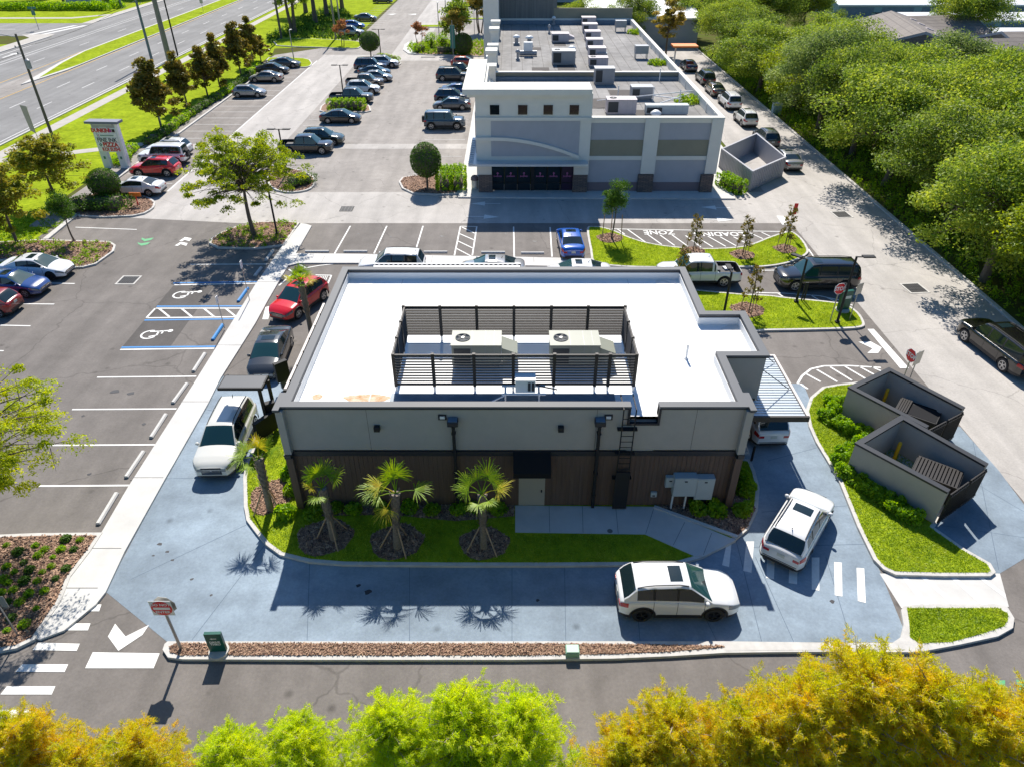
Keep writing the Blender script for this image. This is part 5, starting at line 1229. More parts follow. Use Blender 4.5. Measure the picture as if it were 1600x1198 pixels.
def bollard(px_, lab, mname='yellow', h=.95, z=.17, name='bollard', r=.09):
    p = G(*px_, z) ; b = MB(); b.lathe((0, 0, 0), [(r, 0), (r, h - .08), (r * .8, h - .02), (0, h)], 14); return tag(b.build(name, M[mname], loc=(*p, z)), lab, 'bollard')
bollard((1396, 719), 'yellow bollard in the nearer bin enclosure', h=1.15); bollard((1378, 634), 'yellow bollard in the farther bin enclosure', h=1.15)
bollard((1174, 719), 'short black bollard at the kerb under the exit canopy', 'black', .9, .16, r=.06)

# ------------------------------------------------------------------ wheel stops
WS = [(((320, 552), (302, 580)), 'white wheel stop just below the accessible bays', 0), (((292, 599), (270, 629)), 'white wheel stop level with the dark grey sedan', 0), (((259, 647), (236, 683)), 'white wheel stop left of the pearl white seven seater', 0),
      (((224, 705), (197, 745)), 'white wheel stop second from the mulch bed', 0), (((182, 770), (153, 818)), 'white wheel stop nearest the lower left mulch bed', 0),
      (((387, 450), (372, 471)), 'blue wheel stop in the farther accessible bay', 1), (((348, 507), (332, 531)), 'blue wheel stop in the nearer accessible bay', 1),
      (((427, 391), (415, 407)), 'white wheel stop farthest up the left walk', 0), (((408, 418), (398, 431)), 'white wheel stop just above the accessible bays', 0),
      (((477, 393), (514, 393)), 'pale wheel stop first from the left in the rear row', 0), (((537, 393), (574, 393)), 'pale wheel stop second from the left in the rear row', 0), (((662, 394), (699, 394)), 'pale wheel stop beside the hatched bay, left of it', 0),
      (((752, 394.5), (789, 394.5)), 'pale wheel stop beside the hatched bay, right of it', 0), (((814, 395.5), (850, 395.5)), 'pale wheel stop in the empty stall left of the blue sedan', 0), (((876, 396.5), (911, 396.5)), 'pale wheel stop right behind the blue sedan', 0)]
for (a, c), lab, bl in WS:
    p, q = Vector(G(*a, .08)), Vector(G(*c, .08)); d = q - p; b = MB(); L2 = d.length / 2
    vs = []
    for x in (-L2, L2):
        for y, z in ((-.11, 0), (-.11, .06), (-.06, .13), (.06, .13), (.11, .06), (.11, 0)): vs.append((x, y, z))
    b.add(vs, [(i, i + 1, i + 7, i + 6) for i in range(5)] + [tuple(range(6))[::-1], tuple(range(6, 12))], 0)
    b.v = [(v[0], v[1], v[2]) for v in b.v]
    o = b.build('wheel_stop', M['blue_paint'] if bl else M['conc'], loc=(*((p + q) / 2), .024 if True else 0)); o.rotation_euler = (0, 0, math.atan2(d.y, d.x)); tag(o, lab, 'wheel stop', 'wheel stops of the restaurant lot')
# drain grates
def grate(px_, w, d, lab, rz=0.0, frame=True, z=.03, n=8):
    p = G(*px_); t = thing('drain_grate', lab, 'drain grate', (*p, z), rz)
    if frame: b = MB(); ribbon(b, [(-w / 2 - .12, -d / 2 - .12), (w / 2 + .12, -d / 2 - .12), (w / 2 + .12, d / 2 + .12), (-w / 2 - .12, d / 2 + .12)], 0, -.12, 0, .012, 0, closed=True); b.build('frame', M['kerb'], t)
    b = MB(); b.box(-w / 2, w / 2, -d / 2, d / 2, -.02, .004, 0)
    for i in range(n): x = -w / 2 + (i + .5) * w / n; b.box(x - .02, x + .02, -d / 2, d / 2, .004, .014, 1)
    for y in (-d / 6, d / 6): b.box(-w / 2, w / 2, y - .02, y + .02, .014, .018, 1)
    b.build('bars', [M['black'], M['capd']], t)
grate((201, 438.5), 1.15, 1.15, 'square drain grate framed in white in the left parking lot')
grate((542, 327), 1.15, 1.2, 'square drain grate in the pale aisle', frame=False, n=4)
grate((1429, 451), 1.2, 1.3, 'drain grate in tree shade on the right road', rz=.1)
grate((1315, 336), 1.2, 1.3, 'drain grate farther up the shaded right road', rz=.1)
grate((669, 90), 2.4, .9, 'drain slot near the far flower bed', frame=False)

# ------------------------------------------------------------------ the strip mall block
mall = thing('strip_mall_building', 'cream and grey shop block with a dark tar roof and a tall corner tower', 'building', (8, 64, 0))
def mp(mb, name, mats, lab=None, parent=None):
    mb.v = [(v[0] - 8, v[1] - 64, v[2]) for v in mb.v]
    o = mb.build(name, mats, parent or mall)
    if lab: o['label'] = lab
    return o
FR = 64.2
fx_ = lambda x: FY(x, 250, FR)[0]
fz = lambda y: FY(900, y, FR)[2]
XR = 18.45; XL = -2.2; HM = 6.75; HD = 5.9; YB = 122.0
# front wall
b = MB(); b.box(fx_(918), XR, FR, FR + .3, 0, HM - .12, 0); mp(b, 'front_wall', M['bluewall'], 'pale grey stucco front')
b = MB()
for x0, x1 in ((920, 1003), (1024, 1105)):
    b.box(fx_(x0), fx_(x1), FR - .03, FR - .002, fz(244), fz(219), 0)
mp(b, 'olive_panels', M['olive'], 'olive stucco band')
b = MB()
for x0, x1 in ((920, 1000), (1024, 1100)): b.box(fx_(x0), fx_(x1), FR - .04, FR - .002, .14, fz(285), 0)
mp(b, 'plinth', M['mauve'], 'mauve stucco plinth')
b = MB()
for x0, x1 in ((1002, 1024), (1103, 1123)): b.box(fx_(x0), min(XR + .1, fx_(x1)), FR - .25, FR - .002, fz(271), HM - .13, 0)
b.box(fx_(918), XR + .12, FR - .26, FR + .35, HM - .12, HM, 0); b.box(XR - .3, XR + .12, FR + .351, YB, HM - .12, HM, 0)
b.box(fx_(918), XR, FR - .10, FR - .002, fz(250), fz(244), 0); b.box(fx_(920), XR, FR - .10, FR - .002, fz(192), HM - .121, 0)
mp(b, 'pilasters', M['cream'], 'cream pilasters and trim')
b = MB()
for x0, x1 in ((748, 768), (897, 918), (1000, 1022), (1099, 1117)): b = MB(); b.box(fx_(x0) - .05, fx_(x1) + .05, FR - .42, FR - .05 if x0 > 920 else FR + .4, .14, fz(272), 0); mp(b, 'stone_base', M['stone'], 'stacked stone pier base')
b = MB(); b.box(XR - .28, XR, FR + .3, YB, 0, HM - .12, 0); b.box(XL, XL + .28, 76.5, YB, 0, HM + .2, 0); b.box(XL, XR, YB, YB + .3, 0, HM, 0)
for y in np.arange(66, YB, 3.2): b.box(XR - .34, XR - .281, y, y + .12, HD, HM - .12, 0); b.box(XR + .001, XR + .05, y, y + .3, 0, HM - .2, 0)
mp(b, 'side_walls', M['olive'] and M['cream'])
b = MB(); b.flat(rect(XL + .28, XR - .28, FR + .3, 83), HD, 0); b.flat(rect(XL + .28, XR - .28, 83.3, YB), HD + .1, 0)
for i in range(16):
    x = XL + .9 + i * 1.25; b.box(x, x + .03, FR + .4, 83, HD + .002, HD + .008, 1); b.box(x, x + .035, 83.3, YB, HD + .102, HD + .11, 1)
mp(b, 'roof', [M['tar'], M['tard']], 'dark weathered tar roof')
b = MB()
rr = random.Random(3)
for x, y, w, d in ((3.2, 66.5, 2.5, 2), (9, 72.5, 4.5, 4), (12.6, 68.5, 2.2, 3), (4.5, 86, 2, 3), (6.3, 90, 2, 5), (6.4, 97, 1.6, 6), (6.4, 106, 1.6, 6), (3.3, 88, 2, 2.2), (11.5, 86, 2.2, 3), (10.5, 96, 1.6, 3), (5, 78, 2.5, 3), (11.5, 77, 3, 2.4), (2.8, 101, 2, 2)):
    b = MB(); b.flat(rect(x - w / 2, x + w / 2, y - d / 2, y + d / 2), HD + .012 if y < 83 else HD + .114, 0); mp(b, 'roof_patch', M['tard'])
b = MB(); b.box(XL + .3, XR - .28, YB - .5, YB - .01, HD + .1, HD + .6, 0); mp(b, 'rear_flashing', M['bluegrey'])
b = MB(); b.box(XL + .28, XR - .28, 83.0, 83.3, HD, HM - .1, 0); b.box(XL + .28, XR - .28, 82.9, 83.4, HM - .1, HM, 1); b.box(XL + .3, XR - .28, 82.6, 82.999, HD, HD + .35, 2)
mp(b, 'cross_parapet', [M['olive'], M['cream'], M['bluegrey']], 'parapet crossing the tar roof')
# corner tower with its deep cornice
TX0, TX1 = fx_(745), fx_(920)
b = MB(); b.box(TX0, TX1, FR - .3, FR + .5, 2.85, 8.75, 0); b.box(TX0, TX0 + .9, FR + .5, 76, 2.85, 8.75, 0)
mp(b, 'tower_wall', M['cream'])
b = MB(); b.box(fx_(768), fx_(903), FR - .34, FR - .301, fz(243), fz(183), 0); b.box(XL - 1.1 + .0, TX0 - .002, FR + 1.0, 75.6, 3.3, 6.8, 0)
mp(b, 'tower_panel', M['bluewall'], 'pale grey panel of the tower')
b = MB(); b.box(TX0 - .02, TX1 + .05, FR - .48, FR - .342, fz(187), fz(182), 0)
n = 16
for i in range(n):
    xa, xb = fx_(773 + (904 - 773) * i / n), fx_(773 + (904 - 773) * (i + 1) / n); f = lambda t: fz(215 + 29 * t ** 1.9)
    za, zb = f(i / n), f((i + 1) / n)
    b.add([(xa, FR - .6, za - .14), (xb, FR - .6, zb - .14), (xb, FR - .6, zb + .14), (xa, FR - .6, za + .14), (xa, FR - .341, za - .14), (xb, FR - .341, zb - .14), (xb, FR - .341, zb + .14), (xa, FR - .341, za + .14)], [(0, 1, 2, 3), (3, 2, 6, 7), (0, 4, 5, 1)], 0)
b.box(TX0 - .03, fx_(773), FR - .6, FR - .301, fz(215) - .14, fz(215) + .14, 0)
mp(b, 'arch_moulding', M['cream'], 'curved moulding across the tower')
b = MB(); cx0, cx1 = FY(722, 140, 63.3)[0], FY(926, 140, 63.3)[0]
b.box(cx0, cx1, 63.3, FR + 1.9, 8.75, 9.2, 0); b.box(cx0, cx0 + 1.75, FR + 1.9, 76.4, 8.75, 9.2, 0); b.box(cx0 + .35, cx1 - .35, 63.6, FR + 1.6, 8.5, 8.75, 0)
mp(b, 'cornice', M['cream'], 'deep cream cornice of the tower')
for x0, x1 in ((767, 781), (809, 823), (847, 861), (886, 900)):
    b = MB(); b.box(fx_(x0) - .06, fx_(x1) + .06, FR - .36, FR - .301, fz(179), fz(162), 1); b.box(fx_(x0), fx_(x1), FR - .38, FR - .361, fz(178), fz(163), 0); mp(b, 'window', [M['shopglass'], M['cream']])
b = MB(); b.box(fx_(733), fx_(917), FR - 1.5, FR - .31, 2.86, 3.05, 0); b.box(fx_(733), fx_(767), FR - .3, FR + 7, 2.86, 3.05, 0)
for k in range(14): b.box(fx_(733) - .02, fx_(740), FR - 1.4 + k * .55, FR - 1.25 + k * .55, 3.06, 3.12, 0)
mp(b, 'entrance_canopy', M['slat'], 'blue grey canopy over the shopfront')
for xa, xb in ((TX0, fx_(768)), (fx_(897), TX1)): b = MB(); b.box(xa, xb, FR - .3, FR + .4, fz(272), 2.85, 0); mp(b, 'entrance_pier', M['cream'])
# shopfront panes with small pink lettering
xs_ = [767, 788, 809, 830, 834, 855, 877, 897]
for i, (x0, x1) in enumerate(((767.5, 787), (788, 808), (809, 829), (834, 855), (856, 876), (877.5, 897))):
    b = MB(); X0_, X1_ = fx_(x0), fx_(x1); b.box(X0_, X1_, FR + .1, FR + .14, .16, 2.86, 0)
    b.box(X0_, X0_ + .07, FR + .04, FR + .099, .16, 2.86, 1); b.box(X0_ + .07, X1_, FR + .04, FR + .099, fz(287), fz(287) + .07, 1)
    o = mp(b, 'shop_window', [M['purple'] if i == 5 else M['shopglass'], M['black']], 'purple shop window pane' if i == 5 else None)
    c = ((X0_ + X1_) / 2 - 8, FR + .02 - 64, fz(276)); q = MB()
    q.cbox((c[0], c[1], c[2] + .28), (.16, .02, .16), 0, 0, tilt=Matrix.Rotation(PI / 4, 3, 'Y')); q.cbox((c[0], c[1], c[2] + .12), (.08, .02, .14), 0, 0)
    for k in range(8): q.cbox((c[0] - .33 + k * .094, c[1], c[2]), (.06, .02, .10 + .05 * ((k * 5) % 3 == 0)), 0, 0)
    q.build('window_logo', M['pink'], o)
b = MB(); b.box(fx_(830), fx_(834), FR + .02, FR + .14, .16, 2.86, 0); mp(b, 'door_frame', M['black'])
b = MB(); b.box(XL + .0, TX0 + .3, 76.0, 76.4, .1, 6.8, 0)
for y, w, h in ((78, 1.2, 8.0), (84, 1.6, 8.4), (91, 1.2, 7.8), (99, 1.4, 8.4), (108, 1.2, 8.0)):
    b.box(XL - .5, XL + .5, y, y + w, 0, h, 0); b.box(XL - .7, XL + .6, y - .2, y + w + .2, h, h + .3, 0)
b.box(XL - .35, XL - .002, 76.4, 112, 6.5, 7.1, 0)
mp(b, 'left_piers', M['cream'], 'cream piers along the parking side')
b = MB(); b.cyl((XL - .74, 88.5, 6.9), .55, .3, 24, 0, axis='x'); mp(b, 'medallion', M['white'], 'round white medallion')
b = MB(); b.box(-1.95, 6.9, 122.4, 140, 0, 13.5, 0); b.box(-4.2, -1.96, 116, 140, 0, 12.2, 1)
mp(b, 'rear_tower', [M['darkwall'], M['cream']], 'tall ribbed grey block behind the tar roof')
b = MB(); b.box(XR - 12, XR + .1, YB + .31, YB + .6, 0, HM + 1.4, 0); mp(b, 'rear_wall', M['olive'])
# plants growing on the roof edge are added with the foliage; units on the tar roof
def RF(x, y, z=HD + .1): return (*G(x, y, z), z)
US = [((916, 33, 22), 'farthest'), ((919, 40, 24), 'second'), ((921, 51, 26), 'third'), ((925, 63, 30), 'fourth'), ((928, 76, 30), 'fifth'), ((932, 90, 32), 'sixth')]
for i, ((x, y, w), n_) in enumerate(US):
    p = RF(x, y); rtu(p, 2.1, 1.7, 1.15, n_ + ' pinkish unit, counted from the far end, in the slanting row on the tar roof', 'rtup', False, group='row of units on the tar roof', fan=False)
rtu(RF(875, 66), 2.3, 1.6, 1.1, 'pinkish unit with a ribbed hood left of the slanting row', 'rtup', True, fan=False)
rtu(RF(880, 100), 2.7, 1.9, 1.5, 'large grey unit with open louvres left of the slanting row', 'rtug', False, fan=True)
rtu(RF(934, 104), 2.2, 1.4, 1.0, 'pinkish unit just behind the cross parapet', 'rtup', False, fan=True)
rtu(RF(943, 131, HD), 2.1, 1.4, 1.6, 'tall grey unit standing against the cross parapet', 'rtug', False, fan=False)
rtu(RF(1001, 154, HD), 2.1, 1.3, 1.15, 'grey unit with a dark louvre on the front roof', 'rtug', False, fan=False)
rtu(RF(969, 178, HD), 2.7, 1.4, 1.35, 'pinkish unit with a fan near the front parapet', 'rtup', False, fan=True)
rtu(RF(1040, 180, HD), 3.9, .8, .9, 'long low pale unit near the front parapet', 'cabinet', False, fan=False)
rtu(RF(940, 92), .1 + 1.1, .8, .6, 'small grey box beside the sixth unit of the row', 'rtug', False, fan=False)
for (x, y), lab in (((969, 50), 'grey condenser on legs near the far roof corner'), ((1001, 92), 'grey condenser on legs beside the weeds on the roof')):
    p = RF(x, y); t = thing('condenser_unit', lab, 'condenser', p)
    b = MB(); b.box(-.8, .8, -.5, .5, .6, 1.5); b.build('casing', M['rtug'], t)
    for sx in (-.7, .7):
        for sy in (-.4, .4): b = MB(); b.box(sx - .04, sx + .04, sy - .04, sy + .04, 0, .6); b.build('leg', M['steelpole'], t)
for (x, y), lab, r in (((807, 70), 'white mushroom vent at the left of the tar roof', .45), ((827, 71), 'white mushroom vent second from the left', .5), ((865, 39), 'small square hooded vent by the ribbed block', .3), ((809, 94), 'dark round vent low on the tar roof', .28),
                       ((858, 53), 'tiny dark vent in the middle of the far roof', .22), ((893, 88), 'white stacked flue beside the large grey unit', .45)):
    p = RF(x, y); t = thing('roof_vent', lab, 'roof vent', p)
    b = MB(); b.box(-r * .9, r * .9, -r * .9, r * .9, 0, .2); b.cyl((0, 0, .2), r * .55, .7, 12); b.build('base', M['rtug'], t)
    b = MB(); b.lathe((0, 0, .8), [(r * .6, 0), (r * 1.1, .05), (r * 1.0, .22), (r * .5, .36), (0, .4)], 16); b.build('cap', M['rtug'] if 'dark' in lab else M['white'], t)
t = thing('exhaust_duct', 'wide white duct tee with round ends on the tar roof', 'duct', RF(825, 88)); b = MB(); b.cyl((-1.1, 0, .35), .3, 2.2, 14, 0, axis='x'); b.build('duct', M['rtug'], t); b = MB(); b.box(-.55, .55, -.3, .3, .6, 1.6); b.build('riser', M['white'], t)
p0 = RF(895, 178, HD)
b = MB()
A_ = [RF(923, 171, HD), RF(964, 163, HD)]; B_ = [RF(964, 172, HD), RF(1060, 157, HD)]
for q in ([RF(1020, 160, HD), RF(1061, 165, HD)], [RF(932, 168, HD), RF(1085, 152, HD)], [RF(1030, 172, HD), RF(1075, 157, HD)]):
    b.tube([(q[0][0], q[0][1], HD + .6), (q[1][0], q[1][1], HD + .6)], .05, 6, 0)
for x, y in ((965, 156), (1020, 158), (1061, 162), (1030, 128)): q = RF(x, y, HD); b.tube([(q[0], q[1], HD), (q[0], q[1], HD + 1.3)], .05, 6, 0)
tag(b.build('roof_pipes', M['white']), 'white gas pipes on stands crossing the front tar roof', 'pipes')
for (x, y), w, lab in (((899, 182 + 2), .5, 'small round white vent by the long low unit'),):
    p = RF(1024, 184, HD); b = MB(); b.cyl((0, 0, 0), .35, .3, 14); b.lathe((0, 0, .3), [(.5, 0), (.5, .15), (.2, .35), (0, .36)], 14); tag(b.build('roof_vent', M['white'], loc=p), lab, 'roof vent')
# bin enclosure of the mall
bA, bB, bC, bD = G(1122, 262, 0), G(1177, 236, 0), G(1170, 300, 0), G(1222, 276, 0)
t = thing('bin_enclosure', 'pale corrugated bin enclosure at the corner of the shop block', 'enclosure', (*((Vector(bA) + Vector(bD)) / 2), 0)); oo = (Vector(bA) + Vector(bD)) / 2
sh = [tuple(Vector(q) - oo) for q in (bA, bB, bD, bC)]
b = MB(); ribbon(b, sh, 0, .18, 0, 1.9, 0, closed=True); b.build('wall', M['bluewall'], t)
b = MB(); c, d = Vector(sh[3]), Vector(sh[2])
for i in range(18): q = c + (d - c) * (i + .5) / 18; b.cbox((q.x + .02, q.y - .03, .95), (.06, .05, 1.8), math.atan2((d - c).y, (d - c).x))
for i in range(22): q = Vector(sh[0]) + (c - Vector(sh[0])) * (i + .5) / 22; b.cbox((q.x - .03, q.y - .02, .95), (.04, .05, 1.8), math.atan2((c - Vector(sh[0])).y, (c - Vector(sh[0])).x))
b.build('cladding', M['bluewall'], t)
# drive-through things by the woods
p = G(1052, 108); t = thing('order_point', 'orange topped order canopy at the bend of the wooded road', 'canopy', (*p, 0))
b = MB(); b.box(-.1, .1, -.1, .1, 0, 3.2); b.build('post', M['white'], t); b = MB(); b.box(-.6, 3.2, -1.2, 1.2, 3.2, 3.45); b.build('canopy_roof', M['orange'], t)

# ------------------------------------------------------------------ buildings beyond
def farshed(lab, x0, x1, y0, y1, h, roof='shed', wall='shedwall', slots=0):
    t = thing('storage_shed', lab, 'building', ((x0 + x1) / 2, y0, 0)); w = (x1 - x0) / 2; d = y1 - y0
    b = MB(); b.box(-w, w, 0, d, 0, h); b.build('wall', M[wall], t)
    b = MB(); b.add([(-w - .3, -.4, h + .01), (w + .3, -.4, h + .01), (w + .3, d / 2, h + d * .07), (-w - .3, d / 2, h + d * .07), (w + .3, d + .4, h + .01), (-w - .3, d + .4, h + .01)], [(0, 1, 2, 3), (3, 2, 4, 5)]); b.box(-w - .3, w + .3, -.45, -.35, h - .25, h + .0); b.build('roof', M[roof], t)
    for i in range(slots):
        x = -w + 2 * w * (i + .5) / slots; b = MB(); b.box(x - w / slots * .8, x + w / slots * .8, -.05, -.005, .3, h - .5); b.build('door', M['bluegrey'], t)
    return t
farshed('white roofed shed with teal doors nearest the big dark tree', 76, 150, 131.5, 139.5, 2.9, slots=14)
farshed('white roofed shed second behind the shingled roofs', 72, 165, 149, 159, 2.9, slots=14)
farshed('white roofed shed third behind the shingled roofs', 70, 190, 171, 189, 2.9, slots=14)
farshed('farthest white roofed shed at the top right', 78, 210, 199, 226, 3.0, slots=14)
farshed('long white flat roofed warehouse behind the shop block', 13.5, 33, 139, 165, 4.6, wall='greywall')
farshed('pale blue walled warehouse left of the white flat roofed one', 7, 26, 200, 225, 6.5, 'shed', 'greywall')
def house(lab, cx, cy, w, d, h, rh, rz, sky=4):
    t = thing('shingled_house', lab, 'house', (cx, cy, 0), math.radians(rz))
    b = MB(); b.box(-w, w, -d, d, 0, h); b.build('wall', M['cream'], t)
    b = MB(); e = .6
    b.add([(-w - e, -d - e, h), (w + e, -d - e, h), (w + e, 0, h + rh), (-w - e, 0, h + rh), (w + e, d + e, h), (-w - e, d + e, h)], [(0, 1, 2, 3), (3, 2, 4, 5), (0, 3, 5), (1, 4, 2)])
    ro = b.build('roof', M['shingle'], t)
    for s in (-1, 1):
        b = MB(); b.add([(s * (w + e + .02), -d - e, h - .3), (s * (w + e + .02), -d - e, h + .05), (s * (w + e + .02), 0, h + rh + .05), (s * (w + e + .02), 0, h + rh - .3), (s * (w + e + .02), d + e, h - .3), (s * (w + e + .02), d + e, h + .05)], [(0, 1, 2, 3), (3, 2, 5, 4)])
        b.build('barge_board', M['bluewall'], t)
    for i in range(sky):
        x = -w * .7 + 1.4 * w * i / max(1, sky - 1); k = .45; y = -d * k; z = h + rh * (1 - k) + .1
        b = MB(); b.cbox((x, y, z), (1.0, 1.0, .16), 0, 0, tilt=Matrix.Rotation(math.atan2(rh, d), 3, 'X')); b.build('skylight', M['rtup'], ro)
    return t
house('long brown shingled roof with pairs of pale skylights and its gable end towards the wood', 58, 116, 10, 6, 5.4, 1.9, 78, 4)
house('low brown shingled roof in front of the long one', 58, 99.5, 5, 4.5, 4.4, 1.7, 80, 2)
house('brown shingled roof with a dark chimney box right of the low one', 67, 103.5, 5.5, 5.5, 4.8, 2.1, 4, 1)
house('shingled roof showing behind the long one', 66.5, 125, 6, 5, 5, 1.8, 8, 0)
house('grey green shingled roof right of the big dark tree', 79, 114, 7.5, 6, 4.4, 1.8, 4, 0)
house('tall grey gable cut by the right edge', 80, 103, 6, 4, 6.2, 2.2, 85, 0)

# ------------------------------------------------------------------ signs
t = thing('tenant_sign', 'tall white tenant sign with five name boards and a slate cap beside the road', 'sign', (-39.85, 71.3, 0), math.radians(-3))
zs = lambda y: FY(182, y, 71.3)[2]
b = MB(); b.box(-1.2, -.45, -.2, .2, 0, zs(237)); b.box(.55, 1.2, -.2, .2, 0, zs(237)); b.build('leg', M['signgrey'], t)
HT = zs(192)
b = MB(); b.box(-1.2, 1.2, -.2, .2, zs(237), HT, 0); b.box(1.2, 1.42, -.24, .24, 0, HT, 1); b.build('panel', [M['signgrey'], M['signwhite']], t)
b = MB(); b.box(-1.55, 1.75, -.55, .5, HT, HT + .22); b.build('cap', M['signcap'], t)
H5 = (HT - zs(237)); rh_ = H5 / 6.1
def row(i, s, size, m, dx=0.0, bold=0.0, sx=1.0, back='signwhite'):
    z = HT - rh_ * (1.55 + i)
    b = MB(); b.box(-1.12, 1.12, -.225, -.201, z - rh_ * .42, z + rh_ * .42); o = b.build('name_board', M[back], t)
    if s: text_mesh(s, size, M[m], parent=o, bold=bold, mtx=Matrix.Translation((dx, -.235, z)) @ Matrix.Rotation(PI / 2, 4, 'X'), sx=sx)
    return o, z
z = HT - rh_ * .55; b = MB(); b.box(-1.12, 1.12, -.225, -.201, z - rh_ * .40, z + rh_ * .40); o = b.build('title_board', M['bluewall'], t)
b = MB()
for k in range(15): b.box(-.95 + k * .125, -.87 + k * .125, -.235, -.226, z + .05, z + .05 + .16)
for k in range(6): b.box(-.4 + k * .12, -.32 + k * .12, -.235, -.226, z - .2, z - .08)
b.build('lettering', M['signgrey'], o)
row(0, "DUNKIN'", .50, 'inkred', -.36, .026, .92)
b = MB(); z = HT - rh_ * 1.55; b.box(.42, .74, -.235, -.226, z - .15, z + .15, 0); b.box(.78, 1.06, -.235, -.226, z - .15, z + .15, 1); b.build('logo', [M['inkmag'], M['purple']], t)
o, z = row(1, '', .3, 'inkgreen'); b = MB()
for k in range(14): b.box(-.55 + k * .098, -.49 + k * .098, -.235, -.226, z - .07, z + .06, 1)
b.box(-.85, -.80, -.235, -.226, z - .12, z + .16, 1); b.box(-.72, -.66, -.235, -.226, z - .18, z + .1, 0); b.build('lettering', [M['inkmag'], M['inkgreen']], o)
row(2, 'FINE INK', .54, 'ink', .0, .010, .92); row(3, 'PIZZA', .56, 'inkred', .22, .024, 1.0)
o, z = row(4, 'KOI SUSHI', .48, 'inkred', .16, .018, .82)
b = MB(); z = HT - rh_ * 4.55
for k in range(6): b.cbox((-.78 + .10 * math.cos(k), -.235, z + .10 * math.sin(k)), (.12, .015, .07), 0, 0, tilt=Matrix.Rotation(k, 3, 'Y'))
b.build('emblem', M['inkgreen'], t)
b = MB()
for x in (-.82, .86): b.box(x - .1, x + .1, -.215, -.201, zs(248), zs(248) + .26)
b.build('number_plate', M['inkgreen'], t)
def octo(r): return [(r * math.cos(PI / 8 + k * PI / 4), r * math.sin(PI / 8 + k * PI / 4)) for k in range(8)]
def plate(name, pts, y, th, m, parent, mi2=None):
    b = MB(); n = len(pts)
    b.add([(p[0], y - th / 2, p[1]) for p in pts] + [(p[0], y + th / 2, p[1]) for p in pts], [tuple(range(n)), tuple(range(n, 2 * n))[::-1]] + [(i, i + n, (i + 1) % n + n, (i + 1) % n) for i in range(n)], 0)
    return b.build(name, m, parent)
def stop_sign(base_px, top_py, rz, label, z=.15):
    p = G(*base_px, z); H = HH(*base_px, top_py, z) - z; t = thing('stop_sign', label, 'stop sign', (*p, z), math.radians(rz))
    b = MB(); b.cyl((0, 0, 0), .035, H - .1, 8); b.build('post', M['steelpole'], t)
    o = plate('sign_plate', octo(.41), -.045, .012, M['signwhite'], t); o.location = (0, 0, H - .40)
    q = plate('red_face', octo(.375), -.055, .006, M['red'], o)
    text_mesh('STOP', .36, M['signwhite'], parent=o, bold=.012, ext=.003, mtx=Matrix.Translation((0, -.064, 0)) @ Matrix.Rotation(PI / 2, 4, 'X'), sx=.88)
    return t
stop_sign((1297, 502), 442, 12, 'red stop sign in the lawn beside the green box at the lane exit')
stop_sign((1411, 592), 546, -78, 'red stop sign behind the farther bin enclosure')
def back_sign(base_px, top_py, rz, label, w=.6, h=.75, z=.15, m='signback'):
    p = G(*base_px, z); H = HH(*base_px, top_py, z) - z; t = thing('road_sign', label, 'sign', (*p, z), math.radians(rz))
    b = MB(); b.cyl((0, 0, 0), .032, H, 8); b.build('post', M['steelpole'], t)
    b = MB(); b.box(-w / 2, w / 2, -.045, -.03, H - h, H); b.build('sign_plate', M[m], t)
    return t
back_sign((1327, 500), 443, 30, 'bare grey back of a sign right of the lane exit stop sign')
back_sign((1422, 590), 549, 30, 'bare grey back of a sign right of the farther stop sign', .65, .85)
t = thing('do_not_enter_sign', 'red and white do not enter sign on a thick steel post in the chip strip', 'sign', (*G(283, 1013, .15), .15), 0)
b = MB(); b.cyl((0, 0, 0), .055, 2.6, 12); b.build('post', M['steelpole'], t)
o = plate('sign_plate', [(-.38, -.38), (.38, -.38), (.38, .38), (-.38, .38)], -.075, .012, M['signwhite'], t); o.location = (0, 0, 2.42)
q = plate('red_disc', [(.36 * math.cos(a), .36 * math.sin(a)) for a in np.linspace(0, 2 * PI, 33)[:-1]], -.085, .006, M['red'], o)
b = MB(); b.box(-.29, .29, -.096, -.09, -.06, .06); b.build('white_bar', M['signwhite'], o)
for s, zz in (('DO NOT', .19), ('ENTER', -.19)): text_mesh(s, .17, M['signwhite'], parent=o, bold=.004, ext=.002, mtx=Matrix.Translation((0, -.094, zz)) @ Matrix.Rotation(PI / 2, 4, 'X'))
o = plate('octagon_back', octo(.42), .07, .012, M['signback'], t); o.location = (.06, 0, 2.44); o.rotation_euler = (0, 0, math.radians(-8))
t = thing('drive_through_sign', 'small dark green drive thru sign with an arrow in the chip strip', 'sign', (*G(343, 1018, .15), .15), math.radians(2))
b = MB(); b.box(-.30, .30, -.06, .06, .12, 1.12); b.build('panel', M['signgreen'], t)
b = MB(); b.cyl((0, 0, 0), .36, .12, 18); b.build('base', M['kerb'], t)
for s, zz in (('DRIVE', .66), ('THRU', .54)): text_mesh(s, .14, M['signwhite'], parent=t, bold=.004, ext=.002, mtx=Matrix.Translation((0, -.064, zz)) @ Matrix.Rotation(PI / 2, 4, 'X'))
b = MB(); b.box(-.06, .10, -.07, -.062, .85, .88); b.add([(-.14, -.066, .865), (-.05, -.066, .82), (-.05, -.066, .91)], [(0, 1, 2)]); b.build('arrow', M['signwhite'], t)
t = thing('drive_through_sign', 'dark green sign box on the lawn behind the stop sign', 'sign', (*G(1316, 485, .15), .15), math.radians(15))
b = MB(); b.box(-.42, .42, -.1, .1, .1, 1.45); b.build('panel', M['signgreen'], t); b = MB(); b.box(-.3, .3, -.115, -.101, .9, 1.1); b.build('lettering', M['signgrey'], t); b = MB(); b.cyl((0, 0, 0), .45, .1, 16); b.build('base', M['kerb'], t)
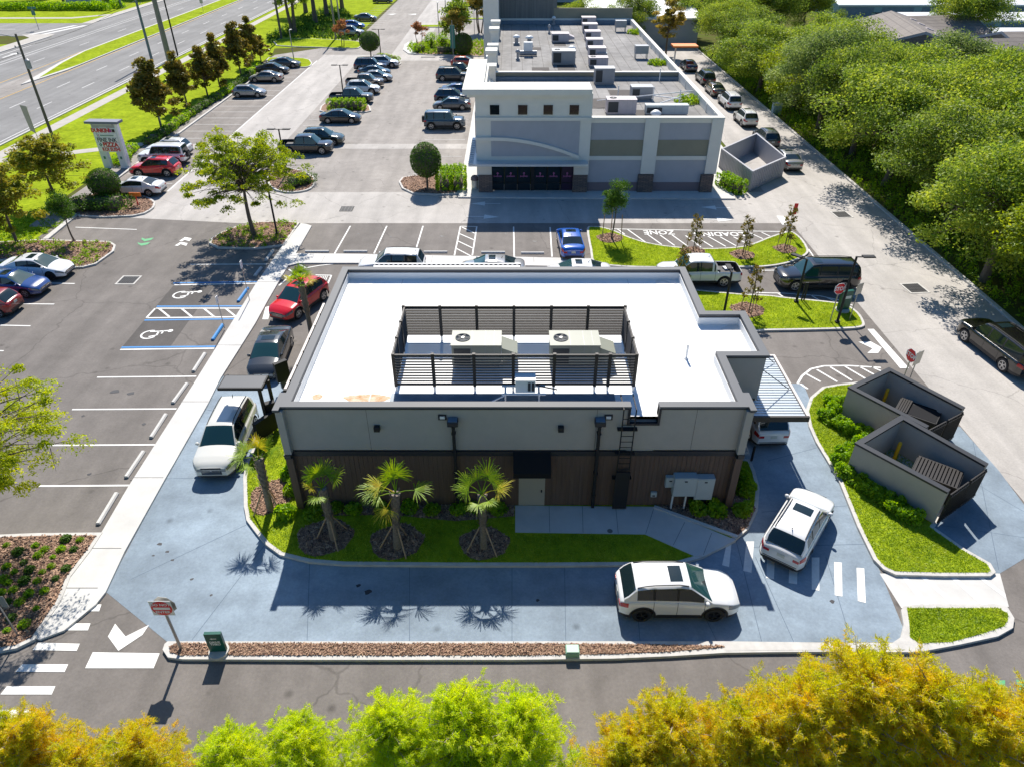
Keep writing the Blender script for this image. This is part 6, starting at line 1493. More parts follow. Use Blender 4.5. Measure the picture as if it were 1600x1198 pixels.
b = MB(); b.cbox((0, 0, .14), (.5, .38, .28), 0, 0, .04); b.cbox((0, 0, .29), (.44, .32, .02), 0, 1); tag(b.build('utility_box', [mat('pale green plastic', (.22, .40, .30), rough=.5), mat('pale green lid', (.32, .50, .38), rough=.5)], loc=(*G(894, 1020, .15), .15)), 'pale green utility box low in the chip strip', 'utility box')
p = G(28, 992, .15); b = MB(); b.tube([(0, 0, 0), (0, 0, 2.1)], .03, 8); t = thing('sign_pole', 'bare metal sign pole rising from the lower left chip bed', 'pole', (*p, .15)); b.build('pole', M['steelpole'], t); b = MB(); b.box(-.3, .3, .03, .045, 1.6, 2.2); b.build('sign_plate', M['signback'], t)
for (x, y), ty, lab, yy in (((390, 469), 408, 'tall thin sign pole with a small plate at the farther accessible bay', .0), ((351, 513), 463, 'thin sign pole at the nearer accessible bay', 0)):
    p = G(x, y, .12); H = HH(x, y, ty, .12) - .12; t = thing('parking_sign', lab, 'sign', (*p, .12))
    b = MB(); b.cyl((0, 0, 0), .028, H, 8); b.build('post', M['steelpole'], t); b = MB(); b.box(-.02, .02, -.15, .15, H - .5, H); b.build('sign_plate', M['signwhite'], t)
p = G(216, 321, .15); t = thing('notice_sign', 'small orange notice on a post by the clipped ball tree', 'sign', (*p, .15)); b = MB(); b.cyl((0, 0, 0), .05, .8, 8); b.build('post', M['red'], t); b = MB(); b.box(-.5, .5, -.03, .03, .8, 1.15); b.build('sign_plate', M['orange'], t)
p = G(61, 47); t = thing('street_sign', 'green street name sign on a post at the side street corner', 'sign', (*p, 0)); b = MB(); b.cyl((0, 0, 0), .06, 4.0, 8); b.build('post', M['steelpole'], t); b = MB(); b.box(-.8, .8, -.03, .03, 3.7, 4.1); b.box(-.35, .35, -.05, .05, 2.6, 3.4); b.build('sign_plate', M['inkgreen'], t)
p = G(133, 10); t = thing('plaza_sign', 'low grey monument sign beyond the arterial road', 'sign', (*p, 0)); b = MB(); b.box(-4, 4, -.6, .6, 0, 1.4); b.build('base', M['greywall'], t); b = MB(); b.box(-3, 3, -.4, .4, 1.4, 5); b.build('panel', M['cabinet'], t)
p = G(318, 20); t = thing('road_sign', 'small sign on the grass median of the arterial road', 'sign', (*p, .15)); b = MB(); b.cyl((0, 0, 0), .05, 2.4, 8); b.build('post', M['steelpole'], t); b = MB(); b.box(-.35, .35, -.03, .03, 1.7, 2.5); b.build('sign_plate', M['signback'], t)
p = G(1219, 384, .15)
back_sign((1233, 368), 318, 0, 'thin red lettered sign by the red tipped young tree', .3, .9, m='red')
b = MB(); b.tube([(0, 0, 0), (0, 0, 3.4), (.1, 0, 3.8)], .03, 6); t = thing('feather_banner', 'curved beige feather banner behind the bronze leaved tree', 'banner', (*G(61, 222), 0)); b.build('pole', M['steelpole'], t); b = MB(); b.add([(0, 0, 3.8), (-.7, .1, 3.9), (-.55, .1, 1.2), (0, 0, .9)], [(0, 1, 2, 3)]); b.build('cloth', M['door'], t)
p = G(717, 26); t = thing('feather_banner', 'green feather banner among the far orange trees', 'banner', (-9, 118, 0)); b = MB(); b.cyl((0, 0, 0), .05, 7, 6); b.build('pole', M['steelpole'], t); b = MB(); b.box(-.35, .35, -.03, .03, 3.2, 6.4); b.build('cloth', M['inkgreen'], t)
for (x, y), lab in (((726, 16), 'left blue curved shade sail among the far trees'), ((755, 17), 'right blue curved shade sail among the far trees')):
    p = G(x, y, 4); t = thing('shade_sail', lab, 'shade sail', (p[0], p[1], 0)); b = MB()
    w = 2.6 if x < 740 else 1.8
    for i in range(8):
        a, c = -w + 2 * w * i / 8, -w + 2 * w * (i + 1) / 8; za, zc = 4 + .7 * (1 - (a / w) ** 2), 4 + .7 * (1 - (c / w) ** 2); b.add([(a, -1.5, za), (c, -1.5, zc), (c, 1.5, zc), (a, 1.5, za)], [(0, 1, 2, 3)])
    b.build('canvas', M['teal'], t); b = MB(); b.cyl((-w, 0, 0), .06, 4, 6); b.build('post', M['steelpole'], t); b = MB(); b.cyl((w, 0, 0), .06, 4, 6); b.build('post', M['steelpole'], t)
# ------------------------------------------------------------------ lamp posts and poles
def lamp(base_px, top_py, label, heads=(0,), m='steel', z=.15, hl=.75, H=None):
    p = G(*base_px, z); H = H or HH(*base_px, top_py, z) - z
    t = thing('lamp_post', label, 'lamp post', (*p, z))
    b = MB(); b.cyl((0, 0, 0), .09, H, 8, r2=.07); b.cyl((0, 0, 0), .16, .12, 10); b.build('pole', M[m], t)
    for a in heads:
        b = MB(); c, s = math.cos(a), math.sin(a)
        b.cbox((c * .2, s * .2, H - .03), (.4, .06, .06), a); b.cbox((c * (.35 + hl / 2), s * (.35 + hl / 2), H), (hl, .34, .09), a, 0, .02); b.cbox((c * (.35 + hl / 2), s * (.35 + hl / 2), H - .055), (hl * .8, .24, .02), a, 1)
        b.build('lamp_head', [M[m], M['lamp']], t)
    return t
lamp((1308, 504), 401, 'lamp post with one head leaning over the pale road by the stop sign', (0.0,), 'black')
lamp((1131, 490), 425, 'plain dark lamp post beside the white pickup', (1.57,), 'black')
lamp((1244, 472), 405, 'dark lamp post left of a short twin bollard', (2.3,), 'black')
lamp((433, 366), 285, 'thin black lamp post in the planted island right of the feathery tree', (1.57,), 'black')
lamp((448, 272), 202, 'twin headed lamp post by the black pickup', (0, PI))
lamp((537, 152), 102, 'twin headed lamp post on the clipped hedge island', (0, PI))
lamp((595, 86), 46, 'twin headed lamp post on the round island', (0, PI))
lamp((460, 98), 48, 'lamp post on the small grass island by the grey sedan', (1.57,), 'steelpole')
lamp((686, 55), 5, 'lamp post between the far bays', (1.57,), 'steelpole')
lamp((697, 33), -30, 'second lamp post between the far bays', (1.57,), 'steelpole', H=8)
for (x, y), lab in (((1254, 470), 'left post of the short twin bollard near the lamp post'),):
    p = G(x, y, .15); b = MB(); b.box(-.12, -.04, -.04, .04, 0, 1.3); b.box(.04, .12, -.04, .04, 0, 1.3); b.box(-.12, .12, -.04, .04, 1.3, 1.36); tag(b.build('bollard', M['black'], loc=(*p, .15)), 'short black twin post beside the dark lamp post', 'bollard')
def pole(base, H, r, label, m, kind='utility_pole', lean=(0, 0), cat='utility pole'):
    t = thing(kind, label, cat, (base[0], base[1], 0)); b = MB(); b.tube([(0, 0, 0), (lean[0], lean[1], H)], [r, r * .65], 10); b.build('pole', M[m], t); return t
t = pole(G(85, 222), 10.9, .17, 'leaning dark wooden utility pole with a transformer at the left', 'pole')
b = MB(); b.cyl((.28, -.1, 7.6), .24, .8, 14); b.lathe((.28, -.1, 8.4), [(.24, 0), (.1, .15), (0, .16)], 12); b.build('transformer', M['rtug'], t)
b = MB(); b.tube([(0, 0, 10.6), (-1.6, -.2, 10.9)], .04, 6); b.cbox((-1.9, -.2, 10.9), (.6, .2, .12)); b.build('street_light', M['steelpole'], t)
for z in (9.0, 9.6): b = MB(); b.tube([(0, 0, z), (-.5, 0, z + .1)], .03, 6); b.cyl((-.5, 0, z), .06, .2, 8); b.build('insulator', M['rtug'], t)
t = pole(G(271, 119), 17, .42, 'thick pale concrete pole rising out of the picture', 'concpole'); t = pole(G(238, 97), 16, .22, 'blue grey steel pole left of the thick concrete pole', 'bluesteel')
b = MB(); b.tube([(0, 0, 8), (.7, 0, 8.6)], .04, 6); b.build('bracket', M['rtug'], t)
pole(G(278, 88), 15, .14, 'thin dark pole right of the thick concrete pole', 'black'); t = pole(G(440, 62), 17, .22, 'dark wooden pole at the edge of the far grove', 'pole')
pole(G(190, 13), 14, .28, 'teal grey pole beyond the arterial road', 'bluesteel'); pole(G(254, 203), 6.5, .08, 'slim metal flag pole among the magnolias', 'steelpole', 'flag_pole', cat='flag pole')
pole(G(525, 62), 16, .2, 'tan wooden pole by the russet tree', 'concpole'); pole(G(531, 38), 16, .16, 'grey steel pole by the silver SUV', 'steelpole')
p = G(254, 203); b = MB(); b.add([(0, 0, 6.4), (-1.5, -.1, 6.3), (-1.6, .1, 5.2), (-.1, 0, 4.8)], [(0, 1, 2, 3)]); t2 = tag(b.build('flag', M['flagm'], loc=(*p, 0)), 'faded pink and white flag among the magnolias', 'flag')
def wire(pts, label):
    b = MB(); b.tube(pts, .02, 4); tag(b.build('overhead_wire', M['black']), label, 'wire', 'overhead wires along the arterial road')
def sag(a, c, s, n=12): return [tuple(Vector(a) * (1 - i / n) + Vector(c) * (i / n) - Vector((0, 0, s * 4 * (i / n) * (1 - i / n)))) for i in range(n + 1)]
A = G(85, 222)
wire(sag((A[0], A[1], 9.6), (*G(271, 119), 11.5), .8), 'overhead wire from the leaning wooden pole to the concrete pole')
wire(sag((A[0] - .4, A[1], 9.0), (-60, 20, 9.4), .8), 'overhead wire leaving the picture at the left')
t = thing('pylon_cabinet', 'teal cabinet in the undergrowth beside the shaded road', 'cabinet', (*G(1212, 178), 0)); b = MB(); b.box(-.5, .5, -.4, .4, 0, 1.2); b.build('casing', M['shedwall'], t); b = MB(); b.box(-.54, .54, -.44, .44, 1.2, 1.28); b.build('lid', M['cabinet'], t)
p = G(935, 250); t = thing('litter_bin', 'round topped litter bin at the left pier of the shopfront', 'litter bin', (*G(742, 296), .14)); b = MB(); b.cyl((0, 0, 0), .3, .75, 14); b.build('container', M['cream'], t); b = MB(); b.lathe((0, 0, .75), [(.36, 0), (.34, .25), (.2, .4), (0, .44)], 14); b.build('lid', M['mauve'], t)

# ------------------------------------------------------------------ trees and plants
def crown_clumps(seed, R, Hc, n, flat=.8, cone=.0):
    g = np.random.default_rng(seed); out = []
    tries = 0
    while len(out) < n and tries < 4000:
        tries += 1
        d = g.normal(0, 1, 3); d /= np.linalg.norm(d); r = g.random() ** .38
        if d[2] < -.35 and g.random() < .7: continue
        p = d * r; wob = 1 + .22 * math.sin(3 * math.atan2(p[1], p[0]) + seed) + .12 * math.sin(5 * math.atan2(p[1], p[0]) + 2 * seed)
        kk = 1 - cone * (p[2] + 1) / 2 if cone > 0 else 1 + cone * (1 - p[2]) / 2
        out.append(np.array([p[0] * R * wob * kk, p[1] * R * wob * kk, p[2] * Hc]))
    return out
def tree_proto(seed, H, R, Hc, zc, nclump, per, leaf, lmat, bark='bark', tr=.22, clr=(1.0, 1.5), aspect=.55, flat=.62, stems=1, droop=0.0, jit=.9, cone=0.0):
    """trunk with limbs reaching into every leaf clump; returns (trunk mesh, crown mesh)"""
    g = np.random.default_rng(seed); C = crown_clumps(seed, R, Hc, nclump, cone=cone)
    b = MB()
    fork = []
    for s in range(stems):
        a = 2 * PI * s / stems + .5; off = 0 if stems == 1 else .18
        top_ = Vector((off * 3 * math.cos(a) + g.normal(0, .1), off * 3 * math.sin(a) + g.normal(0, .1), zc - Hc * .35))
        pth = bez((off * math.cos(a), off * math.sin(a), -.05), top_, (g.normal(0, .15), g.normal(0, .15), 0), 6)
        b.tube(pth, [tr * 1.35, tr * 1.05, tr * .95, tr * .85, tr * .75, tr * .6], 8, 0, cap=False); fork.append(top_)
        b.tube(bez(top_, (top_.x * 1.1, top_.y * 1.1, zc + Hc * .6), (g.normal(0, .3), g.normal(0, .3), 0), 5), [tr * .6, tr * .45, tr * .3, tr * .18, tr * .08], 6, 0, cap=False)
    for c in C:
        f = fork[int(g.integers(len(fork)))]; t = g.random() * .75; s0 = Vector((f.x * 1.0, f.y * 1.0, f.z + t * Hc * .8 if c[2] > 0 else f.z - .1 * Hc * t))
        e = Vector((c[0], c[1], zc + c[2])); L = (e - s0).length
        r0 = tr * (.16 + .16 * min(1, L / (R + .1)))
        b.tube(bez(s0, e, (0, 0, .12 * L), 5), [r0, r0 * .8, r0 * .6, r0 * .4, r0 * .18], 5, 0, cap=False)
        for k in range(2):
            q = s0.lerp(e, .6 + .2 * k); w = Vector(g.normal(0, .5, 3)) * R * .22; b.tube([q, q + w], [r0 * .35, r0 * .1], 4, 0, cap=False)
    me_t = bpy.data.meshes.new('trunk'); me_t.from_pydata([tuple(v) for v in b.v], [], b.f); me_t.materials.append(M[bark]); me_t.polygons.foreach_set('use_smooth', [True] * len(b.f)); me_t.update()
    Cs, Ns = [], []
    for c in C:
        m = int(per * (.6 + .8 * g.random())); cr = g.uniform(*clr); d, nrm = ellips(m, .75)
        P = d * np.array([cr, cr, cr * flat])
        if droop: P[:, 2] -= droop * (P[:, 0] ** 2 + P[:, 1] ** 2) / cr
        P += np.array([c[0], c[1], zc + c[2]]) + g.normal(0, .06 * cr, (m, 3)); Cs.append(P); Ns.append(nrm * .6 + np.array([0, 0, .5]))
    Cs = np.concatenate(Cs); Ns = np.concatenate(Ns)
    V, Fc = leaves(Cs, Ns, leaf, aspect, jit)
    return me_t, nmesh('crown', V, Fc, [M[lmat]])
def place_tree(name, proto, loc, s, rz, label, cat='tree', group=None, z=0.0, sz=None):
    t = thing(name, label, cat, (loc[0], loc[1], z), rz, group); t.scale = (s, s, sz or s)
    link('trunk', proto[0], t); link('crown', proto[1], t); return t
OAK = [tree_proto(11, 11, 4.9, 4.0, 6.1, 84, 420, .21, 'oak', tr=.26, clr=(1.1, 1.7)), tree_proto(23, 11, 5.2, 4.2, 6.2, 88, 420, .21, 'oak2', tr=.28, clr=(1.1, 1.8)),
       tree_proto(37, 10, 4.8, 4.3, 5.8, 82, 420, .20, 'oak', tr=.25, clr=(1.0, 1.6)), tree_proto(41, 12, 5.0, 4.6, 6.5, 86, 420, .22, 'oak2', tr=.28, clr=(1.1, 1.8))]
for k_, m_ in ((0, 'oak3'), (3, 'oak4')):
    c_ = OAK[k_][1].copy(); c_.materials[0] = M[m_]; OAK.append((OAK[k_][0], c_))
OG = 'oaks of the wood beyond the road'
rw = random.Random(5)
rows = [(35.2, [24, 31, 39.5, 47, 56, 65.5, 75, 85, 95, 105, 116, 127]), (44.0, [35, 43.5, 52, 61, 70.5, 80, 90, 100, 111, 122]), (51.5, [41, 50, 58.5, 67.5, 77, 87, 97, 107, 118, 132]), (59, [49, 58, 67, 76, 85.5, 94]), (67, [58, 66.5, 75, 84, 92]), (75.5, [66, 75, 84, 92]), (84, [74, 83, 91])]
where = ['at the kerb of the pale road', 'one row back from the pale road', 'two rows back from the pale road', 'deep in the wood, fourth row from the road', 'deep in the wood, fifth row from the road', 'near the shingled roofs, sixth row from the road', 'near the right edge, last row of the wood']
cardinal = ['nearest the camera', 'second from the camera', 'third from the camera', 'fourth from the camera', 'fifth from the camera', 'sixth from the camera', 'seventh from the camera', 'eighth from the camera', 'ninth from the camera', 'tenth from the camera', 'eleventh from the camera', 'farthest of its row']
for ri, (X, Ys) in enumerate(rows):
    for ki, Y in enumerate(Ys):
        x, y = X + rw.uniform(-.9, .9), Y + rw.uniform(-1, 1)
        if ri == 0 and ki == 3: x, y = 33.8, 46.0
        if ri == 0 and ki == 5: x, y = 35.3, 66
        s = rw.uniform(1.0, 1.25)
        if (x > 49 and y > 90) or (x > 40 and y > 112): continue
        zs_ = rw.uniform(.78, .98) * (1 if y < 80 else .85) * (1 if X < 48 or y < 78 else .85)
        place_tree('oak_tree', OAK[(ri * 3 + ki * 5 + ri * ki) % 6], (x, y), s, rw.uniform(0, 6.28), ['Broad', 'Rounded', 'Spreading'][(ri + ki) % 3].lower() + ' green oak ' + where[ri] + ', ' + cardinal[ki], group=OG, sz=s * zs_)
place_tree('oak_tree', OAK[1], (73.5, 128), 1.15, .3, 'huge dark tree standing before the white roofed sheds')
for i, (x, y, s) in enumerate(((45, 140, 1.1), (37, 137, 1.0), (54, 146, 1.1), (33, 148, .8))):
    place_tree('oak_tree', OAK[i % 4], (x, y), s, i * 1.3, ['far oak right of the orange awning', 'far oak just behind the orange awning', 'far oak between the warehouse and the shingled roofs', 'small far oak by the warehouse corner'][i], group=OG)
# far cypress and small trees round the shops
CYF = tree_proto(51, 10, 2.2, 4.2, 5.4, 60, 170, .30, 'cypfar', tr=.16, clr=(.5, .9), flat=.4, aspect=.4)
place_tree('cypress_tree', CYF, G(1040, 88), 1.0, 0, 'thin tawny cypress behind the far corner of the tar roof')
place_tree('oak_tree', OAK[3], (11.5, 132), .75, .5, 'green tree right behind the ribbed grey block'); place_tree('oak_tree', OAK[0], (21.5, 140), .8, 1.5, 'loose green tree before the pale blue warehouse')
place_tree('cypress_tree', CYF, (17.5, 137), .55, 1, 'small tawny tree before the pale blue warehouse')
CREPE = tree_proto(61, 6, 1.7, 1.8, 3.6, 34, 150, .24, 'oak2', tr=.08, clr=(.5, .8), stems=3)
CREPO = tree_proto(63, 6, 1.7, 1.8, 3.8, 34, 150, .24, 'cypfar', tr=.08, clr=(.5, .8), stems=3)
RED = tree_proto(65, 4, .9, .9, 2.2, 18, 90, .2, 'red_leaf', tr=.05, clr=(.3, .5), stems=2)
place_tree('flowering_tree', CREPE, G(714, 83), 1.5, .4, 'leafy tree with orange top in the far flower bed', sz=1.55); place_tree('flowering_tree', CREPO, G(750, 52), 1.5, 1.4, 'orange leaved tree beside the white block at the top')
place_tree('flowering_tree', CREPO, (-9.2, 131.5), 1.05, 2.4, 'orange tree right behind the leafy tree of the far flower bed', z=1.5)
place_tree('flowering_tree', RED, G(656, 73), 1.3, 0, 'little russet tree in the far flower bed'); place_tree('flowering_tree', RED, G(536, 73), 1.4, 2, 'little russet tree at the silver SUV')
# magnolias along the arterial road
MAGP = [tree_proto(71, 8, 2.7, 4.1, 4.5, 74, 100, .38, 'magn', tr=.12, clr=(.35, .75), aspect=.5, flat=.8, cone=.55), tree_proto(77, 8, 2.5, 4.2, 4.6, 70, 100, .38, 'magn', tr=.12, clr=(.35, .72), aspect=.5, flat=.8, cone=.6)]
MG = 'magnolias between the parking and the arterial road'
for i, ((bx_, by_), ty, s, lab) in enumerate((((253, 203), 92, 1.05, 'dark magnolia with the flag pole, nearest of the roadside row'), ((291, 171), 85, .9, 'second magnolia of the roadside row'), ((325, 152), 72, .9, 'third magnolia of the roadside row'), ((347, 143), 57, .95, 'fourth magnolia of the roadside row'),
        ((377, 120), 35, .95, 'fifth magnolia of the roadside row'), ((397, 103), 30, .9, 'sixth magnolia of the roadside row, farthest'), ((408, 96), 55, .7, 'small light magnolia at the end of the roadside row'))):
    p = G(bx_, by_); H = HH(bx_, by_, ty); place_tree('magnolia_tree', MAGP[i % 2], p, s, i * 1.1, lab, group=MG, sz=H / 8.6)
M['bronze'] = leafmat('bronze leaves', [(.08, .13, .012), (.22, .25, .02), (.36, .33, .03), (.42, .28, .04)], trans=.4, nscale=.8)
BRM = tree_proto(83, 8, 3.0, 3.2, 4.5, 90, 120, .26, 'bronze', tr=.12, clr=(.35, .85), aspect=.5, cone=.25)
place_tree('street_tree', BRM, G(93, 322), 1.05, .3, 'bronze leaved tree beneath the leaning utility pole', sz=HH(93, 322, 205) / 7.9)
place_tree('street_tree', BRM, G(28, 382), 1.0, 2.3, 'bronze leaved tree by the left edge above the parked white sedan', sz=HH(28, 382, 250) / 7.9)
OLV = tree_proto(85, 4, .75, 1.1, 2.4, 26, 190, .12, 'topiary', tr=.05, clr=(.3, .48), aspect=.4)
place_tree('young_tree', OLV, G(116, 376, .15), 1.2, 0, 'small dark staked tree in the island above the white sedan', z=.15, sz=1.15)
YT = place_tree('young_tree', OLV, G(955, 373, .15), 1.25, 1, 'round young tree with stakes at the left of the loading zone lawn', z=.15, sz=1.35)
def stakes(t, r, h, n=3):
    for k in range(n):
        a = 2 * PI * k / n + .5; b = MB(); b.tube([(r * math.cos(a), r * math.sin(a), 0), (r * math.cos(a) * .9, r * math.sin(a) * .9, h)], .03, 5); b.build('stake', M['wood'], t)
stakes(YT, .7, 1.6)
# feathery elm in the planted island and the one at the left edge
ELM = tree_proto(91, 8, 4.3, 3.2, 4.9, 200, 130, .18, 'elm2', tr=.15, clr=(.28, .72), aspect=.45, flat=.30, droop=.45)
place_tree('elm_tree', ELM, G(397, 367, .15), 1.08, .6, 'loose feathery tree with drooping sprays in the planted island', z=.15, sz=1.02)
ELM2 = tree_proto(93, 8, 4.5, 3.5, 5.6, 290, 210, .13, 'elm', tr=.15, clr=(.25, .75), aspect=.42, flat=.28, droop=.5)
place_tree('elm_tree', ELM2, (-21.8, 20.2), 1.0, 2.0, 'yellow green drooping tree reaching in from the left edge', z=.15, sz=.98)
# the grove at the top left
GR = [tree_proto(101, 14, 4.5, 3.5, 11.5, 55, 260, .30, 'oak2', tr=.42, clr=(1.0, 1.6)), tree_proto(103, 11, 3.6, 3.8, 7.6, 60, 240, .28, 'oak2', tr=.35, clr=(.8, 1.3), stems=2)]
for i, ((x, y), k, lab) in enumerate((((459, 52), 1, 'many stemmed tree at the left end of the far grove'), ((493, 36), 0, 'thick trunked tree second in the far grove'), ((511, 26), 0, 'thick trunked tree third in the far grove'), ((535, 16), 0, 'trunk farthest back in the far grove'), ((478, 20), 0, 'trunk nearest the arterial road in the far grove'))):
    place_tree('grove_tree', GR[k], G(x, y), 1.0, i * 1.7, lab, group='trees of the far grove')
for i, (x, y, s) in enumerate(((-122, 205, 1.0), (-112, 200, 1.0), (-102, 207, .9), (-96, 212, 1.1))): place_tree('grove_tree', OAK[i], (x, y), s, i, ['leftmost', 'second', 'third', 'rightmost'][i] + ' tree beyond the arterial road at the top left corner', group='trees beyond the arterial road')
# topiary balls, hedges, bushes
def ball(r, sz, n, leaf, lmat, z0):
    d, nr = ellips(n, .12); P = d * np.array([r, r, r * sz]) + np.array([0, 0, z0]); V, Fc = leaves(P, nr, leaf, .6, .55); return V, Fc
def topiary(loc, r, sz, zc, label, z=.15, lmat='topiary', trunk=True, name='topiary_tree'):
    t = thing(name, label, 'clipped tree' if trunk else 'bush', (*loc, z)); d = []
    V, Fc = ball(r, sz, int(5200 * r * r / 2), .13, lmat, zc); link('crown', nmesh('crown', V, Fc, [M[lmat]]), t)
    b = MB(); b.lathe((0, 0, zc), [(r * .86 * math.sin(a), -r * .86 * sz * math.cos(a)) for a in np.linspace(0, PI, 9)], 14); b.build('inner_twigs', M['bark'], t)
    if trunk: b = MB(); b.tube([(0, 0, 0), (.05, 0, zc)], [.11, .08], 7); b.build('trunk', M['bark'], t)
    return t
topiary(G(668, 293, .15), 1.45, 1.1, 2.55, 'clipped egg shaped tree with a round shadow before the shops')
topiary(G(172, 316, .15), 1.35, .95, 1.75, 'clipped ball tree beside the tenant sign')
topiary(G(580, 92, .15), 1.7, .9, 2.6, 'small round tree on the round island of the middle row')
topiary(G(724, 86, .15), 1.7, 1.0, 1.7, 'big clipped ball bush at the end of the far flower bed', trunk=False, name='clipped_bush')
def shrub_mesh(pts, leaf, lmat, name='leaves'):
    """pts: list of (x,y,z,r,n) blobs"""
    Vs, Fs, o = [], [], 0
    for x, y, z, r, n in pts:
        d, nr = ellips(n, .45); d[:, 2] = np.abs(d[:, 2]) * 1.0
        P = d * np.array([r, r, r * .95]) + np.array([x, y, z]); V, Fc = leaves(P, nr + np.array([0, 0, .4]), leaf, .6, .8); Vs.append(V); Fs.append(Fc + o); o += len(V)
    return nmesh(name, np.concatenate(Vs), np.concatenate(Fs), [M[lmat]])
def hedge(pts, w, h, label, leaf=.14, lmat='hedge', dens=260, z=.15, boxy=False, world=False):
    P = [Vector(p) if world else Vector(G(*p, z)) for p in pts]; o = P[0].copy(); blobs = []
    Vs, Fs, k = [], [], 0
    for a, c in zip(P, P[1:]):
        L = (c - a).length; n = max(1, int(L / (w * (.55 if not boxy else .45))))
        for i in range(n + 1):
            q = a + (c - a) * i / n - o; r = w * (.5 + (.0 if boxy else .12 * math.sin(i * 1.7)))
            for s in ((-.25, .25) if boxy else (0,)):
                d = (c - a).normalized(); nn = Vector((-d.y, d.x)) * s * w; m = int(dens * w); dd, nr = ellips(m, .35)
                if boxy: dd = np.sign(dd) * np.abs(dd) ** .45
                Q = dd * np.array([r * (1 if not boxy else .62), r * (1 if not boxy else .62), h / 2 * (1 + (.0 if boxy else .12 * math.sin(i * 2.3)))]) + np.array([q.x + nn.x, q.y + nn.y, h / 2]); V, Fc = leaves(Q, nr + np.array([0, 0, .3]), leaf, .6, .7)
                Vs.append(V); Fs.append(Fc + k); k += len(V)
    t = thing('hedge', label, 'hedge', (o.x, o.y, z)); link('leaves', nmesh('leaves', np.concatenate(Vs), np.concatenate(Fs), [M[lmat]]), t)
    b = MB(); b.tube([(*(p - o), h * .35) for p in P], [w * .3] * len(P), 6); b.build('twigs', M['bark'], t); return t
hedge([(695, 297), (695, 283), (716, 282), (716, 297)], 1.5, 1.5, 'bright clipped hedge beside the egg shaped tree', boxy=True, leaf=.15)
hedge([(518, 171), (566, 171)], 1.6, 1.3, 'long clipped hedge on the island below the dark pickup', boxy=True)
hedge([(455, 293), (470, 288), (484, 285)], 1.5, 1.0, 'low dark hedge on the island under the twin headed lamp', lmat='topiary')
hedge([(596, 92), (618, 97)], 1.7, .9, 'low hedge at the round island of the middle row')
hedge([(118, 330), (140, 326), (165, 326), (190, 326)], 2.2, 1.2, 'dark green hedge mass under the clipped ball tree', lmat='topiary', leaf=.16)
hedge([(684, 84), (700, 84), (712, 84)], 1.6, 1.6, 'low dark hedge in the far flower bed', lmat='topiary')
hedge([(650, 82), (662, 80)], 1.8, 1.4, 'light green bush by the pale nose of the far bed', leaf=.18); hedge([(672, 74), (676, 74)], 2.0, 2.4, 'leafy bush left of the far leafy tree', leaf=.2); hedge([(692, 74), (695, 73)], 1.8, 2.4, 'second leafy bush left of the far leafy tree', leaf=.2)
hedge([(1128, 290), (1146, 300), (1156, 303)], 1.3, 1.3, 'yellow green clipped hedge along the corrugated bin enclosure', boxy=True, z=0, leaf=.16)
rb = [(233, 226), (262, 208), (300, 180), (335, 158), (365, 140), (392, 118), (405, 103)]
for i in range(len(rb) - 1): hedge([rb[i], ((rb[i][0] + rb[i + 1][0]) / 2, (rb[i][1] + rb[i + 1][1]) / 2), (rb[i + 1][0] - 3, rb[i + 1][1] + 2)], 1.5, .9, ['nearest', 'second', 'third', 'fourth', 'fifth', 'sixth'][i] + ' stretch of low hedge under the magnolia row', lmat='hedge' if i % 2 else 'topiary', leaf=.2, dens=200, z=0)
hedge([(190, 258), (205, 236)], 1.6, .9, 'low leafy hedge between the tenant sign and the parked trio', z=0, leaf=.2)
# leafy hedges round the bin enclosures: single bushes
HB = shrub_mesh([(0, 0, .05, .42, 420), (.18, .1, .25, .3, 200), (-.16, -.1, .3, .28, 200)], .13, 'hedge'); HB2 = shrub_mesh([(0, 0, .05, .40, 400), (-.2, .12, .2, .3, 220), (.1, -.15, .35, .26, 180)], .13, 'hedge')
hx = [(1292, 648), (1303, 640), (1300, 655), (1313, 661), (1326, 668), (1340, 672), (1352, 678), (1345, 690), (1332, 700), (1318, 705), (1313, 718), (1320, 735), (1334, 745), (1350, 756), (1363, 764), (1377, 773), (1388, 784), (1402, 790), (1414, 800), (1428, 806), (1310, 630), (1300, 625)]
for i, (x, y) in enumerate(hx):
    t = thing('hedge_bush', 'leafy bush of the hedge along the two bin enclosures', 'bush', (*G(x, y, .4), .15), i * 1.3, 'hedge bushes along the bin enclosures'); t.scale = (1, 1, 1.15 + .15 * math.sin(i * 2)); link('leaves', HB if i % 2 else HB2, t)
# small plants: beds
tuft = {}
def plantmesh(seed, r, n, leaf, lmat):
    g = np.random.default_rng(seed); d, nr = ellips(n, .6); d[:, 2] = np.abs(d[:, 2]); V, Fc = leaves(d * r, nr + np.array([0, 0, .6]), leaf, .35, .6); return nmesh('leaves', V, Fc, [M[lmat]])
PL = [plantmesh(1, .27, 260, .14, 'shade_g'), plantmesh(2, .24, 240, .14, 'hedge'), plantmesh(3, .30, 300, .14, 'topiary')]
bedp = [(10, 851), (55, 852), (103, 842), (125, 843), (10, 885), (37, 878), (70, 858), (95, 858), (115, 858), (60, 867), (82, 870), (103, 888), (5, 905), (22, 893), (46, 890), (66, 893), (12, 910), (38, 907), (58, 907), (69, 923), (87, 903), (21, 921), (45, 927), (12, 940), (31, 940), (56, 950), (18, 965), (38, 975), (10, 985), (-14, 860), (-18, 900), (-20, 945), (28, 862), (80, 884), (2, 926)]
bed2 = [(x, y) for x, y in bedp]
for i, (x, y) in enumerate(bed2):
    t = thing('small_shrub', 'small round shrub dotted in the wood chips at the lower left', 'shrub', (*G(x, y, .2), .16), i * 2.1, 'small shrubs of the lower left bed'); t.scale = (.55 + .4 * ((i * 7) % 5) / 5,) * 3; link('leaves', PL[i % 3], t)
